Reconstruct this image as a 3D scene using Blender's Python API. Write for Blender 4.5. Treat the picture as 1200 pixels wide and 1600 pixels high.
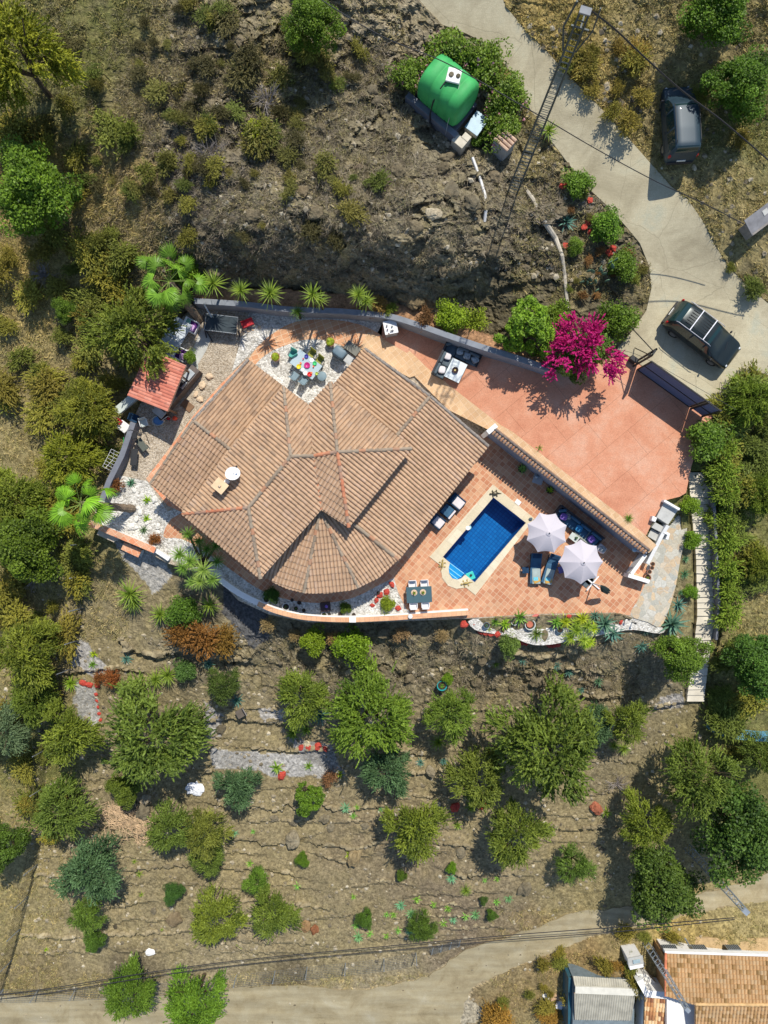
import bpy, bmesh, math, random
import numpy as np
from mathutils import Vector, Matrix
S = bpy.context.scene
for o in list(bpy.data.objects): bpy.data.objects.remove(o)
# ---------------- camera (straight down, 44.4 m above the pool terrace) ----------------
CAMZ, FPX = 44.4, 1109.0
cd = bpy.data.cameras.new('camera'); cam = bpy.data.objects.new('camera', cd)
S.collection.objects.link(cam); cam.location = (0, 0, CAMZ); cam.rotation_euler = (0, 0, 0)
cd.sensor_fit = 'VERTICAL'; cd.sensor_height = 24.0; cd.lens = 24.0*FPX/1600.0
cd.clip_start = 0.1; cd.clip_end = 1500
S.camera = cam
# ---------------- sky and sun ----------------
ELEV = math.radians(55.5); AZ = math.radians(18.0)
w = bpy.data.worlds.new("World"); S.world = w; w.use_nodes = True
nt = w.node_tree; bg = nt.nodes['Background']
sky = nt.nodes.new('ShaderNodeTexSky'); sky.sky_type = 'NISHITA'; sky.sun_disc = False
sky.sun_elevation = ELEV; sky.sun_rotation = AZ; sky.dust_density = 0.4; sky.ozone_density = 2.0
nt.links.new(sky.outputs[0], bg.inputs[0]); bg.inputs[1].default_value = 0.13
sl = bpy.data.lights.new('sun', 'SUN'); sl.energy = 4.5; sl.angle = math.radians(0.5); sl.color = (1.0, 0.94, 0.84)
so = bpy.data.objects.new('sun', sl); S.collection.objects.link(so)
tosun = Vector((math.sin(AZ)*math.cos(ELEV), math.cos(AZ)*math.cos(ELEV), math.sin(ELEV)))
so.rotation_euler = tosun.to_track_quat('Z', 'Y').to_euler(); so.location = (0, 0, 60)
S.view_settings.view_transform = 'Standard'; S.view_settings.look = 'None'
S.view_settings.exposure = 0.15; S.view_settings.gamma = 1.0
S.cycles.max_bounces = 6; S.cycles.transparent_max_bounces = 12
R = random.Random(7); NR = np.random.default_rng(11)

# ---------------- helpers ----------------
def W(px, py, z=0.0):
    k = (CAMZ - z)/FPX
    return Vector(((px-600.0)*k, -(py-800.0)*k, z))
COL = S.collection
def link(o): COL.objects.link(o); return o
def tag(o, label=None, cat=None, group=None, kind=None):
    if label: o['label'] = label
    if cat: o['category'] = cat
    if group: o['group'] = group
    if kind: o['kind'] = kind
    return o
# materials ------------------------------------------------
MATS = {}
def mat(name, col, rough=0.75, spec=0.3, metal=0.0, var=0.12, vscale=3.0, bump=0.0, bscale=20.0, tile=None, coat=0.0):
    """plain procedural material: colour with noise variation and a fine bump"""
    if name in MATS: return MATS[name]
    m = bpy.data.materials.new(name); m.use_nodes = True; MATS[name] = m
    n = m.node_tree; L = n.links; b = n.nodes['Principled BSDF']
    b.inputs['Roughness'].default_value = rough; b.inputs['Metallic'].default_value = metal
    b.inputs['Specular IOR Level'].default_value = spec
    if coat: b.inputs['Coat Weight'].default_value = coat
    tc = n.nodes.new('ShaderNodeTexCoord')
    nz = n.nodes.new('ShaderNodeTexNoise'); nz.inputs['Scale'].default_value = vscale; nz.inputs['Detail'].default_value = 6
    L.new(tc.outputs['Object'], nz.inputs['Vector'])
    mr = n.nodes.new('ShaderNodeMapRange'); mr.inputs['From Min'].default_value = .3; mr.inputs['From Max'].default_value = .7
    mr.inputs['To Min'].default_value = 1-var; mr.inputs['To Max'].default_value = 1+var
    L.new(nz.outputs['Fac'], mr.inputs['Value'])
    mx = n.nodes.new('ShaderNodeVectorMath'); mx.operation = 'SCALE'
    mx.inputs[0].default_value = col[:3]; L.new(mr.outputs[0], mx.inputs['Scale'])
    L.new(mx.outputs[0], b.inputs['Base Color'])
    if bump:
        n2 = n.nodes.new('ShaderNodeTexNoise'); n2.inputs['Scale'].default_value = bscale; n2.inputs['Detail'].default_value = 5
        L.new(tc.outputs['Object'], n2.inputs['Vector'])
        bp = n.nodes.new('ShaderNodeBump'); bp.inputs['Strength'].default_value = bump; bp.inputs['Distance'].default_value = .05
        L.new(n2.outputs['Fac'], bp.inputs['Height']); L.new(bp.outputs[0], b.inputs['Normal'])
    return m
def nodes(name, rough=.8, spec=.3):
    m = bpy.data.materials.new(name); m.use_nodes = True; MATS[name] = m
    b = m.node_tree.nodes['Principled BSDF']; b.inputs['Roughness'].default_value = rough; b.inputs['Specular IOR Level'].default_value = spec
    return m, m.node_tree, b
def nd(n, typ, **kw):
    x = n.nodes.new(typ)
    for k, v in kw.items():
        if hasattr(x, k) and not k[0].isupper(): setattr(x, k, v)
        else: x.inputs[k.replace('_', ' ')].default_value = v
    return x
def ramp(n, stops):
    r = n.nodes.new('ShaderNodeValToRGB'); e = r.color_ramp.elements
    while len(e) > 1: e.remove(e[-1])
    e[0].position = stops[0][0]; e[0].color = (*stops[0][1], 1)
    for p, c in stops[1:]:
        k = e.new(p); k.color = (*c, 1)
    return r
def leaf_mat(name, c0, c1, trans=.25, rough=.55, objcol=True):
    """foliage: per-leaf value attribute v mixes two greens, tinted by the object colour"""
    m, n, b = nodes(name, rough, .25); L = n.links
    at = nd(n, 'ShaderNodeAttribute'); at.attribute_name = 'v'
    r = ramp(n, [(0, c0), (1, c1)]); L.new(at.outputs['Fac'], r.inputs[0])
    out = r.outputs[0]
    if objcol:
        oi = nd(n, 'ShaderNodeObjectInfo'); mm = nd(n, 'ShaderNodeMix', data_type='RGBA', blend_type='MULTIPLY')
        mm.inputs[0].default_value = 1; L.new(out, mm.inputs[6]); L.new(oi.outputs['Color'], mm.inputs[7]); out = mm.outputs[2]
    L.new(out, b.inputs['Base Color'])
    tr = nd(n, 'ShaderNodeBsdfTranslucent'); L.new(out, tr.inputs[0])
    ms = nd(n, 'ShaderNodeMixShader'); ms.inputs[0].default_value = trans
    L.new(b.outputs[0], ms.inputs[1]); L.new(tr.outputs[0], ms.inputs[2])
    L.new(ms.outputs[0], n.nodes['Material Output'].inputs[0])
    return m
# meshes ---------------------------------------------------
def mesh_np(name, V, F, material=None, v=None, smooth=False, uv=None):
    """numpy verts (n,3), faces (m,k) all same k"""
    me = bpy.data.meshes.new(name); V = np.asarray(V, np.float32); F = np.asarray(F, np.int32)
    m, k = F.shape
    me.vertices.add(len(V)); me.vertices.foreach_set('co', V.ravel())
    me.loops.add(m*k); me.loops.foreach_set('vertex_index', F.ravel())
    me.polygons.add(m); me.polygons.foreach_set('loop_start', np.arange(0, m*k, k, dtype=np.int32))
    me.polygons.foreach_set('loop_total', np.full(m, k, np.int32))
    me.polygons.foreach_set('use_smooth', np.full(m, smooth, bool))
    me.update(calc_edges=True)
    if v is not None:
        v = np.asarray(v, np.float32)
        if v.ndim == 1: v = np.stack([v, v, v, np.ones_like(v)], 1)
        a = me.color_attributes.new('v', 'FLOAT_COLOR', 'POINT'); a.data.foreach_set('color', v.ravel())
    if material: me.materials.append(material)
    return me
class MB:
    """collects boxes, prisms, tubes; build() links them as ONE mesh object"""
    def __init__(s): s.v = []; s.f = []
    def add(s, vs, fs):
        o = len(s.v); s.v += [tuple(x) for x in vs]; s.f += [tuple(i+o for i in f) for f in fs]; return s
    def box(s, x, y, z, sx, sy, sz, rz=0.0, rx=0.0, ry=0.0, tp=1.0):
        """centre x,y; z = bottom (when unrotated)"""
        M = Matrix.Translation((x, y, z+sz/2)) @ Matrix.Rotation(rz, 4, 'Z') @ Matrix.Rotation(ry, 4, 'Y') @ Matrix.Rotation(rx, 4, 'X')
        vs = []
        for k in (-1, 1):
            t = tp if k > 0 else 1
            for a, b in ((-1, -1), (1, -1), (1, 1), (-1, 1)): vs.append(M @ Vector((a*sx/2*t, b*sy/2*t, k*sz/2)))
        return s.add(vs, [(3, 2, 1, 0), (4, 5, 6, 7), (0, 1, 5, 4), (1, 2, 6, 5), (2, 3, 7, 6), (3, 0, 4, 7)])
    def prism(s, poly, z0, z1):
        n = len(poly)
        A = sum(poly[i][0]*poly[(i+1) % n][1]-poly[(i+1) % n][0]*poly[i][1] for i in range(n))
        if A < 0: poly = poly[::-1]
        vs = [(p[0], p[1], z0) for p in poly]+[(p[0], p[1], z1) for p in poly]
        return s.add(vs, [tuple(range(n-1, -1, -1)), tuple(range(n, 2*n))]+[(i, (i+1) % n, n+(i+1) % n, n+i) for i in range(n)])
    def tube(s, pts, r, n=8, cap=True):
        """pts list of 3-vectors, r number or list"""
        P = [Vector(p) for p in pts]; rs = r if isinstance(r, (list, tuple)) else [r]*len(P)
        vs = []; up = Vector((0, 0, 1))
        for i, p in enumerate(P):
            d = (P[min(i+1, len(P)-1)]-P[max(i-1, 0)]).normalized()
            a = d.cross(up) if abs(d.z) < .95 else d.cross(Vector((1, 0, 0)))
            a.normalize(); b = d.cross(a)
            for k in range(n):
                t = 2*math.pi*k/n; vs.append(p+a*math.cos(t)*rs[i]+b*math.sin(t)*rs[i])
        fs = []
        for i in range(len(P)-1):
            for k in range(n):
                fs.append((i*n+k, i*n+(k+1) % n, (i+1)*n+(k+1) % n, (i+1)*n+k))
        if cap: fs += [tuple(range(n-1, -1, -1)), tuple((len(P)-1)*n+k for k in range(n))]
        return s.add(vs, fs)
    def lathe(s, prof, x=0, y=0, z=0, n=16, sx=1, sy=1):
        vs = []; fs = []
        for r, h in prof:
            for k in range(n):
                t = 2*math.pi*k/n; vs.append((x+r*math.cos(t)*sx, y+r*math.sin(t)*sy, z+h))
        for i in range(len(prof)-1):
            for k in range(n): fs.append((i*n+k, i*n+(k+1) % n, (i+1)*n+(k+1) % n, (i+1)*n+k))
        fs += [tuple(range(n-1, -1, -1)), tuple((len(prof)-1)*n+k for k in range(n))]
        return s.add(vs, fs)
    def blob(s, x, y, z, sx, sy, sz, seed=0, j=.12, n=10, m=6, rz=0, p=1.0):
        """rounded cushion or stone (superellipsoid when p<1)"""
        r = random.Random(seed); vs = []; fs = []
        f = lambda c: math.copysign(abs(c)**p, c)
        cr, sr = math.cos(rz), math.sin(rz)
        for i in range(m+1):
            ph = -math.pi/2+math.pi*i/m
            for k in range(n):
                t = 2*math.pi*k/n; q = 1+r.uniform(-j, j) if 0 < i < m else 1
                a = f(math.cos(ph))*f(math.cos(t))*sx/2*q; b = f(math.cos(ph))*f(math.sin(t))*sy/2*q
                vs.append((x+a*cr-b*sr, y+a*sr+b*cr, z+f(math.sin(ph))*sz/2*q))
        for i in range(m):
            for k in range(n): fs.append((i*n+k, i*n+(k+1) % n, (i+1)*n+(k+1) % n, (i+1)*n+k))
        return s.add(vs, fs)
    def build(s, name, material, parent=None, bevel=0.0, smooth=False, seg=2):
        me = bpy.data.meshes.new(name); me.from_pydata(s.v, [], s.f); me.update()
        if material: me.materials.append(material)
        if smooth: me.polygons.foreach_set('use_smooth', [True]*len(me.polygons))
        o = link(bpy.data.objects.new(name, me))
        if parent is not None: o.parent = parent
        if bevel:
            b = o.modifiers.new('bevel', 'BEVEL'); b.width = bevel; b.segments = seg; b.limit_method = 'ANGLE'
        return o
def put(name, me, parent=None, loc=(0, 0, 0), rz=0, sc=1.0):
    o = link(bpy.data.objects.new(name, me)); o.location = loc; o.rotation_euler = (0, 0, rz)
    o.scale = (sc,)*3 if not isinstance(sc, (tuple, list)) else sc
    if parent is not None: o.parent = parent
    return o
def empty(name, loc, rz=0.0, label=None, cat=None, group=None, sc=1.0):
    o = link(bpy.data.objects.new(name, None)); o.location = loc; o.rotation_euler = (0, 0, rz); o.scale = (sc,)*3
    o.empty_display_size = .2
    return tag(o, label, cat, group)
def kids(o): return [c for c in KIDS.get(o.name, [])]
def copy_tree(o, loc, rz=0.0, label=None, sc=1.0, group=None, color=None):
    def rec(s, par):
        c = s.copy(); link(c); c.parent = par
        if color is not None: c.color = color
        for ch in [x for x in s.children]: rec(ch, c)
        return c
    c = rec(o, None); c.location = loc; c.rotation_euler = (0, 0, rz); c.scale = (sc,)*3 if not isinstance(sc, (tuple, list)) else sc
    if label: c['label'] = label
    if group: c['group'] = group
    return c
def ia(dx, dy): return math.atan2(-dy, dx)      # picture direction -> plan angle
def smooth_poly(pts, n=6, closed=True):
    out = []; N = len(pts)
    rng = range(N) if closed else range(N-1)
    for i in rng:
        g = (lambda k: pts[k % N]) if closed else (lambda k: pts[max(0, min(N-1, k))])
        p0, p1, p2, p3 = g(i-1), g(i), g(i+1), g(i+2)
        for j in range(n):
            t = j/n
            out.append(tuple(.5*((2*p1[a])+(-p0[a]+p2[a])*t+(2*p0[a]-5*p1[a]+4*p2[a]-p3[a])*t*t+(-p0[a]+3*p1[a]-3*p2[a]+p3[a])*t**3) for a in range(len(p1))))
    if not closed: out.append(tuple(pts[-1]))
    return out
def in_poly(X, Y, poly):
    c = np.zeros(X.shape, bool); n = len(poly)
    for i in range(n):
        x0, y0 = poly[i][:2]; x1, y1 = poly[(i+1) % n][:2]
        if y0 == y1: continue
        t = ((y0 > Y) != (y1 > Y)) & (X < (x1-x0)*(Y-y0)/(y1-y0)+x0)
        c ^= t
    return c
def seg_dist(X, Y, pl):
    """distance to a polyline and signed side (positive = below the line in the picture)"""
    D = np.full(X.shape, 1e9); Sg = np.zeros(X.shape)
    for (x0, y0), (x1, y1) in zip(pl[:-1], pl[1:]):
        dx, dy = x1-x0, y1-y0; L2 = dx*dx+dy*dy+1e-9
        t = np.clip(((X-x0)*dx+(Y-y0)*dy)/L2, 0, 1)
        ex, ey = X-x0-t*dx, Y-y0-t*dy; d = np.hypot(ex, ey)
        k = d < D; D = np.where(k, d, D); Sg = np.where(k, np.sign(dx*ey-dy*ex), Sg)
    return D, Sg
_T = NR.random((256, 256))
def vnoise(x, y, s=0):
    x = x+s*17.3; y = y+s*31.7
    xi = np.floor(x).astype(int); yi = np.floor(y).astype(int); u = x-xi; v = y-yi
    u = u*u*(3-2*u); v = v*v*(3-2*v)
    a = _T[xi & 255, yi & 255]; b = _T[(xi+1) & 255, yi & 255]; c = _T[xi & 255, (yi+1) & 255]; d = _T[(xi+1) & 255, (yi+1) & 255]
    return (a*(1-u)+b*u)*(1-v)+(c*(1-u)+d*u)*v
def fbm(x, y, o=4, s=0):
    r = 0; a = .5
    for i in range(o): r = r+a*vnoise(x*2**i, y*2**i, s+i); a *= .5
    return r/(1-.5**o)
def facets(x, y, s=0, tilt=1.2):
    """blocky rock facets: every Voronoi cell is a tilted plane"""
    xi = np.floor(x).astype(int); yi = np.floor(y).astype(int)
    best = np.full(x.shape, 9.0); val = np.zeros(x.shape)
    for a in (-1, 0, 1):
        for b in (-1, 0, 1):
            cx, cy = xi+a, yi+b
            r1 = _T[(cx+s) & 255, cy & 255]; r2 = _T[cx & 255, (cy+91+s) & 255]; r3 = _T[(cx+57) & 255, (cy+s) & 255]; r4 = _T[(cx+s) & 255, (cy+133) & 255]
            ex, ey = x-cx-r1, y-cy-r2; d = ex*ex+ey*ey; k = d < best
            best = np.where(k, d, best); val = np.where(k, r3+tilt*((r4-.5)*ex+(r1-.3)*ey), val)
    return val
# ================= TERRAIN =================
CP = [(0,0,5),(200,0,6),(400,0,6.5),(560,0,6.3),(680,0,5.6),(790,0,5.6),(900,0,5.8),(1100,0,6.2),(1200,0,6.6),
(0,200,3),(200,200,4.5),(400,200,5.3),(560,200,5),(640,180,4.3),(700,160,4.1),(740,220,3.7),(850,150,4.4),(960,180,4.2),(1060,200,3.8),(1200,150,4.8),
(0,400,.5),(200,380,2.0),(300,385,3.4),(400,392,4.2),(500,395,4.4),(600,400,4.4),(700,400,4.0),(780,400,3.4),(850,370,3.0),(900,330,2.8),(960,330,2.7),(1050,330,2.9),(1150,330,3.4),
(290,440,1.2),(400,440,1.0),(500,444,1.0),(600,456,1.1),(700,462,1.3),(780,470,1.5),(850,480,1.7),(930,500,1.5),(1000,480,1.5),
(1020,560,1.35),(1100,520,1.4),(1160,470,1.6),(1180,560,1.3),(1100,400,2.3),(980,545,1.35),(1250,500,1.8),
(300,490,.0),(640,490,.8),(860,560,1.0),(1140,640,.9),(1200,640,.2),(1130,760,-.1),(1110,800,-.3),(1100,950,-1.8),(1090,1085,-3.4),(1200,800,-1.2),(1200,950,-2.6),(1200,1100,-4.2),
(0,600,-1.5),(100,600,-1),(180,600,-.4),(0,800,-2.5),(100,800,-1.4),(150,850,-.8),(0,1000,-4),(100,1000,-2.7),(160,950,-1.8),(210,870,-.9),(270,900,-1.2),
(340,960,-2.0),(450,990,-2.2),(600,990,-2.1),(700,985,-1.4),(740,995,-.5),(900,1000,-.5),(1000,985,-.4),(1040,990,-.6),
(200,1000,-2.4),(300,1050,-3),(450,1060,-3.9),(600,1080,-4.3),(800,1080,-3.9),(1000,1070,-3.2),
(100,1100,-4),(300,1120,-4.4),(500,1150,-5.1),(700,1150,-5.1),(900,1150,-5),(1050,1150,-4.6),
(0,1200,-5.8),(200,1250,-5.8),(400,1250,-6),(600,1250,-6.2),(800,1250,-6.2),(1000,1250,-6.1),(1200,1250,-6),
(0,1400,-7.8),(200,1400,-7.6),(400,1400,-7.8),(600,1400,-7.9),(800,1400,-7.9),(1000,1400,-8),(1200,1400,-8),
(0,1530,-9),(300,1530,-9.1),(600,1530,-9.2),(900,1480,-9),(1050,1440,-8.3),(1200,1440,-7.6),(1100,1475,-7.1),(1200,1480,-6.9),(1020,1480,-7.6),(945,1516,-7.3),(1000,1515,-7.3),(880,1520,-8.8),(960,1480,-8.2),(600,1650,-10),(1200,1650,-8.0),(960,1600,-9.6),(0,1650,-10),
(-700,-700,9),(600,-900,13),(1900,-700,12),(-700,800,-6),(1900,800,-3),(-700,2300,-15),(600,2500,-17),(1900,2300,-14)]
CP = np.array(CP, float)
def tps_fit(c):
    n = len(c); d = np.hypot(c[:, None, 0]-c[None, :, 0], c[:, None, 1]-c[None, :, 1])/100
    K = np.where(d > 0, d*d*np.log(d+1e-12), 0)+np.eye(n)*.02
    P = np.c_[np.ones(n), c[:, :2]/100]; A = np.zeros((n+3, n+3)); A[:n, :n] = K; A[:n, n:] = P; A[n:, :n] = P.T
    return np.linalg.solve(A, np.r_[c[:, 2], 0, 0, 0])
TW = tps_fit(CP)
def tps(X, Y):
    x = X.ravel()/100; y = Y.ravel()/100; r = np.full(x.shape, TW[-3])+TW[-2]*x+TW[-1]*y
    for i in range(len(CP)):
        d2 = (x-CP[i, 0]/100)**2+(y-CP[i, 1]/100)**2
        r += TW[i]*.5*d2*np.log(d2+1e-12)
    return r.reshape(X.shape)
def axis(lo, hi, st, tails):
    a = np.arange(lo, hi+.1, st); return np.r_[lo-np.array(tails[::-1]), a, hi+np.array(tails)]
tails = [12, 30, 60, 110, 180, 300, 500, 900, 1500, 2600]
gx = axis(-60, 1260, 2.5, tails); gy = axis(-60, 1660, 2.5, tails)
cgx = np.r_[gx[:10], np.arange(-60, 1261, 12.), gx[-10:]]; cgy = np.r_[gy[:10], np.arange(-60, 1661, 12.), gy[-10:]]
CX, CY = np.meshgrid(np.clip(cgx, -900, 2100), np.clip(cgy, -1100, 2700)); CZ = np.clip(tps(CX, CY), -24, 18)
def bil(ax, ay, Z, X, Y):
    X = np.clip(X, ax[0], ax[-1]-.001); Y = np.clip(Y, ay[0], ay[-1]-.001)
    i = np.clip(np.searchsorted(ax, X, 'right')-1, 0, len(ax)-2); j = np.clip(np.searchsorted(ay, Y, 'right')-1, 0, len(ay)-2)
    u = (X-ax[i])/(ax[i+1]-ax[i]); v = (Y-ay[j])/(ay[j+1]-ay[j])
    return (Z[j, i]*(1-u)+Z[j, i+1]*u)*(1-v)+(Z[j+1, i]*(1-u)+Z[j+1, i+1]*u)*v
GX, GY = np.meshgrid(gx, gy); Z = bil(cgx, cgy, CZ, GX, GY)
def zdrive(px, py=0):
    t = min(1, max(0, (px-600)/240)); return 1.3*t*t*(3-2*t)
def zdrive_np(X):
    t = np.clip((X-600)/240, 0, 1); return 1.3*t*t*(3-2*t)
# outlines in picture coordinates
PAD = [(303,472),(282,500),(262,545),(240,590),(205,660),(196,690),(157,775),(148,800),(180,830),(240,868),(262,880),(342,905),(372,938),(420,960),(480,972),(560,973),(720,967),
       (965,958),(1030,978),(1052,925),(1066,850),(1062,800),(1012,866),(768,672),(622,560),(600,505),(560,494),(450,483)]
DRIVE = [(598,503),(650,510),(720,535),(800,560),(862,578),(905,574),(950,560),(985,557),(1020,582),(1118,650),(1098,664),(1092,690),(1080,730),(1072,770),(1062,776),(1038,782),(1024,806),(1007,842),(1020,853),(1014,863),(768,672),(700,622),(622,560),(585,530)]
POOLHOLE = [(776,768),(834,812),(736,922),(700,905),(676,868)]
ROAD = [(640,-60),(655,0),(690,38),(728,52),(768,72),(795,110),(822,160),(850,205),(880,245),(915,290),(945,318),(975,350),(1000,380),(1014,415),(1018,450),(1010,485),(990,515),(964,545),(985,558),(1020,584),
        (1118,648),(1150,612),(1180,578),(1330,640),(1330,560),(1200,474),(1170,448),(1140,418),(1118,385),(1098,345),(1075,312),(1048,290),(1012,250),(975,208),(935,165),(896,126),(858,84),(822,48),(790,10),(765,-60)]
TRACK = [(-80,1580),(60,1556),(150,1560),(300,1552),(430,1540),(560,1545),(660,1528),(720,1490),(800,1462),(900,1428),(980,1418),(1060,1402),(1140,1385),(1260,1345),(1260,1395),(1160,1412),(1080,1428),(1000,1448),(930,1462),(860,1490),(800,1512),(740,1545),(720,1600),(735,1700),(-80,1700)]
LINES = [[(187,1000),(200,1015),(225,1022),(250,1026),(280,1018),(310,1022),(345,1030),(385,1036)],[(100,1052),(150,1048),(188,1046),(215,1050)],
 [(318,1128),(360,1124),(400,1129),(440,1131),(475,1125)],[(145,1166),(190,1160),(200,1168)],[(72,1315),(105,1312),(145,1311)],[(145,1290),(175,1294),(188,1308),(240,1303)],
 [(60,1369),(95,1371),(130,1366)],[(200,1362),(250,1356),(292,1354)],[(350,1357),(376,1361),(400,1360)],[(345,1306),(370,1312),(400,1314),(412,1321),(440,1320),(470,1311)],
 [(35,1464),(90,1468),(130,1466)],[(150,1464),(230,1461),(290,1457),(390,1456)],[(178,1419),(217,1413)],[(335,1258),(370,1263),(400,1263),(442,1268),(447,1257),(476,1271)],
 [(505,1258),(522,1268),(560,1266),(592,1262)],[(498,1321),(555,1328),(592,1320)],[(508,1341),(535,1349),(567,1340)],[(628,1340),(650,1343),(682,1335)],[(688,1320),(740,1326)],
 [(700,1280),(750,1280)],[(705,1364),(725,1372),(760,1368),(800,1368)],[(425,1361),(455,1368)],[(858,1293),(890,1298),(940,1294),(992,1300)],[(1000,1110),(1030,1106),(1062,1100)],
 [(240,1206),(300,1201),(330,1206)],[(395,1170),(470,1176),(520,1172)],[(590,1206),(660,1210),(700,1203)],[(430,1418),(470,1414),(500,1420)],[(330,1412),(400,1408),(440,1412)],[(560,1180),(620,1176),(660,1180)],
 [(760,1040),(820,1052),(880,1046),(940,1052)],[(790,1022),(850,1030),(905,1020)],[(880,1085),(940,1092),(1000,1082)]]
_r = random.Random(5)
def crosses(px, py): return any(min(abs(py-q[1]) for q in pl_ if abs(q[0]-px) < 60) < 9 for pl_ in LINES if any(abs(q[0]-px) < 60 for q in pl_))
for y0_ in list(range(1112, 1500, 17)):
    x = 110-max(0, y0_-1150)*.22+_r.uniform(0, 40); xe = 1000 if y0_ < 1380 else 760
    while x < xe:
        l_ = _r.uniform(60, 190); n_ = int(l_/26)+2; sl = _r.uniform(-.05, .03); pl_ = [(x+l_*i/(n_-1), y0_+sl*l_*i/(n_-1)+_r.uniform(-3.5, 3.5)-(x-500)*.012) for i in range(n_)]
        if pl_[-1][0] < xe+30 and not any(crosses(*q) for q in pl_) and _r.random() < .8: LINES.append(pl_)
        x += l_+_r.uniform(20, 90)
NBIG = 33
RIDGES = [(LINES[i], .6 if i == 0 else (.44 if i < NBIG else .2)) for i in range(len(LINES))]
def far(x): return np.maximum(0, np.maximum(np.abs(GX-600)-700, np.abs(GY-800)-900))/400
# rockiness: cliff, upper slope and the slope under the terrace
def gauss(x, y, rx, ry): return np.exp(-((GX-x)/rx)**2-((GY-y)/ry)**2)
rock = np.clip(1.1*gauss(520,410,260,45)+.9*gauss(760,330,170,110)+.8*gauss(560,180,140,160)+.5*gauss(300,250,160,120)+.9*gauss(600,1030,170,45)+.6*gauss(420,1030,120,40)+.5*gauss(850,1060,150,40)+.45*gauss(400,80,200,100)+.25, 0, 1)
rock = np.where(GX < 240, rock*.5, rock); rock = np.where(GY > 1110, rock*.25, rock)
rock = np.where((GX > 1010) & (GY < 900), rock*.4, rock)
wx = GX+12*(fbm(GX/40, GY/40, 3, 5)-.5)*2; wy = GY+12*(fbm(GX/40, GY/40, 3, 9)-.5)*2
disp = (facets(wx/46, wy/40, 3)-.5)*.55+(facets(wx/19, wy/17, 17)-.5)*.42+(facets(wx/8, wy/7.5, 29)-.5)*.22
disp = disp*rock*.8+(fbm(GX/30, GY/30, 5, 40)-.5)*.30
Z = Z+disp
for pl, hgt in RIDGES:
    x0, x1 = min(p[0] for p in pl)-60, max(p[0] for p in pl)+60; y0, y1 = min(p[1] for p in pl)-60, max(p[1] for p in pl)+60
    a, b = np.searchsorted(gx, [x0, x1]); c, d = np.searchsorted(gy, [y0, y1])
    sx, sy = GX[c:d, a:b], GY[c:d, a:b]; jx = 4*(vnoise(sx/7, sy/7, 3)-.5); jy = 5*(vnoise(sx/6, sy/6, 8)-.5)
    D, sg = seg_dist(sx+jx, sy+jy, pl)
    Z[c:d, a:b] += -np.where(sg > 0, 1, -1)*hgt*.5*np.exp(-D/16)
# flat works
def flatten(poly, z, blend=0):
    global Z
    m = in_poly(GX, GY, poly); Z = np.where(m, z, Z)
roadm = in_poly(GX, GY, ROAD); trackm = in_poly(GX, GY, TRACK)
Zs = bil(cgx, cgy, CZ, GX, GY)
Z = np.where(roadm, Zs-.10, Z); Z = np.where(trackm, Zs-.02+(fbm(GX/60, GY/30, 3, 70)-.5)*.12, Z)
flatten(PAD, -.12); Z = np.where(in_poly(GX, GY, DRIVE), zdrive_np(GX)-.12, Z); flatten(POOLHOLE, -2.4)
# planting strip behind the long grey wall, bed of white pebbles below the pool terrace
STRIP = [(300,448),(450,452),(560,462),(620,474),(700,500),(780,528),(860,560),(862,577),(720,534),(650,508),(598,500),(450,482),(303,470)]
Z = np.where(in_poly(GX, GY, STRIP), .9+.75*zdrive_np(GX)+(fbm(GX/12, GY/12, 2)-.5)*.12, Z)
SLE = [(1070,736),(1076,800),(1082,870),(1084,960),(1079,1010),(1068,1092),(1108,1092),(1126,990),(1128,930),(1124,870),(1120,800),(1116,736)]
Z = np.where(in_poly(GX, GY, SLE), np.interp(GY, [738,860,1090], [.15,-1.0,-3.3])-.35, Z)
def H(px, py):
    if np.ndim(px): return bil(gx, gy, Z, np.asarray(px, float), np.asarray(py, float))
    return float(bil(gx, gy, Z, np.array([float(px)]), np.array([float(py)]))[0])
def HS(px, py): return float(bil(cgx, cgy, CZ, np.array([float(px)]), np.array([float(py)]))[0])
def G(px, py, dz=0.0): return W(px, py, H(px, py)+dz)
def place(px, py, hc):
    """ground point under something whose top, hc above the ground, shows at px,py"""
    z = H(px, py); qx, qy = px, py
    for _ in range(6):
        p = W(px, py, z+hc); qx = 600+p.x*FPX/(CAMZ-z); qy = 800-p.y*FPX/(CAMZ-z); z = H(qx, qy)
    return Vector((p.x, p.y, z))
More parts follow.
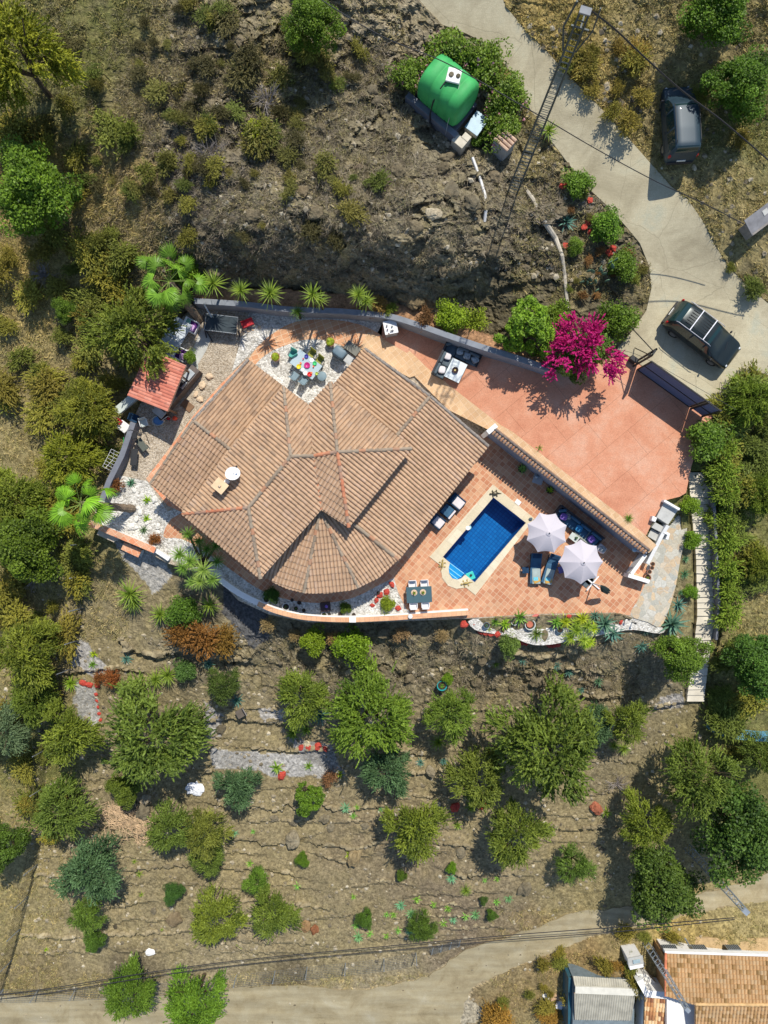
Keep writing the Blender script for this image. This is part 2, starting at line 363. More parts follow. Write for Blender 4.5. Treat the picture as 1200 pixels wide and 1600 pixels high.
# ground colours as soft patches of soil, dry grass and rock
ROCKC = (.25,.215,.14); DARKB = (.14,.12,.075); TAN = (.31,.255,.12); OLIVE = (.18,.18,.06); SOIL = (.29,.238,.132); PALE = (.33,.28,.19); GOLD = (.40,.30,.11); GREENISH = (.13,.15,.045); GREY = (.19,.165,.13)
CPT = [(40,60,60,OLIVE),(150,60,70,OLIVE),(260,120,60,TAN),(200,300,50,GOLD),(180,420,60,TAN),(60,440,80,GOLD),(40,560,70,TAN),(200,340,40,GOLD),(120,520,60,TAN),(150,380,40,TAN),(350,60,70,ROCKC),(330,200,60,GREY),(300,260,60,GREY),(420,250,70,ROCKC),(420,120,60,TAN),
 (520,300,80,ROCKC),(600,200,80,ROCKC),(620,60,60,PALE),(600,320,80,ROCKC),(520,400,60,ROCKC),(700,300,60,ROCKC),(760,330,60,ROCKC),(900,330,60,GREY),(860,260,40,TAN),(860,420,60,DARKB),(960,420,60,DARKB),(350,420,60,DARKB),
 (850,1500,50,(.30,.21,.10)),(800,1545,40,(.27,.2,.1)),(60,1515,40,(.24,.19,.1)),(900,60,60,GOLD),(960,130,60,GOLD),(1000,60,60,TAN),(1020,160,50,TAN),(1100,320,50,TAN),(1180,400,50,TAN),(1140,260,50,TAN),(1180,60,60,TAN),(1170,200,60,GREENISH),
 (80,700,60,TAN),(60,850,60,OLIVE),(20,620,60,TAN),(110,900,40,TAN),(40,960,60,TAN),(60,1020,70,TAN),(60,1150,60,OLIVE),(20,1300,50,TAN),(30,1420,50,TAN),(140,940,30,SOIL),(170,1000,40,SOIL),(230,940,40,SOIL),
 (300,1000,50,ROCKC),(400,1000,60,(.24,.205,.13)),(480,1040,60,(.24,.205,.13)),(600,1020,60,(.23,.2,.13)),(700,1030,60,(.25,.21,.13)),(800,1050,60,(.26,.215,.13)),(900,1080,60,(.27,.22,.13)),(1000,1040,60,(.25,.21,.13)),
 (200,1100,50,SOIL),(300,1160,60,SOIL),(450,1150,50,SOIL),(600,1200,70,SOIL),(800,1200,70,SOIL),(950,1150,60,(.25,.21,.13)),(1050,1200,60,TAN),(200,1300,70,SOIL),(400,1300,80,SOIL),(600,1350,80,(.22,.175,.11)),(800,1330,80,SOIL),(950,1320,60,SOIL),
 (130,1430,70,SOIL),(350,1430,80,SOIL),(550,1430,80,SOIL),(750,1420,80,(.21,.165,.11)),(900,1400,60,TAN),(200,1520,30,(.14,.115,.075)),(450,1520,30,(.14,.115,.07)),(350,1460,50,PALE),
 (300,1580,60,(.33,.275,.17)),(600,1575,60,(.33,.275,.17)),(850,1540,50,TAN),(900,1500,50,(.27,.18,.08)),(960,1450,40,TAN),(1050,1430,40,GOLD),(1130,1440,50,TAN),(900,1590,40,TAN),(1100,1470,30,GOLD),
 (1130,700,30,GREENISH),(1160,720,60,GREENISH),(1160,850,60,OLIVE),(1180,950,60,TAN),(1150,1000,50,OLIVE),(1090,850,25,SOIL),(1080,950,25,SOIL),(1180,620,50,OLIVE),(1150,1200,60,OLIVE)]
num = np.zeros(GX.shape+(3,)); den = np.full(GX.shape, 1e-4); num += np.array(TAN)*1e-4
qx = GX+60*(fbm(GX/50, GY/50, 4, 21)-.5); qy = GY+60*(fbm(GX/50, GY/50, 4, 22)-.5)
for x, y, r, c in CPT:
    wgt = np.exp(-(((qx-x)**2+(qy-y)**2)/(1.0*r*r))); den += wgt; num += wgt[..., None]*np.array(c)
alb = num/den[..., None]
# mottling: dry-grass patches and bare patches
g1 = np.clip((fbm(GX/18, GY/18, 5, 60)-.5)*3+.1, 0, 1)*np.where(GY > 1100, .35, .6)
alb = alb*(1-g1[..., None])+np.array(TAN)*g1[..., None]
g2 = np.clip((fbm(GX/26, GY/26, 5, 80)-.55)*4, 0, 1)*np.where(GY > 1100, .25, .5)
alb = alb*(1-g2[..., None])+np.array(DARKB)*1.0*g2[..., None]
alb *= (.72+.56*fbm(GX/5, GY/5, 3, 90))[..., None]
tr = np.array((.40,.325,.20)); alb[trackm] = tr*(.85+.3*fbm(GX/70, GY/16, 4, 33)[trackm])[:, None]
strip = in_poly(GX, GY, STRIP); alb[strip] = np.array((.42,.24,.13))*(.8+.4*fbm(GX/9, GY/9, 3, 3)[strip])[:, None]
for poly, c in (([(350,905),(420,955),(420,1000),(395,1015),(350,960)],(.13,.13,.13)),([(170,830),(240,868),(262,880),(270,900),(240,930),(222,905),(190,870)],(.42,.40,.36)),([(122,990),(165,1040),(160,1065),(110,1040)],(.42,.40,.37)),  # first patch paints the roof corner's cast shadow as dark grey ground
               ([(120,1065),(148,1072),(158,1125),(140,1140),(112,1100)],(.40,.39,.36)),([(395,1175),(470,1180),(530,1190),(520,1215),(420,1212),(396,1200)],(.42,.41,.39)),([(330,1170),(400,1175),(400,1205),(332,1200)],(.38,.37,.35)),([(450,1150),(520,1165),(540,1215),(470,1185)],(.3,.29,.27)),
               ([(318,1095),(350,1120),(345,1150),(318,1155)],(.36,.34,.31)),([(405,1105),(470,1110),(475,1128),(410,1128)],(.42,.40,.37)),([(1030,1090),(1068,1082),(1066,1105),(1020,1108)],(.34,.32,.29)),([(700,1545),(760,1575),(745,1600),(690,1600)],(.41,.36,.26))):
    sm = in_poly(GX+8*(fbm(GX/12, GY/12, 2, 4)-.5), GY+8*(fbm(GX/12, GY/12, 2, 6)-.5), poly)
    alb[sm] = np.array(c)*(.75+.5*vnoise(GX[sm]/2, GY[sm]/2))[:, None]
K = (CAMZ-Z)/FPX
V = np.stack([(GX-600)*K, -(GY-800)*K, Z], -1).reshape(-1, 3)
ny, nx = GX.shape; idx = np.arange(ny*nx).reshape(ny, nx)
F = np.stack([idx[:-1, :-1], idx[1:, :-1], idx[1:, 1:], idx[:-1, 1:]], -1).reshape(-1, 4)
m, n, b = nodes('hillside_ground', .95, .1); L = n.links
at = nd(n, 'ShaderNodeAttribute'); at.attribute_name = 'v'; tc = nd(n, 'ShaderNodeTexCoord')
n1 = nd(n, 'ShaderNodeTexNoise', Scale=4.5, Detail=9.0, Roughness=.75); L.new(tc.outputs['Object'], n1.inputs[0])
n2 = nd(n, 'ShaderNodeTexVoronoi', Scale=9.0); L.new(tc.outputs['Object'], n2.inputs[0])
r1 = nd(n, 'ShaderNodeMapRange', From_Min=.32, From_Max=.7, To_Min=.42, To_Max=1.68); L.new(n1.outputs[0], r1.inputs[0])
r2 = nd(n, 'ShaderNodeMapRange', From_Min=0., From_Max=1., To_Min=.8, To_Max=1.2); L.new(n2.outputs['Color'], r2.inputs[0])
mu = nd(n, 'ShaderNodeMath', operation='MULTIPLY'); L.new(r1.outputs[0], mu.inputs[0]); L.new(r2.outputs[0], mu.inputs[1])
vs = nd(n, 'ShaderNodeVectorMath', operation='SCALE'); L.new(at.outputs['Color'], vs.inputs[0]); L.new(mu.outputs[0], vs.inputs['Scale'])
L.new(vs.outputs[0], b.inputs['Base Color'])
n3 = nd(n, 'ShaderNodeTexNoise', Scale=11.0, Detail=8.0, Roughness=.8); L.new(tc.outputs['Object'], n3.inputs[0])
bp = nd(n, 'ShaderNodeBump', Strength=.9, Distance=.12); L.new(n3.outputs[0], bp.inputs['Height']); L.new(bp.outputs[0], b.inputs['Normal'])
ter = put('hillside', mesh_np('hillside', V, F, m, v=np.c_[np.clip(alb, 0, 1).reshape(-1, 3), np.ones(ny*nx)]))
tag(ter, kind='structure')

def drape(name, poly, zf, material, step=18, parent=None, dz=0.0, skirt=0.0, hole=None):
    """a sheet cut exactly to a picture-space outline and laid at height zf(px,py)"""
    bm = bmesh.new(); vs = [bm.verts.new((p[0], p[1], 0)) for p in poly]; bm.faces.new(vs)
    if step:
        for ax in (0, 1):
            lo = min(p[ax] for p in poly); hi = max(p[ax] for p in poly); k = lo+step
            while k < hi:
                no = (1, 0, 0) if ax == 0 else (0, 1, 0)
                bmesh.ops.bisect_plane(bm, geom=bm.verts[:]+bm.edges[:]+bm.faces[:], plane_co=(k if ax == 0 else 0, k if ax == 1 else 0, 0), plane_no=no)
                k += step
    if hole:
        for i in range(len(hole)):
            a, c = hole[i], hole[(i+1) % len(hole)]
            bmesh.ops.bisect_plane(bm, geom=bm.verts[:]+bm.edges[:]+bm.faces[:], plane_co=(a[0], a[1], 0), plane_no=(c[1]-a[1], a[0]-c[0], 0))
        dead = [f for f in bm.faces if in_poly(np.array([f.calc_center_median().x]), np.array([f.calc_center_median().y]), hole)[0]]
        bmesh.ops.delete(bm, geom=dead, context='FACES')
    bmesh.ops.triangulate(bm, faces=[f for f in bm.faces if len(f.verts) > 4])
    for v in bm.verts: v.co = W(v.co.x, v.co.y, zf(v.co.x, v.co.y)+dz)
    bmesh.ops.recalc_face_normals(bm, faces=bm.faces)
    if sum(f.normal.z for f in bm.faces) < 0: bmesh.ops.reverse_faces(bm, faces=bm.faces)
    if skirt:
        ed = [e for e in bm.edges if len(e.link_faces) == 1]
        r = bmesh.ops.extrude_edge_only(bm, edges=ed)
        for v in [g for g in r['geom'] if isinstance(g, bmesh.types.BMVert)]: v.co.z -= skirt
    me = bpy.data.meshes.new(name); bm.to_mesh(me); bm.free(); me.materials.append(material)
    return put(name, me, parent)
# ================= PAVED SURFACES =================
from mathutils.geometry import tessellate_polygon
def tile_mat(name, c1, c2, cm, w=.3, h=.3, rot=-40, mortar=.012, off=0.0, var=.2, rough=.8, dirt=.15):
    m, n, b = nodes(name, rough, .25); L = n.links
    tc = nd(n, 'ShaderNodeTexCoord'); mp = nd(n, 'ShaderNodeMapping'); mp.inputs['Rotation'].default_value = (0, 0, math.radians(rot)); L.new(tc.outputs['Object'], mp.inputs[0])
    br = nd(n, 'ShaderNodeTexBrick', offset=off, Scale=1.0, Mortar_Size=mortar, Brick_Width=w, Row_Height=h, Bias=-.1, Mortar_Smooth=.1)
    br.inputs['Color1'].default_value = (*c1, 1); br.inputs['Color2'].default_value = (*c2, 1); br.inputs['Mortar'].default_value = (*cm, 1)
    L.new(mp.outputs[0], br.inputs[0])
    nz = nd(n, 'ShaderNodeTexNoise', Scale=.9, Detail=8.0, Roughness=.7); L.new(tc.outputs['Object'], nz.inputs[0])
    mr = nd(n, 'ShaderNodeMapRange', From_Min=.3, From_Max=.7, To_Min=1-dirt, To_Max=1+dirt); L.new(nz.outputs[0], mr.inputs[0])
    nf = nd(n, 'ShaderNodeTexNoise', Scale=22.0, Detail=4.0); L.new(tc.outputs['Object'], nf.inputs[0])
    mf = nd(n, 'ShaderNodeMapRange', From_Min=.3, From_Max=.7, To_Min=.88, To_Max=1.12); L.new(nf.outputs[0], mf.inputs[0])
    mm = nd(n, 'ShaderNodeMath', operation='MULTIPLY'); L.new(mr.outputs[0], mm.inputs[0]); L.new(mf.outputs[0], mm.inputs[1])
    vs = nd(n, 'ShaderNodeVectorMath', operation='SCALE'); L.new(br.outputs[0], vs.inputs[0]); L.new(mm.outputs[0], vs.inputs['Scale']); L.new(vs.outputs[0], b.inputs['Base Color'])
    bp = nd(n, 'ShaderNodeBump', Strength=.4, Distance=.02); bp.invert = True; L.new(br.outputs['Fac'], bp.inputs['Height']); L.new(bp.outputs[0], b.inputs['Normal'])
    return m
def gravel_mat(name, ca, cb, cc, scale=18):
    m, n, b = nodes(name, .9, .2); L = n.links; tc = nd(n, 'ShaderNodeTexCoord')
    vo = nd(n, 'ShaderNodeTexVoronoi', Scale=scale); L.new(tc.outputs['Object'], vo.inputs[0])
    sp = nd(n, 'ShaderNodeSeparateColor'); L.new(vo.outputs['Color'], sp.inputs[0]); r = ramp(n, [(0, ca), (.45, cb), (1, cc)]); L.new(sp.outputs[0], r.inputs[0])
    nz = nd(n, 'ShaderNodeTexNoise', Scale=1.4, Detail=7.0); L.new(tc.outputs['Object'], nz.inputs[0])
    mr = nd(n, 'ShaderNodeMapRange', From_Min=.3, From_Max=.7, To_Min=.8, To_Max=1.15); L.new(nz.outputs[0], mr.inputs[0])
    vs = nd(n, 'ShaderNodeVectorMath', operation='SCALE'); L.new(r.outputs[0], vs.inputs[0]); L.new(mr.outputs[0], vs.inputs['Scale']); L.new(vs.outputs[0], b.inputs['Base Color'])
    bp = nd(n, 'ShaderNodeBump', Strength=1.0, Distance=.05); bp.invert = True; L.new(vo.outputs['Distance'], bp.inputs['Height']); L.new(bp.outputs[0], b.inputs['Normal'])
    return m
M_terra = tile_mat('terracotta_tiles', (.47,.20,.105), (.60,.345,.20), (.62,.46,.31), .30, .30, -50)
M_terra2 = tile_mat('terracotta_ring', (.55,.26,.13), (.66,.40,.23), (.70,.55,.38), .45, .30, -20)
M_strip = tile_mat('yellow_tiles', (.56,.36,.20), (.64,.44,.26), (.66,.5,.34), .36, .36, -38)
M_edge = tile_mat('edge_tiles', (.62,.25,.13), (.60,.38,.24), (.7,.5,.35), .40, .34, 50)
M_white_gravel = gravel_mat('white_gravel', (.34,.32,.28), (.55,.53,.48), (.76,.74,.69), 11)
M_beige_gravel = gravel_mat('beige_gravel', (.30,.24,.17), (.44,.37,.28), (.58,.51,.41), 14)
# pink stamped concrete
def concrete_mat(name, ca, cb, cc, crack=.3, tilew=1.6, rot=-40):
    m, n, b = nodes(name, .85, .2); L = n.links; tc = nd(n, 'ShaderNodeTexCoord')
    nz = nd(n, 'ShaderNodeTexNoise', Scale=.55, Detail=9.0, Roughness=.68); L.new(tc.outputs['Object'], nz.inputs[0]); r = ramp(n, [(.3, ca), (.5, cb), (.68, cc)]); L.new(nz.outputs[0], r.inputs[0])
    nf = nd(n, 'ShaderNodeTexNoise', Scale=14.0, Detail=5.0, Roughness=.75); L.new(tc.outputs['Object'], nf.inputs[0])
    mf = nd(n, 'ShaderNodeMapRange', From_Min=.3, From_Max=.7, To_Min=.76, To_Max=1.18); L.new(nf.outputs[0], mf.inputs[0])
    mp = nd(n, 'ShaderNodeMapping'); mp.inputs['Rotation'].default_value = (0, 0, math.radians(rot)); L.new(tc.outputs['Object'], mp.inputs[0])
    br = nd(n, 'ShaderNodeTexBrick', offset=.5, Scale=1.0, Mortar_Size=.012, Brick_Width=tilew*1.7, Row_Height=tilew)
    br.inputs['Color1'].default_value = (1, 1, 1, 1); br.inputs['Color2'].default_value = (.97, .97, .97, 1); br.inputs['Mortar'].default_value = (1-crack,)*3+(1,)
    L.new(mp.outputs[0], br.inputs[0])
    vs = nd(n, 'ShaderNodeVectorMath', operation='SCALE'); L.new(r.outputs[0], vs.inputs[0]); L.new(mf.outputs[0], vs.inputs['Scale'])
    mx = nd(n, 'ShaderNodeMix', data_type='RGBA', blend_type='MULTIPLY'); mx.inputs[0].default_value = 1; L.new(vs.outputs[0], mx.inputs[6]); L.new(br.outputs[0], mx.inputs[7])
    L.new(mx.outputs[2], b.inputs['Base Color'])
    bp = nd(n, 'ShaderNodeBump', Strength=.3, Distance=.02); L.new(nf.outputs[0], bp.inputs['Height']); L.new(bp.outputs[0], b.inputs['Normal'])
    return m
M_pink = concrete_mat('pink_concrete', (.49,.20,.115), (.59,.275,.165), (.63,.36,.245), .36, 1.9)
# road concrete with pale patches and cracks
m, n, b = nodes('road_concrete', .9, .15); L = n.links; tc = nd(n, 'ShaderNodeTexCoord')
nz = nd(n, 'ShaderNodeTexNoise', Scale=.35, Detail=10.0, Roughness=.7, Distortion=.6); L.new(tc.outputs['Object'], nz.inputs[0])
r = ramp(n, [(.25, (.30,.26,.17)), (.42, (.42,.37,.25)), (.55, (.50,.45,.31)), (.66, (.44,.43,.32)), (.8, (.50,.49,.40))]); L.new(nz.outputs[0], r.inputs[0])
mp = nd(n, 'ShaderNodeMapping'); mp.inputs['Rotation'].default_value = (0, 0, math.radians(45)); mp.inputs['Scale'].default_value = (1.2, 9, 1); L.new(tc.outputs['Object'], mp.inputs[0])
ns = nd(n, 'ShaderNodeTexNoise', Scale=2.2, Detail=6.0, Roughness=.7); L.new(mp.outputs[0], ns.inputs[0])
ms = nd(n, 'ShaderNodeMapRange', From_Min=.3, From_Max=.7, To_Min=.9, To_Max=1.08); L.new(ns.outputs[0], ms.inputs[0])
nw = nd(n, 'ShaderNodeTexNoise', Scale=1.2, Detail=5.0); L.new(tc.outputs['Object'], nw.inputs[0])
vm = nd(n, 'ShaderNodeMix', data_type='RGBA'); vm.inputs[0].default_value = .25; L.new(tc.outputs['Object'], vm.inputs[6]); L.new(nw.outputs['Color'], vm.inputs[7])
vo = nd(n, 'ShaderNodeTexVoronoi', feature='DISTANCE_TO_EDGE', Scale=.32); L.new(vm.outputs[2], vo.inputs[0])
mc = nd(n, 'ShaderNodeMapRange', From_Min=0., From_Max=.005, To_Min=.74, To_Max=1.0); L.new(vo.outputs[0], mc.inputs[0])
nf = nd(n, 'ShaderNodeTexNoise', Scale=20.0, Detail=5.0, Roughness=.8); L.new(tc.outputs['Object'], nf.inputs[0])
mf = nd(n, 'ShaderNodeMapRange', From_Min=.3, From_Max=.7, To_Min=.82, To_Max=1.15); L.new(nf.outputs[0], mf.inputs[0])
a1 = nd(n, 'ShaderNodeMath', operation='MULTIPLY'); L.new(ms.outputs[0], a1.inputs[0]); L.new(mc.outputs[0], a1.inputs[1])
a2 = nd(n, 'ShaderNodeMath', operation='MULTIPLY'); L.new(a1.outputs[0], a2.inputs[0]); L.new(mf.outputs[0], a2.inputs[1])
vs = nd(n, 'ShaderNodeVectorMath', operation='SCALE'); L.new(r.outputs[0], vs.inputs[0]); L.new(a2.outputs[0], vs.inputs['Scale']); L.new(vs.outputs[0], b.inputs['Base Color'])
bp = nd(n, 'ShaderNodeBump', Strength=.5, Distance=.03); L.new(nf.outputs[0], bp.inputs['Height']); L.new(bp.outputs[0], b.inputs['Normal'])
M_road = m
# crazy paving
m, n, b = nodes('crazy_paving', .8, .25); L = n.links; tc = nd(n, 'ShaderNodeTexCoord')
v1 = nd(n, 'ShaderNodeTexVoronoi', Scale=2.6); v2 = nd(n, 'ShaderNodeTexVoronoi', feature='DISTANCE_TO_EDGE', Scale=2.6)
L.new(tc.outputs['Object'], v1.inputs[0]); L.new(tc.outputs['Object'], v2.inputs[0]); sp = nd(n, 'ShaderNodeSeparateColor'); L.new(v1.outputs['Color'], sp.inputs[0])
r = ramp(n, [(0, (.36,.37,.33)), (.3, (.46,.41,.31)), (.55, (.50,.50,.45)), (.8, (.56,.42,.26)), (1, (.44,.36,.26))]); L.new(sp.outputs[0], r.inputs[0])
mc = nd(n, 'ShaderNodeMapRange', From_Min=.01, From_Max=.035, To_Min=0., To_Max=1.0); L.new(v2.outputs[0], mc.inputs[0])
mx = nd(n, 'ShaderNodeMix', data_type='RGBA'); mx.inputs[6].default_value = (.46,.44,.38,1); L.new(mc.outputs[0], mx.inputs[0]); L.new(r.outputs[0], mx.inputs[7])
nf = nd(n, 'ShaderNodeTexNoise', Scale=9.0, Detail=6.0, Roughness=.7); L.new(tc.outputs['Object'], nf.inputs[0]); mf = nd(n, 'ShaderNodeMapRange', From_Min=.3, From_Max=.7, To_Min=.8, To_Max=1.18); L.new(nf.outputs[0], mf.inputs[0])
vs = nd(n, 'ShaderNodeVectorMath', operation='SCALE'); L.new(mx.outputs[2], vs.inputs[0]); L.new(mf.outputs[0], vs.inputs['Scale']); L.new(vs.outputs[0], b.inputs['Base Color'])
bp = nd(n, 'ShaderNodeBump', Strength=.5, Distance=.02); L.new(mc.outputs[0], bp.inputs['Height']); L.new(bp.outputs[0], b.inputs['Normal'])
M_crazy = m
M_white = mat('white_render', (.78,.77,.74), .8, .2, var=.06, bump=.1)
M_grey = mat('grey_render', (.17,.18,.21), .8, .2, var=.1, bump=.1)
M_lgrey = mat('pale_concrete', (.46,.46,.43), .85, .2, var=.12, bump=.2)
z0 = lambda x, y: 0.0
zd = lambda x, y: zdrive(x)
roadz = lambda x, y: HS(x, y)
tag(drape('road', ROAD, roadz, M_road, 16, skirt=.15), kind='structure')
m, n, b = nodes('track_dirt', .95, .1); L = n.links; tc = nd(n, 'ShaderNodeTexCoord')
nz = nd(n, 'ShaderNodeTexNoise', Scale=.5, Detail=10.0, Roughness=.72, Distortion=.4); L.new(tc.outputs['Object'], nz.inputs[0]); r = ramp(n, [(.28, (.22,.175,.10)), (.45, (.33,.275,.165)), (.6, (.38,.33,.215)), (.75, (.42,.385,.29))]); L.new(nz.outputs[0], r.inputs[0])
mp = nd(n, 'ShaderNodeMapping'); mp.inputs['Scale'].default_value = (.25, 2.2, 1); mp.inputs['Rotation'].default_value = (0, 0, -.15); L.new(tc.outputs['Object'], mp.inputs[0]); nw = nd(n, 'ShaderNodeTexNoise', Scale=1.0, Detail=6.0); L.new(mp.outputs[0], nw.inputs[0])
mw = nd(n, 'ShaderNodeMapRange', From_Min=.35, From_Max=.65, To_Min=.84, To_Max=1.12); L.new(nw.outputs[0], mw.inputs[0])
nf = nd(n, 'ShaderNodeTexNoise', Scale=16.0, Detail=6.0, Roughness=.75); L.new(tc.outputs['Object'], nf.inputs[0]); mf = nd(n, 'ShaderNodeMapRange', From_Min=.3, From_Max=.7, To_Min=.84, To_Max=1.12); L.new(nf.outputs[0], mf.inputs[0])
mm = nd(n, 'ShaderNodeMath', operation='MULTIPLY'); L.new(mw.outputs[0], mm.inputs[0]); L.new(mf.outputs[0], mm.inputs[1])
vs = nd(n, 'ShaderNodeVectorMath', operation='SCALE'); L.new(r.outputs[0], vs.inputs[0]); L.new(mm.outputs[0], vs.inputs['Scale']); L.new(vs.outputs[0], b.inputs['Base Color'])
bp = nd(n, 'ShaderNodeBump', Strength=.4, Distance=.03); L.new(nf.outputs[0], bp.inputs['Height']); L.new(bp.outputs[0], b.inputs['Normal'])
TR2 = [(x+R.uniform(-2.5, 2.5), y+R.uniform(-3, 3)) for x, y in smooth_poly([p for p in TRACK], 7)]
tag(drape('dirt_track', TR2, lambda x, y: HS(x, y)+.05, m, 20, skirt=.12), kind='structure')
PADG = [p for p in PAD]
PH = POOLHOLE
tag(drape('gravel_yard', PADG, z0, M_beige_gravel, 60, dz=-.008, hole=PH, skirt=.3), kind='structure')
WG = [(316,548),(395,484),(450,486),(560,497),(622,512),(600,532),(565,505),(520,500),(470,500),(440,508),(400,545),(360,585),(372,552),(345,548)]
wg = drape('white_pebble_border', [(390,486),(450,486),(560,497),(626,512),(604,534),(560,530),(470,520),(400,545),(362,580)], z0, M_white_gravel, 0); tag(wg, kind='structure')
tag(drape('white_pebble_yard', [(157,775),(185,742),(230,752),(262,800),(272,842),(260,866),(240,866),(148,815)], z0, M_white_gravel, 0, dz=0), kind='structure')
tag(drape('gravel_walk', [(262,800),(300,780),(640,850),(660,900),(650,967),(560,970),(480,969),(420,957),(375,936),(342,903),(262,872)], z0, M_white_gravel, 0, dz=.001), kind='structure')
RING = smooth_poly([(350,600),(384,566),(404,540),(432,517),(462,503),(500,499),(540,502),(575,512),(604,532),(630,575),(560,560),(558,552),(530,538),(500,530),(470,532),(440,545),(416,560),(400,585)], 4)
tag(drape('patio_ring_paving', RING, z0, M_terra2, 0, dz=.004), kind='structure')
FAN = smooth_poly([(392,580),(404,564),(424,549),(450,538),(476,531),(505,532),(530,540),(548,553),(566,572)], 3, closed=False)+[(560,600),(500,650),(450,640),(384,590)]
tag(drape('patio_pebble_floor', FAN, z0, M_white_gravel, 0, dz=.008), kind='structure')
tag(drape('house_edge_paving', [(228,748),(256,712),(300,652),(345,600),(384,562),(400,575),(420,640),(330,800),(296,806),(262,790)], z0, M_edge, 0, dz=.012), kind='structure')
tag(drape('tiled_house_walk', smooth_poly([(255,838),(286,800),(410,800),(640,800),(665,850),(628,895),(596,912),(552,934),(505,942),(455,938),(416,926),(388,910),(330,868),(284,842)], 3), z0, M_terra, 0, dz=.004), kind='structure')
tag(drape('concrete_path', [(316,512),(330,528),(322,548),(303,580),(288,574)], z0, M_lgrey, 0, dz=.004), kind='structure')
TERR = [(700,700),(766,672),(1010,864),(1012,905),(985,962),(960,957),(840,959),(722,966),(654,967),(634,950),(622,925),(616,905),(640,860)]
tag(drape('pool_terrace', TERR, z0, M_terra, 40, dz=.008, hole=PH), kind='structure')
tag(drape('driveway', DRIVE, zd, M_pink, 12, skirt=.2), kind='structure')
tag(drape('driveway_border', [(622,562),(640,548),(668,575),(720,616),(782,664),(768,674),(700,640)], zd, M_strip, 10, dz=.004), kind='structure')
tag(drape('walk_beside_house', [(560,548),(575,518),(604,533),(650,560),(668,580),(640,590)], lambda x, y: zdrive(x), M_strip, 10, dz=.02), kind='structure')
tag(drape('driveway_tile_edge', [(782,664),(800,674),(1004,832),(1026,852),(1014,864),(768,672)], zd, M_strip, 10, dz=.004), kind='structure')
tag(drape('stone_path', smooth_poly([(985,961),(1012,972),(1032,979),(1046,950),(1056,915),(1064,870),(1074,822),(1060,800),(1046,822),(1036,842),(1012,878),(1010,905),(998,935)], 3), z0, M_crazy, 0, dz=.014), kind='structure')
# flower bed of white pebbles below the terrace
tag(drape('pebble_bed', smooth_poly([(740,966),(850,961),(962,958),(1034,980),(1030,990),(990,984),(950,990),(880,1004),(836,1008),(800,996),(770,990),(742,984)], 3), lambda x, y: -.06, M_white_gravel, 0, skirt=.25), kind='structure')
# ================= WALLS =================
def strip_wall(name, pts, width, zb, material, parent=None, top=None, dz=0.0):
    """pts: (px,py,ztop) centre line of the wall's top; zb bottom height or function"""
    P = [W(*p) for p in pts]; n = len(P); Lf = []; Rt = []
    for i, p in enumerate(P):
        d = (P[min(i+1, n-1)]-P[max(i-1, 0)]); d.z = 0; d.normalize(); nn = Vector((-d.y, d.x, 0))*width/2
        Lf.append(p+nn); Rt.append(p-nn)
    vs = []; fs = []
    for a, c in zip(Lf, Rt):
        b0 = zb if not callable(zb) else zb(a, c)
        vs += [(a.x, a.y, a.z+dz), (c.x, c.y, c.z+dz), (c.x, c.y, b0), (a.x, a.y, b0)]
    for i in range(n-1):
        o = i*4; q = o+4
        fs += [(o, o+1, q+1, q), (o+1, o+2, q+2, q+1), (o+2, o+3, q+3, q+2), (o+3, o, q, q+3)]
    fs += [(0, 3, 2, 1), (4*n-4, 4*n-3, 4*n-2, 4*n-1)]
    return MB().add(vs, fs).build(name, material, parent, bevel=.01)
def cap_rows(P, side, spacing=.2, length=.42, drop=.1, r=.085):
    """short barrel tiles laid across a wall along path P (world vectors)"""
    mb = MB(); mb2 = []
    for a, c in zip(P[:-1], P[1:]):
        d = c-a; Ln = d.length; k = max(1, int(Ln/spacing)); d.normalize(); nn = Vector((-d.y, d.x, 0))*side
        for i in range(k):
            p = a+d*((i+.5)*Ln/k); q0 = p-nn*length*.25; q1 = p+nn*length*.75+Vector((0, 0, -drop))
            j = 1+R.uniform(-.06, .06)
            vs = []; m_ = 6
            for q, rr in ((q0, r*.85), (q1, r*j)):
                for t in range(m_+1):
                    an = math.pi*t/m_; o = d*math.cos(an)*rr+Vector((0, 0, math.sin(an)*rr)); vs.append(q+o)
            mb.add(vs, [(t, t+1, m_+2+t, m_+1+t) for t in range(m_)]+[tuple(range(m_+1, 2*m_+2))])
    return mb
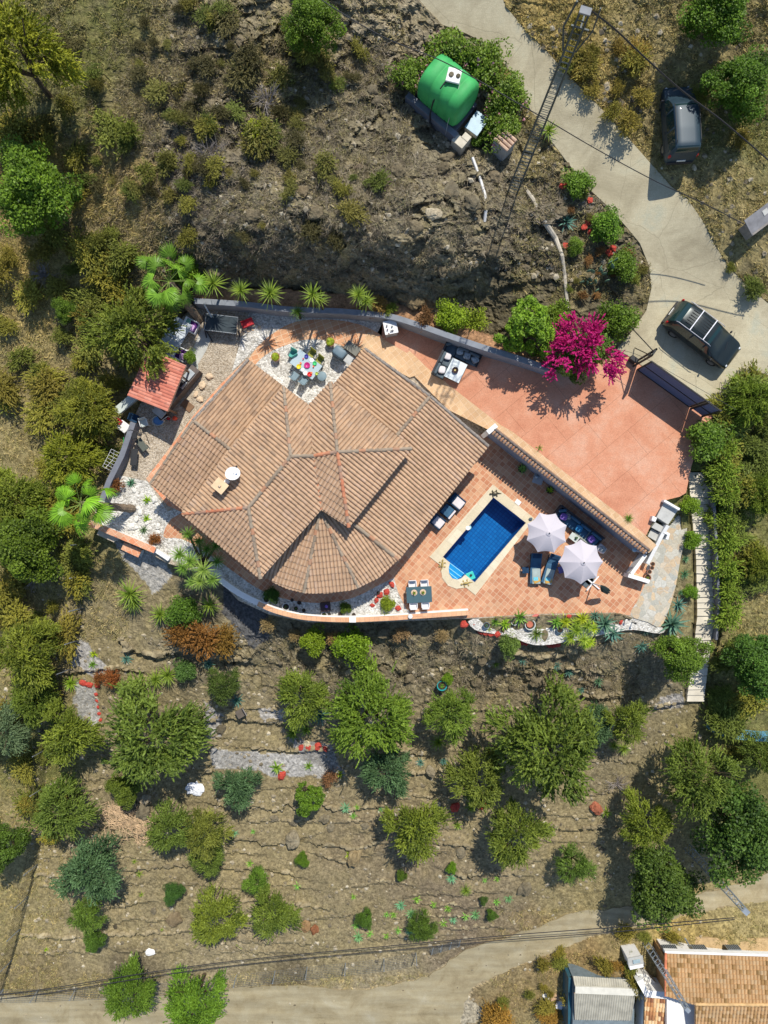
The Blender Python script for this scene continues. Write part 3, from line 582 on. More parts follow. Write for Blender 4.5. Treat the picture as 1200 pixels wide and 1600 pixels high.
def tile_clay(name, cols, rough=.8):
    """clay: colour picked per tile from the face attribute / position cells"""
    m, n, b = nodes(name, rough, .2); L = n.links; tc = nd(n, 'ShaderNodeTexCoord')
    g = nd(n, 'ShaderNodeNewGeometry'); r = ramp(n, cols); L.new(g.outputs['Random Per Island'], r.inputs[0])
    nf = nd(n, 'ShaderNodeTexNoise', Scale=6.0, Detail=6.0, Roughness=.7); L.new(tc.outputs['Object'], nf.inputs[0]); mf = nd(n, 'ShaderNodeMapRange', From_Min=.3, From_Max=.7, To_Min=.86, To_Max=1.12); L.new(nf.outputs[0], mf.inputs[0])
    ng = nd(n, 'ShaderNodeTexNoise', Scale=.55, Detail=8.0, Roughness=.7); L.new(tc.outputs['Object'], ng.inputs[0]); mg = nd(n, 'ShaderNodeMapRange', From_Min=.3, From_Max=.7, To_Min=.84, To_Max=1.12); L.new(ng.outputs[0], mg.inputs[0])
    m2 = nd(n, 'ShaderNodeMath', operation='MULTIPLY'); L.new(mf.outputs[0], m2.inputs[0]); L.new(mg.outputs[0], m2.inputs[1])
    nl = nd(n, 'ShaderNodeTexNoise', Scale=2.6, Detail=9.0, Roughness=.8); L.new(tc.outputs['Object'], nl.inputs[0]); ml = nd(n, 'ShaderNodeMapRange', From_Min=.58, From_Max=.70, To_Min=0., To_Max=.55); L.new(nl.outputs[0], ml.inputs[0])
    lx = nd(n, 'ShaderNodeMix', data_type='RGBA'); lx.inputs[7].default_value = (.30,.27,.21,1); L.new(ml.outputs[0], lx.inputs[0]); L.new(r.outputs[0], lx.inputs[6])
    vs = nd(n, 'ShaderNodeVectorMath', operation='SCALE'); L.new(lx.outputs[2], vs.inputs[0]); L.new(m2.outputs[0], vs.inputs['Scale']); L.new(vs.outputs[0], b.inputs['Base Color'])
    return m
M_clay = tile_clay('clay_caps', [(0, (.55,.26,.14)), (.5, (.62,.38,.22)), (1, (.5,.30,.19))])
M_ridge = tile_clay('ridge_clay', [(0, (.22,.17,.125)), (.55, (.33,.26,.19)), (.88, (.29,.24,.18)), (.93, (.42,.22,.13)), (1, (.44,.22,.13))])
M_redridge = tile_clay('red_ridge_clay', [(0, (.5,.18,.10)), (.6, (.52,.22,.12)), (.8, (.33,.24,.18)), (1, (.42,.22,.14))])
def wall(name, label, cat='wall'):
    return empty(name, (0, 0, 0), 0, label, cat)
t = wall('boundary_wall', 'long low grey rendered wall curving between the rocky cliff planting and the patio')
LW = smooth_poly([(303,470,1.15),(380,475,1.15),(450,483,1.15),(530,486,1.15),(602,493,1.2),(640,503,1.4),(694,522,1.9),(750,541,2.2),(795,555,2.35),(858,576,2.4)], 5, closed=False)
strip_wall('wall_body', LW, .26, -.4, M_grey, t); strip_wall('coping', [(a, b_, c+.04) for a, b_, c in LW], .34, 0, mat('coping_grey', (.22,.24,.27), .8), t, dz=0)
cp_ = t.children[-1]
for v in cp_.data.vertices:
    if v.co.z < .5: v.co.z = 1.1
# coping: rebuild its underside just below its top
me = cp_.data
for i in range(0, len(me.vertices), 4): me.vertices[i+2].co.z = me.vertices[i].co.z-.05; me.vertices[i+3].co.z = me.vertices[i].co.z-.05
t = wall('courtyard_wall', 'grey rendered wall along the left edge of the gravel courtyard by the exercise bench')
strip_wall('wall_body', [(208,660,.95),(190,712,.95),(170,752,.95),(159,782,.95)], .34, -1.6, M_grey, t)
t = wall('garden_wall', 'white wall with terracotta coping in front of the white pebbles at bottom left of house')
strip_wall('wall_body', [(140,816,.5),(242,858,.5)], .28, -1.6, M_white, t); strip_wall('coping', [(139,817,.56),(242,860,.56)], .38, .5, M_edge, t)
t = wall('low_wall', 'short plain white wall piece left of the spiky dragon tree', 'wall'); strip_wall('wall_body', [(243,860,.3),(264,874,.3)], .25, -1.6, M_white, t)
t = wall('curved_wall', 'curved white wall with orange tile coping between house gravel walk and the rock slope')
CW = smooth_poly([(344,906,.35),(372,926,.35),(410,945,.35),(440,956,.35),(480,964,.35),(540,967,.35),(600,965,.35),(660,961,.35),(732,956,.35)], 5, closed=False)
strip_wall('wall_body', CW, .36, -3.0, M_white, t)
cwt = strip_wall('coping', [(a, b_+1.5, .40) for a, b_, c in CW[9:]], .30, .35, tile_mat('cap_tiles', (.62,.33,.18), (.7,.42,.24), (.5,.3,.2), .3, .5, 0), t)
t = wall('pool_wall', 'tall wall capped with clay barrel tiles separating pool terrace from pink driveway')
PW = [W(771,673,2.35), W(1011,862,2.35)]
strip_wall('wall_body', [(770,672,2.3),(1012,863,2.3)], .22, -.3, mat('shaded_render', (.2,.23,.3), .8), t)  # blue-grey colour puts the pool side's shade into the wall
strip_wall('tile_bed', [(772,670,2.36),(1014,860,2.36)], .26, 2.301, mat('bed_clay', (.30,.19,.13), .9), t)
o = cap_rows(PW, -1, .205, .30, .08).build('tile_cap', M_clay, t, smooth=True)
mb = MB(); P0, P1 = W(772.5,670.5,2.40), W(1014,860,2.40); nseg = 34
for i in range(nseg):
    a = P0.lerp(P1, i/nseg); c = P0.lerp(P1, (i+1.08)/nseg); mb.tube([a, c], [.06, .075], 8)
mb.build('ridge_cap', mat('dark_ridge', (.14,.12,.11), .85, var=.3), t, smooth=True)
strip_wall('end_post', [(762,676,2.42),(776,664,2.42)], .28, 0, M_white, t)
# white L walls and stairs between driveway and stone path
t = wall('terrace_wall', 'white L-shaped low wall beside the planter and stone path at right end of pool terrace')
strip_wall('wall_body', [(987,897,.85),(1009,867,.85)], .22, -.1, M_white, t)
strip_wall('wall_return', [(982,899,.9),(1015,909,.9)], .24, -.1, M_white, t)
t = wall('planter_wall', 'pale blue-white sloping wall along the stone path below the short white steps')
strip_wall('wall_body', [(1044,821,1.5),(1036,834,1.3),(1012,881,.7)], .22, -.1, M_white, t); strip_wall('pier', [(1038,831,1.35),(1045,835,1.35),(1042,843,1.3)], .18, -.1, M_white, t)
ps = empty('garden_steps', W(1030,830,.6), 0, 'short flight of pale tiled steps with white edging descending from driveway corner', 'steps')
def lquad(pts, z0_, z1_):
    mb = MB(); w0 = W(1030,830,.6); mb.prism([((W(x, y, z1_)-w0).x, (W(x, y, z1_)-w0).y) for x, y in pts], z0_-.6, z1_-.6); return mb
lquad([(1038,784),(1060,796),(1044,820),(1026,808)], -.05, 1.42).build('landing', M_lgrey, ps, bevel=.01)
lquad([(1024,816),(1042,826),(1037,834),(1018,824)], -.05, 1.15).build('step', M_lgrey, ps, bevel=.01)
lquad([(1018,826),(1035,836),(1029,848),(1012,838)], -.05, .9).build('step', M_lgrey, ps, bevel=.01)
lquad([(1011,841),(1027,851),(1020,860),(1006,852)], -.05, .62).build('step', M_lgrey, ps, bevel=.01)
strip_wall('edging', [(1038,782,1.75),(1062,796,1.75)], .14, .0, M_white, None).name = 'tmp'
tmp = bpy.data.objects['tmp']; tmp.name = 'edging'; tmp.parent = ps; tmp.location = -ps.location
lquad([(1020,806),(1027,809),(1024,816),(1018,813)], .0, 1.7).build('post', M_white, ps, bevel=.02)
t = wall('road_kerb', 'low white kerb wall at the lower edge of the concrete turning area', 'kerb'); strip_wall('kerb_body', [(1122,642,1.5),(1150,610,1.55),(1182,575,1.6)], .4, .3, M_white, t)
# ================= POOL =================
PIN = [(771,777),(822,817),(742,910),(727,898),(721,904),(715,906),(707,904),(702,897),(701,888),(703,879),(692,870)]
POUT = [(770,757),(835,810),(743,930),(728,918),(713,920),(700,915),(691,903),(688,883),(671,870)]
pool = empty('swimming_pool', (W(757,845).x, W(757,845).y, 0), 0, 'blue mosaic swimming pool with pale stone coping and a curved step bay', 'pool')
po = pool.location
loops = [[W(x, y, .05)-po for x, y in POUT], [W(x, y, .05)-po for x, y in PIN]]
allv = [v for l in loops for v in l]; tri = tessellate_polygon(loops)
mb = MB(); mb.add([tuple(v) for v in allv], [tuple(t_) if (allv[t_[1]]-allv[t_[0]]).cross(allv[t_[2]]-allv[t_[0]]).z > 0 else tuple(t_[::-1]) for t_ in tri])
for lp, s in ((loops[0], 1), (loops[1], -1)):
    for i in range(len(lp)):
        a, c = lp[i], lp[(i+1) % len(lp)]; bz = Vector((0, 0, -.15)); q = [a, c, c+bz, a+bz]; mb.add(q if s < 0 else q, [(0, 1, 2, 3)])
mb.build('coping', tile_mat('coping_stone', (.60,.52,.36), (.70,.62,.46), (.55,.47,.34), .5, .9, -50, .008, dirt=.1), pool)
M_mosaic = tile_mat('pool_mosaic', (.006,.13,.36), (.012,.17,.43), (.006,.08,.26), .22, .22, -50, .018, dirt=.1, rough=.4)
mb = MB(); fl = [W(x, y, 0)-po for x, y in PIN]
nf_ = len(fl); dpt = -1.45
for i in range(nf_):
    a, c = fl[i], fl[(i+1) % nf_]; mb.add([(a.x, a.y, 0), (c.x, c.y, 0), (c.x, c.y, dpt), (a.x, a.y, dpt)], [(0, 1, 2, 3)])
tt = tessellate_polygon([fl]); mb.add([(v.x, v.y, dpt) for v in fl], [tuple(x) for x in tt])
bo = mb.build('basin', M_mosaic, pool)
M_step = mat('step_mosaic', (.03,.34,.62), .5, var=.1); M_sedge = mat('step_edge_white', (.7,.85,.9), .5)
for k, (a, c, zt) in enumerate([((703,880),(727,898),-.75),((702,888),(722,903),-.5),((703,896),(716,906),-.3)]):
    pl = [(W(*a, 0)-po), (W(*c, 0)-po)]
    rest = [[(722,904),(715,906),(707,904),(702,897),(701,888)],[(715,906),(707,904),(702,897)],[(709,905),(705,902)]][k]
    poly = [(p.x, p.y) for p in pl]+[((W(x, y, 0)-po).x, (W(x, y, 0)-po).y) for x, y in rest]
    MB().prism(poly, dpt, zt).build('pool_step', M_step, pool)
    MB().tube([pl[0]+Vector((0, 0, zt)), pl[1]+Vector((0, 0, zt))], .03, 6).build('step_edge', M_sedge, pool)
m, n, b = nodes('pool_water', .03, .5); L = n.links
trn = nd(n, 'ShaderNodeBsdfTransparent'); trn.inputs[0].default_value = (.62,.88,.97,1); gl = nd(n, 'ShaderNodeBsdfGlossy'); gl.inputs['Roughness'].default_value = .03
fr = nd(n, 'ShaderNodeFresnel', IOR=1.33); nz = nd(n, 'ShaderNodeTexNoise', Scale=3.0, Detail=3.0); bp = nd(n, 'ShaderNodeBump', Strength=.15, Distance=.05)
L.new(nz.outputs[0], bp.inputs['Height']); L.new(bp.outputs[0], gl.inputs['Normal']); L.new(bp.outputs[0], fr.inputs['Normal'])
mx = nd(n, 'ShaderNodeMixShader'); L.new(fr.outputs[0], mx.inputs[0]); L.new(trn.outputs[0], mx.inputs[1]); L.new(gl.outputs[0], mx.inputs[2]); L.new(mx.outputs[0], n.nodes['Material Output'].inputs[0])
mb = MB(); mb.add([(v.x, v.y, -.1) for v in fl], [tuple(x) for x in tt]); mb.build('water', m, pool)
o = MB().lathe([(.001, -.02), (.14, 0), (.14, .02), (.001, .03)]).build('skimmer_lid', M_white, pool); o.location = W(731,825,.06)-po
o = MB().lathe([(.001, -.02), (.14, 0), (.14, .02), (.001, .03)]).build('light', M_white, pool); o.location = W(733,824,-.2)-po
# white hatch by the pool
t = MB().box(0, 0, 0, .36, .32, .04, ia(52,40)).build('skimmer_hatch', M_white, bevel=.01); t.location = W(809,785,.01); tag(t, 'small white square hatch cover in the tiles at right of the pool', 'hatch')
# ================= LONG WHITE STAIRS =================
st = empty('long_stairs', W(1095,900,-1), 0, 'long flight of white painted steps descending the slope at the right edge of the plot', 'stairs')
LE = [(1076,738),(1081,800),(1088,870),(1090,960),(1085,1010),(1074,1090)]; RE = [(1109,738),(1110,800),(1113,870),(1116,930),(1113,990),(1100,1090)]
ipx = lambda pl, y: float(np.interp(y, [p[1] for p in pl], [p[0] for p in pl]))
mb = MB(); y = 738.0; kk = 0; M_stair = mat('white_paint_steps', (.62,.57,.46), .85, var=.16, vscale=1.2, bump=.2)
zst = lambda y: float(np.interp(y, [738,860,1090], [.15,-1.0,-3.3]))
while y < 1088:
    y2 = y+11.2+3*math.sin(kk); z_ = zst(y)
    j = R.uniform(-1.2, 1.2)
    pts = [(ipx(LE, y), y), (ipx(RE, y), y), (ipx(RE, y2)+.5, y2+j), (ipx(LE, y2)-.5, y2)]
    q = [(W(a, c, z_)-st.location) for a, c in pts]
    o = MB().prism([(v.x, v.y) for v in q], z_+.95-.9, z_+1).build('step', M_stair, st); y = y2; kk += 1
t = wall('stair_wall', 'thin bluish concrete wall shading the right side of the long white stairs'); strip_wall('wall_body', [(1113,736,.7),(1117,800,.3),(1121,880,-.4),(1124,940,-1.1),(1120,1000,-1.9)], .16, -3, M_grey, t)
# ================= THE HOUSE =================
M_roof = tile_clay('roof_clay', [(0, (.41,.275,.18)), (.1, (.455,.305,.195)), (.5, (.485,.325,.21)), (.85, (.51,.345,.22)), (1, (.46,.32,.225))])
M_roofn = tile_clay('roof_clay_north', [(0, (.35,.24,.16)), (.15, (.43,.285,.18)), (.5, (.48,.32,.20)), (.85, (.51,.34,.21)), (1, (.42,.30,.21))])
M_under = mat('roof_edge', (.42,.27,.18), .85, var=.2)
def ray_plane(px, py, n_, d_):
    # W(z) = A + B z
    A = Vector(((px-600)*CAMZ/FPX, -(py-800)*CAMZ/FPX, 0)); B = Vector((-(px-600)/FPX, (py-800)/FPX, 1))
    t = (d_-n_.dot(A))/n_.dot(B); return A+B*t
def roof_face(name, poly, anc, material, parent, rib=.215, course=.38, hgt=.092, slab=.12, off=Vector((0, 0, 0)), step=.05, jit=1.0):
    a, b_, c = [W(*p) for p in anc]; n_ = (b_-a).cross(c-a).normalized()
    if n_.z < 0: n_ = -n_
    P = [ray_plane(x, y, n_, n_.dot(a)) for x, y in poly]
    v = Vector((0, 0, -1)); v = (v-n_*v.dot(n_)).normalized(); u = v.cross(n_).normalized(); O = P[0]
    U = [(p-O).dot(u) for p in P]; Vv = [(p-O).dot(v) for p in P]
    i0, i1 = int(min(U)/rib)-1, int(max(U)/rib)+2; j0, j1 = int(min(Vv)/course)-1, int(max(Vv)/course)+2
    T = np.array([0, .11, .17, .36, .55, .74, .89, 1.]); Hh = np.array([0, .0, .45, .9, 1, .9, .45, 0])*hgt
    I, J = np.meshgrid(np.arange(i0, i1), np.arange(j0, j1)); I = I.ravel(); J = J.ravel(); nt_ = len(I)
    rj = NR.normal(0, 1, (nt_, 4))*jit
    uu = (I[:, None]+T[None])*rib; k = len(T)
    h0 = Hh[None]+rj[:, :1]*.003; rows = []
    skew = rj[:, 1:2]*.006
    rows.append((uu, np.repeat((J*course)[:, None], k, 1), h0*.9))
    rows.append((uu+skew, np.repeat(((J+1)*course+.03)[:, None]+rj[:, 2:3]*.008, k, 1), h0+step))
    rows.append((uu+skew, rows[1][1], h0*0-.01))
    u_, v_, w_ = [np.stack([r_[q] for r_ in rows], 1) for q in range(3)]      # (nt,3,k)
    co = np.array(O)+u_[..., None]*np.array(u)+v_[..., None]*np.array(v)+w_[..., None]*np.array(n_)
    base = np.arange(nt_)[:, None, None]*3*k
    ids = base+np.arange(3)[None, :, None]*k+np.arange(k)[None, None]
    F_ = np.stack([ids[:, :-1, :-1], ids[:, 1:, :-1], ids[:, 1:, 1:], ids[:, :-1, 1:]], -1).reshape(-1, 4)
    me = mesh_np(name, co.reshape(-1, 3), F_, material)
    bm = bmesh.new(); bm.from_mesh(me)
    cen = sum(P, Vector())/len(P)
    for q in range(len(P)):
        a_, c_ = P[q], P[(q+1) % len(P)]; nn = (c_-a_).cross(n_)
        if nn.length < 1e-6: continue
        if nn.dot(cen-a_) > 0: nn = -nn
        bmesh.ops.bisect_plane(bm, geom=bm.verts[:]+bm.edges[:]+bm.faces[:], plane_co=a_, plane_no=nn, clear_outer=True)
    bm.normal_update()
    fl_ = [f for f in bm.faces if f.normal.dot(n_) < -.2]
    if len(fl_) > len(bm.faces)/2: bmesh.ops.reverse_faces(bm, faces=bm.faces)
    # underside slab
    loc = [p-off for p in P]
    top = [bm.verts.new(p+n_*-.012) for p in P]; bot = [bm.verts.new(p-n_*slab) for p in P]
    s_ = 1 if (P[1]-P[0]).cross(P[2]-P[1]).z > 0 else -1
    fs = [top[::s_], bot[::-s_]]
    for q in range(len(P)):
        z_ = [top[q], bot[q], bot[(q+1) % len(P)], top[(q+1) % len(P)]]; fs.append(z_[::s_])
    for f in fs:
        nf_ = bm.faces.new(f); nf_.material_index = 1
    bmesh.ops.translate(bm, verts=bm.verts[:], vec=-off)
    bm.to_mesh(me); bm.free(); me.materials.append(M_under)
    o = put(name, me, parent); return o, n_, n_.dot(a)
def caps(name, p0, p1, material, parent, off, r=.11, seg=.36):
    a, b_ = W(*p0)-off, W(*p1)-off; k = max(1, int((b_-a).length/seg)); mb = MB()
    for i in range(k):
        q0 = a.lerp(b_, i/k); q1 = a.lerp(b_, (i+1.12)/k if i < k-1 else 1)
        j = Vector((R.uniform(-.008, .008), R.uniform(-.008, .008), 0)); mb.tube([q0+j, q1+j+Vector((0, 0, .012))], [r*.86, r*1.05], 10)
    return mb.build(name, material, parent, smooth=False)
HC = (W(480,760).x, W(480,760).y, 0)
house = empty('house', HC, 0, 'large villa with brown clay-tiled multi-hipped roof beside the blue pool', 'house'); HO = Vector(HC)
UE, UR, LE_, LR = 4.2, 5.15, 2.5, 3.5
FACES = [
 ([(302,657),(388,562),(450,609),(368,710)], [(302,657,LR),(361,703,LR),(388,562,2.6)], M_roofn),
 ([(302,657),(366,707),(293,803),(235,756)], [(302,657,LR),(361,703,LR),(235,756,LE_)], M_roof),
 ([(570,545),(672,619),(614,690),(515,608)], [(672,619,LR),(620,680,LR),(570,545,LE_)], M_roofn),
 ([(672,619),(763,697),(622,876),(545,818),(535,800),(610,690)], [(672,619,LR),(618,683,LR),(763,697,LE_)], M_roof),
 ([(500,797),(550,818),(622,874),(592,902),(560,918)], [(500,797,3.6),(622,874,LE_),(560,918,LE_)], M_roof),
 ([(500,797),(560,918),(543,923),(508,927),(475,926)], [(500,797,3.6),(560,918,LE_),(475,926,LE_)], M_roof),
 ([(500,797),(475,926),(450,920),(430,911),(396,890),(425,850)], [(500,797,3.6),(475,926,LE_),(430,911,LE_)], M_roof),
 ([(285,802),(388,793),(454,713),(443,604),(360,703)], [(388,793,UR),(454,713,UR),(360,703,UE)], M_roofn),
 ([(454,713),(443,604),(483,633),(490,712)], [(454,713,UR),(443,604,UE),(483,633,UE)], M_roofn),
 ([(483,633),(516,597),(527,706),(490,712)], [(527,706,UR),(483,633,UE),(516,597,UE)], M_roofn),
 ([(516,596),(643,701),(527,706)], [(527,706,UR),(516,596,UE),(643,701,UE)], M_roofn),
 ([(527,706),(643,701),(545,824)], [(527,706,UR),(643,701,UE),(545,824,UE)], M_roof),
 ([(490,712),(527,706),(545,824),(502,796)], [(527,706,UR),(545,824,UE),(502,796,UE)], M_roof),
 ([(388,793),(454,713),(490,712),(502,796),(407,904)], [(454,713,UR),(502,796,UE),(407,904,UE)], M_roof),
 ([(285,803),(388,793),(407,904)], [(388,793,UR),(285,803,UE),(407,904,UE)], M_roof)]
roof = empty('roof', (0, 0, 0)); roof.parent = house
for k, (pl, an, mt) in enumerate(FACES): roof_face('roof_slope', pl, an, mt, roof, off=HO)
S_ = 4.23
for p0, p1, mt in [((443,604,UE),(454,713,UR),M_ridge),((454,713,UR),(490,712,4.9),M_ridge),((490,712,4.9),(527,706,UR),M_redridge),((388,793,UR),(454,713,UR),M_ridge),((285,803,UE),(388,793,UR),M_redridge),
  ((388,793,UR),(407,904,UE),M_ridge),((516,597,UE),(527,706,UR),M_ridge),((527,706,UR),(643,701,UE),M_ridge),((527,706,UR),(545,824,UE),M_redridge),((672,619,LR),(620,680,LR),M_ridge),((302,657,LR),(361,703,LR),M_ridge),
  ((500,797,3.6),(475,926,LE_),M_ridge),((500,797,3.6),(560,918,LE_),M_ridge),((552,818,3.35),(622,874,LE_),M_ridge)]:
    caps('ridge_cap', (p0[0],p0[1],p0[2]+.04), (p1[0],p1[1],p1[2]+.04), mt, roof, HO)
for p0, p1 in [((483,633,UE),(490,712,4.85)),((490,712,4.85),(502,796,UE))]: caps('valley_tile', (p0[0],p0[1],p0[2]+.02), (p1[0],p1[1],p1[2]+.02), M_redridge, roof, HO, .06)
M_verge = mat('verge_grey', (.25,.22,.19), .9, var=.25, vscale=6)
for p0, p1 in [((570,545,LE_),(672,619,LR)),((672,619,LR),(763,697,LE_)),((388,562,2.6),(302,657,LR)),((302,657,LR),(235,756,LE_))]: caps('verge_cap', (p0[0],p0[1],p0[2]+.05), (p1[0],p1[1],p1[2]+.05), M_verge if p0[0] > 400 or p0[1] < 600 else M_ridge, roof, HO, .10)
def inset(P, d):
    n = len(P); out = []
    A = sum(P[i].x*P[(i+1) % n].y-P[(i+1) % n].x*P[i].y for i in range(n)); s = 1 if A > 0 else -1
    for i in range(n):
        a = (P[i]-P[i-1]).normalized(); c = (P[(i+1) % n]-P[i]).normalized()
        na = Vector((-a.y, a.x))*s; nc = Vector((-c.y, c.x))*s; bb = (na+nc); bb = bb/max(.5, bb.length_squared/2)
        out.append(P[i]+bb*d)
    return out
ol = [(388,562),(443,604),(483,633),(523,598),(570,545),(672,619),(762,697),(622,874),(592,902),(540,923),(475,926),(430,911),(400,898),(293,803),(235,756),(302,657)]
PL = inset([W(x, y, LE_).to_2d() for x, y in ol], .45)
MB().prism([(p.x-HO.x, p.y-HO.y) for p in PL], -.3, 2.22).build('wall', M_white, house)
ul = [(443,605),(483,633),(516,597),(642,701),(545,824),(502,796),(407,904),(285,803)]
PL2 = inset([W(x, y, UE).to_2d() for x, y in ul], .45)
MB().prism([(p.x-HO.x, p.y-HO.y) for p in PL2], 2.225, 3.9).build('upper_wall', M_white, house)
# windows and a patio door, seen only from the side
M_glass = mat('dark_glass', (.03,.05,.06), .08, .6, var=.05); M_frame = mat('brown_frame', (.16,.09,.05), .5)
def opening(i, t, wd, ht, zz, kind='window'):
    a, c = PL[i], PL[(i+1) % len(PL)]; p = a.lerp(c, t); d = (c-a).normalized(); s = 1
    n2 = Vector((d.y, -d.x)); 
    if n2.dot(p-sum((Vector(q) for q in PL), Vector((0, 0)))/len(PL)) < 0: n2 = -n2
    e = empty(kind, (p.x-HO.x+n2.x*.02, p.y-HO.y+n2.y*.02, zz), math.atan2(d.y, d.x)); e.parent = house
    f = MB().box(0, 0, 0, wd, .08, .07).box(0, 0, ht-.07, wd, .08, .07).box(-wd/2+.035, 0, .07, .07, .08, ht-.14).box(wd/2-.035, 0, .07, .07, .08, ht-.14).box(0, 0, .07, .05, .07, ht-.14)
    f.build('frame', M_frame, e); MB().box(0, 0, .07, wd-.14, .02, ht-.14).build('pane', M_glass, e)
for i, t_, wd, ht, zz, kd in [(6,.3,1.8,2.05,.02,'door'),(6,.7,1.2,1.1,.95,'window'),(12,.5,1.4,1.1,.95,'window'),(9,.5,1.3,1.3,.8,'window'),(1,.5,.9,2.0,.02,'door'),(5,.5,1.2,1.1,.95,'window'),(15,.5,1.2,1.1,.95,'window'),(3,.5,1.0,1.1,.95,'window')]: opening(i, t_, wd, ht, zz, kd)
# chimney (part of the roof) and satellite dish (a thing)
ch = W(349,760,4.5)-HO; a_ = ia(.766,.643)
mb = MB().box(0, 0, -.3, .55, .5, 1.15, a_).box(0, 0, .86, .14, .12, .12, a_); o = mb.build('chimney', mat('chimney_cream', (.62,.48,.33), .85, var=.15), roof, bevel=.015); o.location = ch
o2 = MB().box(0, 0, .8, .75, .66, .07, a_).build('chimney_cap', mat('chimney_cap', (.72,.52,.32), .85, var=.1), o, bevel=.01)
mb = MB().box(.3, .26, .25, .25, .2, .3, a_); mb.build('vent', M_white, o)
dl = W(368,741,4.7); ds = empty('satellite_dish', dl, 0, 'white oval satellite dish on the roof beside the chimney', 'satellite dish')
mb = MB(); N_ = 24; tl = Matrix.Rotation(math.radians(-40), 4, 'Z') @ Matrix.Rotation(math.radians(-38), 4, 'X')
prof = [(.001, -.10), (.15, -.092), (.28, -.06), (.40, 0), (.42, .01), (.40, -.02), (.28, -.08), (.001, -.13)]
mb.lathe(prof, n=N_, sx=.92, sy=1.12); mb.v = [tuple(tl @ Vector(v)+Vector((0, 0, .75))) for v in mb.v]; mb.build('dish', mat('dish_white', (.8,.8,.8), .45), ds, smooth=True)
MB().tube([(0, 0, -.25), (0, 0, .66)], .03).tube([(0, -.1, .62), tuple(tl @ Vector((0, .1, .62))+Vector((0, 0, .75)))], .014).build('mast', mat('galvanised', (.45,.46,.47), .4, metal=.6), ds)
p_ = tl @ Vector((0, .1, .62))+Vector((0, 0, .75)); MB().blob(p_.x, p_.y, p_.z, .12, .12, .14).build('receiver', mat('dark_plastic', (.03,.03,.035), .5), ds)
# ================= VEGETATION =================
def quads(C, U, Vv, val):
    """C centre, U half-length vector, Vv half-width vector -> diamond leaves"""
    V_ = np.stack([C-U, C+Vv, C+U, C-Vv], 1).reshape(-1, 3); n_ = len(C)
    return V_, np.arange(4*n_).reshape(n_, 4), np.repeat(val, 4)
def unit(a): return a/np.maximum(1e-9, np.linalg.norm(a, axis=-1, keepdims=True))
def crown_mesh(name, material, R_=2.0, Hh=2.2, nc=60, nl=9000, ls=.085, lw=.035, seed=1, style='feather', squash=.75, cl=.42, low=-.35, core=.4):
    r = np.random.default_rng(seed)
    d = unit(r.normal(size=(nc, 3))); d[:, 2] = np.where(d[:, 2] < low, -d[:, 2], d[:, 2])
    rad = r.uniform(core, 1, nc)**.6
    ang = np.arctan2(d[:, 1], d[:, 0]); lob = .76+.30*np.sin(ang*3+seed)*r.uniform(.5, 1, nc)+.10*np.sin(ang*5+2*seed)
    c = d*rad[:, None]*np.array([R_, R_, Hh*squash]); c[:, :2] *= lob[:, None]
    cs = r.uniform(.55, 1.25, nc)*cl*R_/2; cv = r.uniform(0, 1, nc)
    k = r.integers(0, nc, nl)
    if style == 'feather':
        nt_ = nl//9; kt = r.integers(0, nc, nt_); st = c[kt]+r.normal(size=(nt_, 3))*cs[kt][:, None]*.55
        dr = unit(unit(st*np.array([1, 1, .8])+1e-6)+r.normal(size=(nt_, 3))*.5+np.array([0, 0, -.05]))
        t = np.tile(np.linspace(0, 1, 9), (nt_, 1)); ln = r.uniform(.25, .55, nt_)*R_/2.2
        P = st[:, None]+dr[:, None]*(t*ln[:, None])[..., None]; P[..., 2] -= (t**2*ln[:, None]*.35)
        P = P.reshape(-1, 3); n_ = len(P); D = np.repeat(dr, 9, 0)
        U = unit(D+r.normal(size=(n_, 3))*.55); val = np.repeat(cv[kt], 9)*.5+r.uniform(0, .5, n_)
    else:
        P = c[k]+unit(r.normal(size=(nl, 3)))*(cs[k]*r.uniform(.4, 1, nl)**.5)[:, None]
        n_ = nl; U = unit(r.normal(size=(n_, 3))*np.array([1, 1, .5])); val = cv[k]*.5+r.uniform(0, .5, n_)
    Wd = unit(np.cross(U, unit(r.normal(size=(n_, 3))*.6+np.array([0, 0, 1.]))))
    sz = r.uniform(.7, 1.3, n_)
    V_, F_, v_ = quads(P, U*(ls*sz)[:, None], Wd*(lw*sz)[:, None], val)
    zmin = V_[:, 2].min(); V_[:, 2] -= zmin; c[:, 2] -= zmin
    return mesh_np(name, V_, F_, material, v=v_), c
M_leafA = leaf_mat('leaf_olive_green', (.025,.05,.008), (.33,.37,.075), .3)
M_leafB = leaf_mat('leaf_bright', (.02,.045,.008), (.23,.33,.05), .3, .5)
M_leafS = leaf_mat('leaf_scrub', (.07,.07,.018), (.46,.43,.13), .25)
M_blade = leaf_mat('blade_green', (.06,.12,.02), (.32,.42,.09), .2, .4)
M_flower = leaf_mat('petal', (.36,.006,.10), (.72,.03,.26), .3, .6)
M_bark = mat('bark', (.10,.075,.05), .95, .1, var=.3, vscale=8, bump=.6)
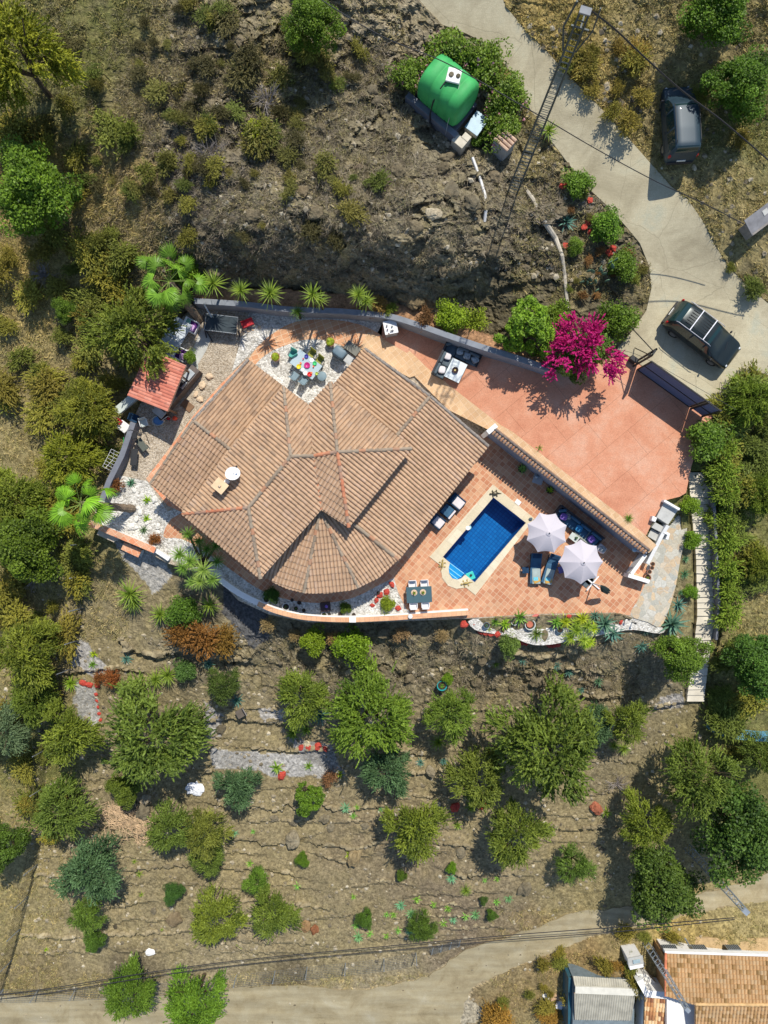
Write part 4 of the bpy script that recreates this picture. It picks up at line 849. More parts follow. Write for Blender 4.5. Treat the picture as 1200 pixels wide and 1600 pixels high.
def trunk_mb(c, R_, zc, seed, r0=.11):
    mb = MB(); r = random.Random(seed); idx = sorted(range(len(c)), key=lambda i: -np.hypot(c[i][0], c[i][1]))[:9]
    fork = Vector((r.uniform(-.1, .1), r.uniform(-.1, .1), zc*.75))
    mb.tube([(0, 0, -.4), (r.uniform(-.04, .04), r.uniform(-.04, .04), zc*.4), tuple(fork)], [r0*1.25, r0, r0*.85], 7)
    for i in idx:
        e = Vector((float(c[i][0])*.85, float(c[i][1])*.85, zc+float(c[i][2])*.9)); m_ = fork.lerp(e, .5)+Vector((r.uniform(-.1, .1), r.uniform(-.1, .1), .15)); mb.tube([fork, m_, e], [r0*.6, r0*.38, r0*.12], 5)
    return mb
PROTO = {}
def tree_proto(key, name, cat, zc, **kw):
    me, c = crown_mesh('crown', **kw); mb = trunk_mb(c, kw.get('R_', 2), zc, kw.get('seed', 1)); tm = mb.build('trunk', M_bark)
    tme = tm.data; bpy.data.objects.remove(tm); PROTO[key] = (name, cat, me, tme, zc, kw.get('R_', 2.0), zc+kw.get('Hh', 2.2)*.9)
for i in range(4): tree_proto('almond%d' % i, 'almond_tree', 'tree', 1.0, material=M_leafA, R_=2.0, Hh=1.9, nc=54+9*i, nl=19000, ls=.072, lw=.026, seed=11+i, cl=.33)
for i in range(2): tree_proto('dense%d' % i, 'broadleaf_tree', 'tree', 1.1, material=M_leafB, R_=2.0, Hh=2.2, nc=90, nl=20000, ls=.058, lw=.036, seed=31+i, style='blob', cl=.45)
for i in range(3): tree_proto('bush%d' % i, 'scrub_bush', 'bush', .1, material=M_leafS, R_=1.2, Hh=1.1, nc=40, nl=5200, ls=.075, lw=.03, seed=51+i, cl=.8, core=.2)
for i in range(2): tree_proto('shrub%d' % i, 'green_shrub', 'shrub', .1, material=M_leafB, R_=1.0, Hh=1.1, nc=40, nl=4500, ls=.06, lw=.035, seed=61+i, style='blob', cl=.9, core=.2)
tree_proto('ball', 'clipped_shrub', 'shrub', .25, material=M_leafB, R_=1.0, Hh=1.7, nc=120, nl=7000, ls=.05, lw=.03, seed=71, style='blob', cl=.35, core=.75, low=-.8)
def tree(key, px, py, rpx, label, tint=(1, 1, 1), h=None, name=None, cat=None, group=None, sz=1.0, trunk=True):
    nm, ct, me, tme, zc, R0, H0 = PROTO[key]
    g = place(px, py, rpx/25*.9); s = rpx*(CAMZ-g.z-rpx/25)/FPX/R0
    e = empty(name or nm, g, R.uniform(0, 6.28), label, cat or ct, group)
    tp = (2.6*s if h is None else h)/H0/s if h else 1.0
    zz = zc*s*(h/(H0*s) if h else 1.0)
    tr = put('trunk', tme, e, (0, 0, 0), 0, (s, s, zz/zc))
    c = put('crown', me, e, (0, 0, zz*.85), 0, (s, s, s*sz)); c.color = (*tint, 1)
    return e
OL = (.86, 1.04, .85); YG = (1.15, 1.22, .75); BG = (.62, .95, 1.9); DK = (.55, .7, .7); GR = (.75, 1.05, .8)
TREES = [('almond0',245,1148,84,'widest olive-green almond tree in the lower left of the terraced garden',OL,4.2),
('almond1',118,1138,50,'almond tree beside the grey pebble strip at the left fence',YG,3.4),
('almond2',110,1255,50,'almond tree in the left corner above the dark blue-green tree',OL,3.4),
('dense0',200,1228,30,'small dark leafy tree beside the heap of dry palm stalks',(1.1,1.0,.8),2.6),
('almond3',352,1068,29,'dark green small tree next to the fallen wooden chair',DK,2.6),
('almond1',375,1220,36,'blue-green feathery tree right of the crumpled white sheet',BG,3.0),
('almond0',478,1085,46,'light green almond tree at the left of the biggest garden pair',(1.05,1.2,.8),3.2),
('almond2',578,1112,72,'big bright green almond tree below the curved wall, centre of the slope',(.95,1.25,.7),4.6),
('almond3',705,1108,42,'almond tree below the turquoise pot on the rock slope',(.95,1.2,.8),3.4),
('almond0',606,1196,42,'grey-green feathery tree under the big central almond tree',BG,3.0),
('almond1',648,1282,50,'yellowish olive tree with a long shadow at its left, centre of lower garden',YG,3.6),
('almond2',742,1208,50,'loose olive tree between the central trees and the widest right-hand tree',(1.05,1.1,.85),3.6),
('almond3',850,1155,90,'widest dense almond tree on the right half of the terraces',(.85,1.0,.75),4.8),
('almond0',800,1292,52,'almond tree below the widest right-hand tree, above the low stone line',(1.0,1.1,.8),3.6),
('almond1',895,1342,30,'small green tree with bare stems above the dark tree shadow on the track',(.8,1.1,.9),2.8),
('almond2',270,1285,40,'olive tree below the dry palm stalks, left one of three touching crowns',OL,3.0),
('almond3',325,1292,38,'olive tree, middle one of three touching crowns right of the dry stalks',(1.1,1.05,.9),3.0),
('almond0',330,1338,28,'olive tree, lowest of three touching crowns above the small round conifer',OL,2.6),
('almond1',148,1350,52,'blue-green feathery tree in the left half of the lowest terraces',BG,3.4),
('almond3',142,1420,28,'dark green low tree directly under the blue-green feathery tree',(.8,1.1,.8),2.4),
('dense1',150,1465,19,'small rounded dark bush, lowest of the left column of trees',(.8,1.0,.8),1.6),
('dense0',272,1390,19,'small round blue-green conifer alone on the bare soil',(.5,.75,.9),1.8),
('almond2',340,1422,44,'olive tree on the lowest terrace right of the white rag',YG,3.0),
('almond0',405,1370,22,'narrow bright green tree above the wide low tree',(.8,1.2,.7),2.6),
('almond1',432,1415,40,'wide low green tree left of the rusty stump',(.95,1.1,.8),2.8),
('dense1',570,1433,16,'small dark round bush among little aloes on the lowest terrace',(.7,.9,.7),1.2),
('almond3',658,1443,24,'spiky dark green low bush right of the small round bush',(.6,.85,.6),1.4),
('dense0',472,1342,13,'tiny clipped round bush below the round clipped shrub',(.9,1.1,.6),.9),
('dense1',627,1366,10,'tiny dark bush under the yellowish olive tree',(.8,.9,.6),.8),
('dense0',706,1355,10,'tiny bright round bush left of the low stone line',(1.2,1.5,.6),.8),
('dense1',768,1427,10,'tiny dark bush by the broken fence panel, right end',(.7,.9,.7),1.0),
('dense0',755,1405,8,'tiny grey bush left above the broken fence panel',(.7,.8,1.0),.8),
('almond2',210,1535,42,'tall green tree crossed by the cables near the bottom left',(.75,1.1,.6),4.0),
('almond3',310,1548,52,'tall bright green tree leaning over the dirt track at the bottom',(.8,1.25,.6),4.8),
('almond0',1000,1278,44,'yellow-green loose tree on the right side, beside bare branches',YG,3.4),
('dense0',1028,1372,66,'dark leafy tree standing on the dirt track edge left of the pylon',(.75,.8,.8),5.6),
('dense1',1150,1290,82,'huge dark green tree behind the lattice pylon at the right edge',(.7,.85,.9),6.0),
('almond1',1080,1205,58,'broad olive tree left of the huge dark tree and below the blue pool corner',(.9,1.05,.8),4.6),
('dense0',1170,1030,56,'deep green leafy tree at the right edge beside the white stairs',(.7,.95,.85),5.0),
('almond3',1178,1168,34,'thin olive tree below the blue tarp at the right edge',(.85,1.0,.8),4.0),
('almond1',975,1120,36,'light olive small tree above the agave cluster on the right slope',(1.1,1.2,.8),2.6),
('almond0',925,1130,34,'blue-grey haze-like tree touching the widest right-hand tree',(.6,.9,1.8),2.6),
('dense1',1060,1022,44,'broad-leaved bright green fig tree beside the lower stairs',(1.1,1.2,.8),3.6),
('almond2',20,1135,42,'silvery green tree at the left edge of the picture',(.9,1.1,2.6),4.4),
('dense1',10,1312,46,'dark green tree at the left edge below the silvery one',(.7,.8,.7),4.4),
('dense0',62,302,76,'bright green broad-leaved tree at the upper left edge',(1.1,1.25,.7),5.0),
('almond0',38,100,80,'tall yellow-green tree in the top left corner',(1.5,1.35,.6),6.5),
('dense1',490,42,52,'bright green leafy tree at the top between rocky patches',(1.0,1.1,.6),3.6),
('dense0',1130,15,62,'green tree at the top right corner',(.9,1.1,.6),2.8),
('dense1',1152,135,58,'dark green tree right of the dark blue van',(.8,1.0,.6),2.8),
('almond1',215,525,70,'olive tree overhanging the red-roofed shed',(1.0,1.05,.7),4.4),
('almond3',145,645,50,'olive bush-like tree left of the red-roofed shed',(1.3,1.15,.7),2.4),
('almond2',115,720,50,'yellow-green low tree above the left fan palm',(1.4,1.3,.6),2.4),
('dense1',45,850,66,'dense green tree at the left edge below the fan palm',(.95,.95,.6),3.8),
('almond0',30,780,48,'olive tree at the left edge above the dense green one',YG,3.0),
('almond1',55,1020,56,'olive tree at the left edge outside the fence',(1.15,1.15,.7),3.0),
('almond3',60,1090,40,'low green tree outside the fence above the silvery tree',(.9,1.05,.7),2.6),
('dense0',105,485,22,'small round green shrub tree on the dry left slope',(.9,1.0,.6),1.8),
('almond2',1172,628,42,'dense green shrub tree below the white kerb at the right edge',(1.0,1.2,.6),1.3),
('almond0',1185,770,36,'olive green tree beside the stair hedge',(1.0,1.15,.6),1.2),
('almond3',1182,880,30,'yellowish green tree between stair hedge and right edge',(1.1,1.1,.6),1.2)]
for k, px, py, r_, lb, tint, h in TREES: tree(k, px, py, r_, lb, tint, h)
# named shrubs
for k, px, py, r_, lb, tint, nm, ct in [
('ball',818,521,46,'large round clipped bright green shrub left of the magenta bougainvillea',(1.5,1.7,.9),'clipped_shrub','shrub'),
('ball',483,1242,25,'round clipped dark green shrub beside the grey-pink succulent',(1.0,1.2,.7),'clipped_shrub','shrub'),
('shrub0',872,495,26,'loose yellow-green shrub behind the magenta bougainvillea',(1.3,1.3,.7),'green_shrub','shrub'),
('shrub1',704,495,26,'fluffy lime green shrub behind the corner sofa wall',(2.0,1.9,.7),'green_shrub','shrub'),
('shrub0',490,1003,22,'orange-dotted green lantana bush below the curved wall, left one',(1.6,1.5,.6),'lantana_bush','bush'),
('shrub1',552,1010,30,'red-dotted green lantana bush below the curved wall, right one',(1.4,1.5,.6),'lantana_bush','bush'),
('shrub0',905,285,24,'green leafy shrub at the road edge, upper of two',(1.1,1.3,.8),'green_shrub','shrub'),
('shrub1',948,352,26,'green leafy shrub at the road edge, lower of two',(1.1,1.4,.8),'green_shrub','shrub'),
('shrub1',900,385,14,'small green shrub left of the road-edge shrubs',(1.2,1.3,.8),'green_shrub','shrub'),
('shrub0',975,415,26,'rounded shrub beside the inner curve of the road',(1.0,1.1,.7),'green_shrub','shrub'),
('shrub1',965,500,30,'low green shrub between cactus and road entrance',(1.0,1.1,.6),'green_shrub','shrub'),
('shrub1',1080,790,16,'round bright shrub on the white landing of the long stairs',(1.4,1.5,.6),'green_shrub','shrub'),
('shrub0',1082,845,16,'round green shrub beside the stone path and long stairs',(1.2,1.4,.6),'green_shrub','shrub'),
('shrub1',1080,925,12,'small green shrub low beside the long stairs',(1.1,1.4,.6),'green_shrub','shrub'),
('shrub0',1105,690,34,'broad green shrub at the right corner below the sliding gate',(1.0,1.15,.8),'green_shrub','shrub'),
('shrub1',286,955,26,'dark green shrub under the dragon tree',(.8,1.0,.7),'green_shrub','shrub'),
('shrub0',290,1048,18,'grey-green shrub beside the pair of yuccas on the left slope',(.8,1.0,1.4),'green_shrub','shrub'),
('shrub0',700,1060,10,'bright sprig above the turquoise pot',(1.3,1.5,.6),'green_shrub','shrub'),
('shrub0',795,1008,18,'pale feathery shrub at the edge of the pebble bed',(1.2,1.2,1.4),'green_shrub','shrub'),
('shrub1',400,205,22,'yellow-olive shrub on the rocky upper slope',(2.2,1.7,.6),'green_shrub','shrub'),
('shrub0',745,215,14,'small shrub below the green tank',(1.0,1.2,.7),'green_shrub','shrub'),
('shrub1',290,425,26,'leafy shrub behind the leaning palm trunk',(1.3,1.5,.6),'green_shrub','shrub'),
('shrub0',440,905,10,'dark potted bush left end of the shaded gravel walk',(.6,.8,.6),'green_shrub','shrub'),
('shrub1',425,930,13,'dark creeping bush by the white pot rings',(.4,.6,.4),'green_shrub','shrub'),
('shrub0',605,943,13,'spiny yellow-green cactus shrub in the white gravel corner',(2.0,1.7,.8),'cactus_shrub','shrub'),
('shrub0',540,950,10,'dark shrub at the shaded right end of the gravel walk',(.9,.9,.5),'green_shrub','shrub')]:
    tree(k, px, py, r_, lb, tint, None, nm, ct)
for k, px, py, r_, n_ in [(0,640,112,28,'left of the green tank'),(1,702,78,38,'above the green tank beside the road'),(0,758,100,38,'between green tank and road'),(1,795,150,34,'right of the green tank'),(0,782,195,32,'below the tank hiding the utility box')]:
    e = tree('shrub%d' % k, px, py, r_, 'oleander bush with pink flowers '+n_, (1.15,1.2,.8), None, 'oleander_bush', 'bush')
    pts = NR.normal(0, .42, (26, 3)); pts[:, 2] = np.abs(pts[:, 2])*.6+.9; P_ = np.repeat(pts, 5, 0)+NR.normal(0, .05, (130, 3))
    U = unit(NR.normal(size=(130, 3))); Wd = unit(np.cross(U, NR.normal(size=(130, 3)))); q = quads(P_, U*.05, Wd*.045, NR.uniform(0, 1, 130))
    s_ = [c_ for c_ in e.children if c_.name.startswith('crown')][0].scale[0]; f = put('flowers', mesh_np('flowers', q[0]*s_, q[1], leaf_mat('oleander_pink', (.55,.18,.28), (.8,.45,.5), .2) if 'oleander_pink' not in MATS else MATS['oleander_pink'], v=q[2]), e)
# hedge along the stairs: separate shrubs
for i, (px, py) in enumerate([(1132,700),(1128,735),(1132,772),(1128,810),(1133,846),(1130,884),(1136,920),(1134,958)]):
    tree('bush%d' % (i % 3), px, py, 24, 'hedge plant beside the long stairs, %s from the top of the row' % ['first','second','third','fourth','fifth','sixth','seventh','last'][i], (.9,1.35,.5), None, 'hedge_plant', 'hedge', 'hedge row beside the long stairs')
# bougainvillea
e = tree('dense0', 905, 553, 50, 'magenta flowering bougainvillea hanging over the driveway wall', (.9,1.1,.8), 2.4, 'bougainvillea', 'bush')
me, c = crown_mesh('flowers', M_flower, 2.35, 2.3, 44, 6500, .07, .05, 77, 'feather', .85, .30, -.1, .55)
me2, c2 = crown_mesh('flowers', M_flower, 2.3, 2.2, 14, 900, .07, .06, 78, 'blob', .5, .25, -.2, .95)
s_ = [c_ for c_ in e.children if c_.name.startswith('crown')][0].scale[0]; cz = [c_ for c_ in e.children if c_.name.startswith('crown')][0].location.z; put('flowers', me, e, (0, 0, cz+.12), 0, s_*1.08); put('flowers', me2, e, (0, 0, cz+.3), 0, s_)
# ---- rosettes: agaves, aloes, yuccas ----
def rosette_mesh(name, nb, Ln, wd, seed, up=.5, droop=.5, segs=4, stiff=.6, lobes=1, spread=.0):
    r = np.random.default_rng(seed); V_ = []; F_ = []; v_ = []
    for h in range(lobes):
        ox, oy, oz = (r.uniform(-spread, spread), r.uniform(-spread, spread), r.uniform(-.3, .2)*spread) if lobes > 1 else (0, 0, 0)
        for i in range(nb):
            f = i/nb; a = i*2.39996+r.uniform(-.2, .2); el = math.radians(8+78*(1-f)**1.0*up*1.3+r.uniform(-7, 7)); el = math.radians(82)*(f**1.4)*1.0+math.radians(6) if True else el
            L_ = Ln*r.uniform(.8, 1.1)*(1-.35*f); b_ = len(V_); vv = r.uniform(.2, 1)
            p = np.array([ox, oy, oz+.1*f]); e_ = el
            for s_ in range(segs+1):
                t = s_/segs; w_ = wd*(1-t)**.75*(.65+.9*t*(1-t)*2) if s_ < segs else .001
                side = np.array([-math.sin(a), math.cos(a), 0])
                V_ += [p-side*w_, p+np.array([0, 0, -.25*w_]), p+side*w_]; v_ += [vv*(.6+.4*t)]*3
                e2 = e_-droop*t*1.2; p = p+np.array([math.cos(a)*math.cos(e2), math.sin(a)*math.cos(e2), math.sin(e2)])*L_/segs
            for s_ in range(segs):
                o = b_+s_*3; F_ += [(o, o+1, o+4, o+3), (o+1, o+2, o+5, o+4)]
    V_ = np.array(V_); 
    return mesh_np(name, V_, np.array(F_), None, v=np.array(v_))
M_agave = leaf_mat('agave_blade', (.07,.13,.07), (.20,.30,.17), .08, .5)
RM = {}
def rmesh(key, m_, **kw):
    me = rosette_mesh(key, **kw); me.materials.append(m_); RM[key] = me
rmesh('yucca', M_blade, nb=60, Ln=.62, wd=.022, seed=1, droop=.35); rmesh('agave', M_agave, nb=26, Ln=.6, wd=.055, seed=2, droop=.15); rmesh('aloe', M_blade, nb=18, Ln=.5, wd=.05, seed=3, droop=.3); rmesh('dracaena', M_blade, nb=80, Ln=.62, wd=.018, seed=4, droop=.8)
rmesh('cycad', M_blade, nb=46, Ln=.6, wd=.03, seed=5, droop=.7)
TYP = {'yucca': ('yucca','yucca'),'agave': ('agave','agave'),'aloe': ('aloe','aloe'),'dracaena': ('dracaena','plant'),'cycad': ('cycad','plant')}
def rosette(kind, px, py, rpx, label, tint=(1, 1, 1), h=0.0, group=None, heads=None, zb=None):
    g = place(px, py, h+.15) if zb is None else Vector((*W(px, py, zb+h+.15).xy, zb)); s = rpx*(CAMZ-g.z-h)/FPX/.62*1.3
    nm, ct = TYP[kind]
    e = empty(nm+('_tree' if h > .8 and kind == 'yucca' else ''), g, R.uniform(0, 6.28), label, ct, group)
    pts = heads or [(0, 0, 0, 1)]
    for x, y, dz, k in pts:
        c = put('leaves', RM[kind], e, (x, y, h+dz), R.uniform(0, 6.28), s*k); c.color = (*tint, 1)
    if h > .3:
        mb = MB()
        for x, y, dz, k in pts: mb.tube([(x*.1, y*.1, -.2), (x*.6, y*.6, h*.5), (x, y, h+dz)], [.09, .07, .06], 7)
        mb.build('trunk', M_bark, e)
    return e
Y = (1.25,1.25,.8); BL = (.8,1.1,1.5)
for i, (px, py, r_, h, n_) in enumerate([(333,443,22,.9,'first'),(376,453,18,1.0,'second'),(422,458,21,1.1,'third'),(488,460,19,1.4,'fourth'),(500,468,14,.8,'lower half of the fourth'),(560,460,17,1.3,'fifth'),(572,470,16,.9,'lower half of the fifth')]):
    rosette('yucca', px, py, r_, 'yucca behind the long grey wall, %s from the left' % n_, Y, h+1.2, 'yuccas behind the long grey wall')
rosette('yucca', 465, 487, 13, 'dark green yucca standing in front of the long grey wall, over the patio tiles', (.6,.8,.6), 1.3, zb=0)
for px, py, r_, lb, kd, tint, h in [
(203,928,24,'bushy double yucca on the left slope in front of the white garden bench','yucca',Y,.7),(208,942,18,'yucca just below the bushy double yucca on the left slope','yucca',Y,.4),
(250,960,18,'yucca left of the dark shrub under the dragon tree','yucca',Y,.5),(327,945,18,'yucca at the lower right of the dragon tree','yucca',Y,.9),
(110,1068,14,'bright yucca by the left fence','yucca',(1.5,1.6,.7),.2),(243,1062,17,'left yucca of the pair on the left slope','yucca',Y,.4),(262,1055,18,'right yucca of the pair on the left slope','yucca',Y,.5),
(197,1030,10,'small blue agave below the curved stone wall','agave',BL,0),(146,1022,10,'yellow-striped agave in the grey pebble patch, upper','aloe',(2.2,2.0,.5),0),(144,1038,10,'green aloe in the grey pebble patch, lower','aloe',(1,1.3,.8),0),
(162,1188,8,'small aloe on the soil right of the left almond tree','aloe',(1,1.2,1),0),(325,1038,10,'small blue agave left of the dark small tree','agave',BL,0),(370,1095,12,'blue agave beside the fallen chair','agave',BL,0),
(500,1118,16,'blue agave under the light green almond tree','agave',BL,0),(458,1146,17,'spiky aloe left of the white marble stone','aloe',Y,.1),(478,1140,14,'second aloe left of the white marble stone','aloe',(1.3,1.3,.9),.1),
(432,1200,14,'large green aloe on its red painted stone','aloe',(1.3,1.5,.9),.1),(482,1197,10,'aloe in the middle of the grey pebble strip','aloe',(1.2,1.4,.9),0),(531,1210,9,'yellow aloe by the succulent mound','aloe',(1.8,1.7,.6),0),
(455,1142,10,'small pale aloe by the aloe pair','aloe',Y,0),(685,1160,15,'yucca below the turquoise pot tree','yucca',Y,.3),(657,1192,8,'small blue agave right of the grey-green tree','agave',BL,0),(693,1190,8,'small pale agave below the yucca','agave',BL,0),
(715,1290,11,'aloe below the red and white stones','aloe',Y,0),(735,1262,12,'aloe between the red stones','aloe',Y,.1),(545,1336,9,'yellow aloe on the tan rock','aloe',(1.9,1.8,.6),0),(728,1392,10,'bright yucca in the lower right of the bare soil','yucca',Y,.1),
(217,1366,8,'bright aloe right of the blue-green feathery tree','aloe',Y,0),(209,1347,6,'tiny aloe above the bright aloe','aloe',Y,0),(220,1399,6,'tiny yellow-green aloe mid left soil','aloe',Y,0),(252,1454,4,'tiny sprig on the lowest left terrace','aloe',Y,0),
(71,1485,5,'tiny sprig at the far left of the lowest terrace','aloe',(1.8,1.9,.5),0),(228,1287,8,'thin aloe under the dry stalks','aloe',(.8,1.1,.7),0),(948,1270,12,'agave by the red and white rounded stone','aloe',Y,0),
(812,965,17,'aloe in the white pebble bed, dark green','aloe',(.9,1.2,.8),.1),(745,982,0,'','',0,0),(790,975,14,'bright green aloe in the white pebble bed, left part','aloe',(1.5,1.7,.6),.1),(870,972,16,'dark rosette left of the golden agave cluster','aloe',(1,1.4,.9),.1),
(838,990,16,'thin-leaved yucca in the middle of the pebble bed','yucca',(.9,.9,.8),.1),(857,995,9,'small blue agave beside the blue ceramic pot','agave',BL,0),
(945,975,20,'blue-grey agave, largest at the right of the golden cluster','agave',(.8,1.0,1.1),.3),(958,990,17,'blue agave with long shadow right of the golden cluster','agave',BL,.2),(935,1000,0,'','',0,0),
(1003,1010,13,'blue agave on the slope under the stone path','agave',BL,0),(1050,975,24,'large blue-grey agave at the corner of the stone path','agave',(.8,1.0,1.2),.2),(1060,945,14,'small agave above the large blue-grey one','agave',BL,0),
(870,1040,9,'blue agave on the slope below the golden cluster','agave',BL,0),(890,1050,10,'blue agave right of its smaller neighbour below the golden cluster','agave',BL,0),(878,1055,8,'bright green aloe on the slope','aloe',Y,0),(817,1032,8,'small agave on the left part of the right slope','agave',BL,0),(908,1078,8,'small agave low on the right slope','agave',BL,0),(935,1065,9,'agave in the middle of the right slope','agave',(.8,1,.9),0),
(775,1038,9,'yellow-green rosette on the rock slope','aloe',Y,0),(1072,873,7,'small agave, upper of three in the strip by the stairs','agave',(.8,1.1,.9),0),(1070,897,9,'agave, middle of three in the strip by the stairs','agave',(.8,1.1,.9),0),(1064,926,6,'agave, lowest of three in the strip by the stairs','agave',(.8,1.1,.9),0),
(843,700,10,'small aloe in the pink driveway border','aloe',(1.3,1.5,.9),0),(983,810,9,'small yucca at the tiled edge of the driveway near the steps','yucca',(.9,1.1,.7),.1),(885,345,16,'blue agave with dark shadow near the cut-off white channel','agave',BL,0),(858,203,17,'double yucca at the road edge by the lattice mast','yucca',Y,.3),
(1147,636,18,'bright yucca below the white kerb','yucca',(1.4,1.6,.8),.4),(975,1170,12,'yucca group under the light olive small tree','yucca',Y,.2),(960,1165,10,'second yucca of the group on the right','yucca',Y,.2),
(204,754,9,'blue-green agave on the pale courtyard pebbles','agave',(.8,1.2,1.2),0),(229,781,10,'yellow-green rosette, upper of two by the white stones','aloe',(1.5,1.7,.5),0),(228,810,9,'yellow-green rosette, lower of two by the white stones','aloe',(1.5,1.7,.5),0),(224,828,8,'thin grey rosette nearest the orange coping','agave',(1,1,.8),0),
(405,938,0,'','',0,0),(575,935,0,'','',0,0)]:
    if r_: rosette(kd, px, py, r_, lb, tint, h, zb=0 if (400 < px < 600 and 900 < py < 955) or (190 < px < 240 and 740 < py < 835) else None)
AL = []
for i, (px, py) in enumerate([(540,1263),(558,1262),(552,1275),(595,1265),(604,1430),(651,1406),(626,1415),(604,1463),(556,1447),(560,1465),(578,1460),(700,1420),(708,1438),(693,1443),(728,1433),(743,1430),(758,1376),(777,1374),(705,1373),(678,1414),(622,1455),(642,1428),(395,1300),(390,1350),(366,1303),(552,1402),(776,1410),(795,1405),(465,1385),(615,1430),(640,1455)]):
    e = rosette('aloe' if i % 3 else 'agave', px, py, R.uniform(6, 9.5), 'little green aloe dotted on the bare lower terraces', (1.5,1.9,1.3) if i % 2 else (1.4,2.0,1.8), 0, 'little aloes on the lower terraces'); AL.append((px, py, e, 'little green aloe'))
# golden agave cluster and dragon tree
g = place(908, 985, .8); e = empty('yucca_clump', g, 0, 'big golden-green spiky clump at the edge of the white pebble bed', 'plant')
for x, y, dz, s_, tn in [(-.9,.5,.4,1.0,(2.0,1.7,.5)),(.1,.7,.6,1.0,(2.2,1.8,.5)),(-.3,0,.7,1.1,(1.3,1.3,.7)),(.8,.1,.5,.9,(2.2,2.0,.4)),(-.6,-.5,.4,1.0,(1.6,1.5,.7)),(.2,-.6,.5,1.0,(1.8,1.7,.9)),(.7,-.8,.2,.8,(2.1,2.0,.4)),(-.2,.4,.5,.9,(1.5,1.5,.7)),(.4,.3,.7,1.0,(1.4,1.4,.8)),(.5,-1.0,.1,.7,(1.9,2.0,.5))]:
    c = put('leaves', RM['cycad'], e, (x, y, dz), R.uniform(0, 6), s_*1.15); c.color = (*tn, 1)
MB().tube([(-.4, 0, -.5), (-.4, 0, .5)], .1).tube([(.4, 0, -.5), (.4, .1, .5)], .1).build('trunk', M_bark, e)
g = place(307, 885, 2.0); e = empty('dragon_tree', g, 0, 'large dragon tree with many pale green spiky heads at the shaded corner of the villa', 'tree')
hd = [(-.6,1.9,1.5,1.0,(.9,1.1,.8)),(-1.0,.7,1.9,1.15,(1.1,1.3,.9)),(-.3,.3,2.2,1.2,(1.2,1.35,1.0)),(.5,-.2,2.2,1.25,(1.6,1.6,1.5)),(.2,-.9,1.9,1.1,(1.5,1.5,1.3)),(.9,-.8,1.8,1.0,(1.1,1.3,1.0)),(1.2,.3,1.7,.9,(.7,1.0,.8)),(.5,1.0,1.4,.95,(.7,.95,.7)),(-.9,-.1,1.6,1.0,(1.0,1.3,.8)),(-.4,-1.0,1.5,.9,(1.1,1.3,1.0)),(1.0,1.2,1.2,.85,(.6,.9,.7)),(0,1.5,1.4,.9,(.8,1.0,.8))]
mb = MB()
for x, y, dz, s_, tn in hd:
    c = put('leaves', RM['dracaena'], e, (x, y, dz), R.uniform(0, 6), s_*1.15); c.color = (*tn, 1); mb.tube([(0, 0, .5), (x*.6, y*.6, dz*.75), (x, y, dz)], [.12, .08, .06], 6)
mb.tube([(0, 0, -.5), (0, 0, .6)], [.22, .15]); mb.build('trunk', M_bark, e)
# ---- fan palms ----
def fan_mesh(seed):
    r = np.random.default_rng(seed); V_ = []; F_ = []; v_ = []
    n_ = 26
    for i in range(n_):
        a = math.radians(-120+240*i/(n_-1)); L_ = .85*(1-.25*abs(a)/2.1)*r.uniform(.9, 1.05); b_ = len(V_); w_ = .05; p0 = np.array([0, 0, 0.]); val = .45+.5*r.random()
        for s_ in range(4):
            t = s_/3; p = np.array([math.cos(a)*L_*t, math.sin(a)*L_*t, .04*(i % 2)-.30*t**2.2*(1+.4*r.random())]); side = np.array([-math.sin(a), math.cos(a), 0])*w_*(.35+.9*t if t < .6 else (1-t)*2.2+.05)
            V_ += [p-side, p+side]; v_ += [val]*2
        for s_ in range(3): o = b_+2*s_; F_.append((o, o+1, o+3, o+2))
    return mesh_np('fan', np.array(V_), np.array(F_), M_blade, v=np.array(v_))
FM = [fan_mesh(1), fan_mesh(2)]
def fan_palm(base, top, label, nf=16, sz=1.0, tint=(.75,1.05,.5), seed=0):
    r = random.Random(seed); e = empty('fan_palm', base, 0, label, 'palm tree'); tp = top-base
    mid = tp*.5+Vector((r.uniform(-.1, .1), r.uniform(-.1, .1), 0)); mb = MB(); ks = 14
    pts = [(tp*(i/ks)).lerp(mid*(2*i/ks) if i < ks/2 else mid.lerp(tp, 2*i/ks-1), .5) for i in range(ks+1)]
    mb.tube(pts, [.24-.06*i/ks+(.03 if i % 2 else 0) for i in range(ks+1)], 10); mb.build('trunk', mat('palm_trunk', (.22,.17,.12), .95, var=.35, vscale=12, bump=.9), e)
    for i in range(nf):
        a = 2.4*i+r.uniform(-.3, .3); el = math.radians(r.uniform(-25, 60)); pl = r.uniform(.7, 1.5)*sz; d = Vector((math.cos(a)*math.cos(el), math.sin(a)*math.cos(el), math.sin(el)))
        f = empty('frond', tp, 0); f.parent = e
        MB().tube([(0, 0, 0), d*pl*.5+Vector((0, 0, .06)), d*pl], [.025, .018, .012], 5).build('stalk', mat('palm_stalk', (.2,.28,.06), .5), f)
        bl = put('blade', FM[i % 2], f, d*pl, 0, sz*r.uniform(.6, .95)); bl.rotation_euler = (r.uniform(-.9, .9), -el*.7+r.uniform(-.1, .8), a); k = r.uniform(.6, 1.2); bl.color = (tint[0]*k, tint[1]*k, tint[2]*k, 1)
    return e
fan_palm(W(312,500,0), W(264,440,3.6), 'leaning fan palm behind the left end of the long grey wall', 16, 1.15, seed=3)
fan_palm(W(208,795,0), W(126,788,3.8), 'leaning fan palm with bright fronds over the left white pebble yard', 15, 1.2, (.9,1.35,.4), seed=5)
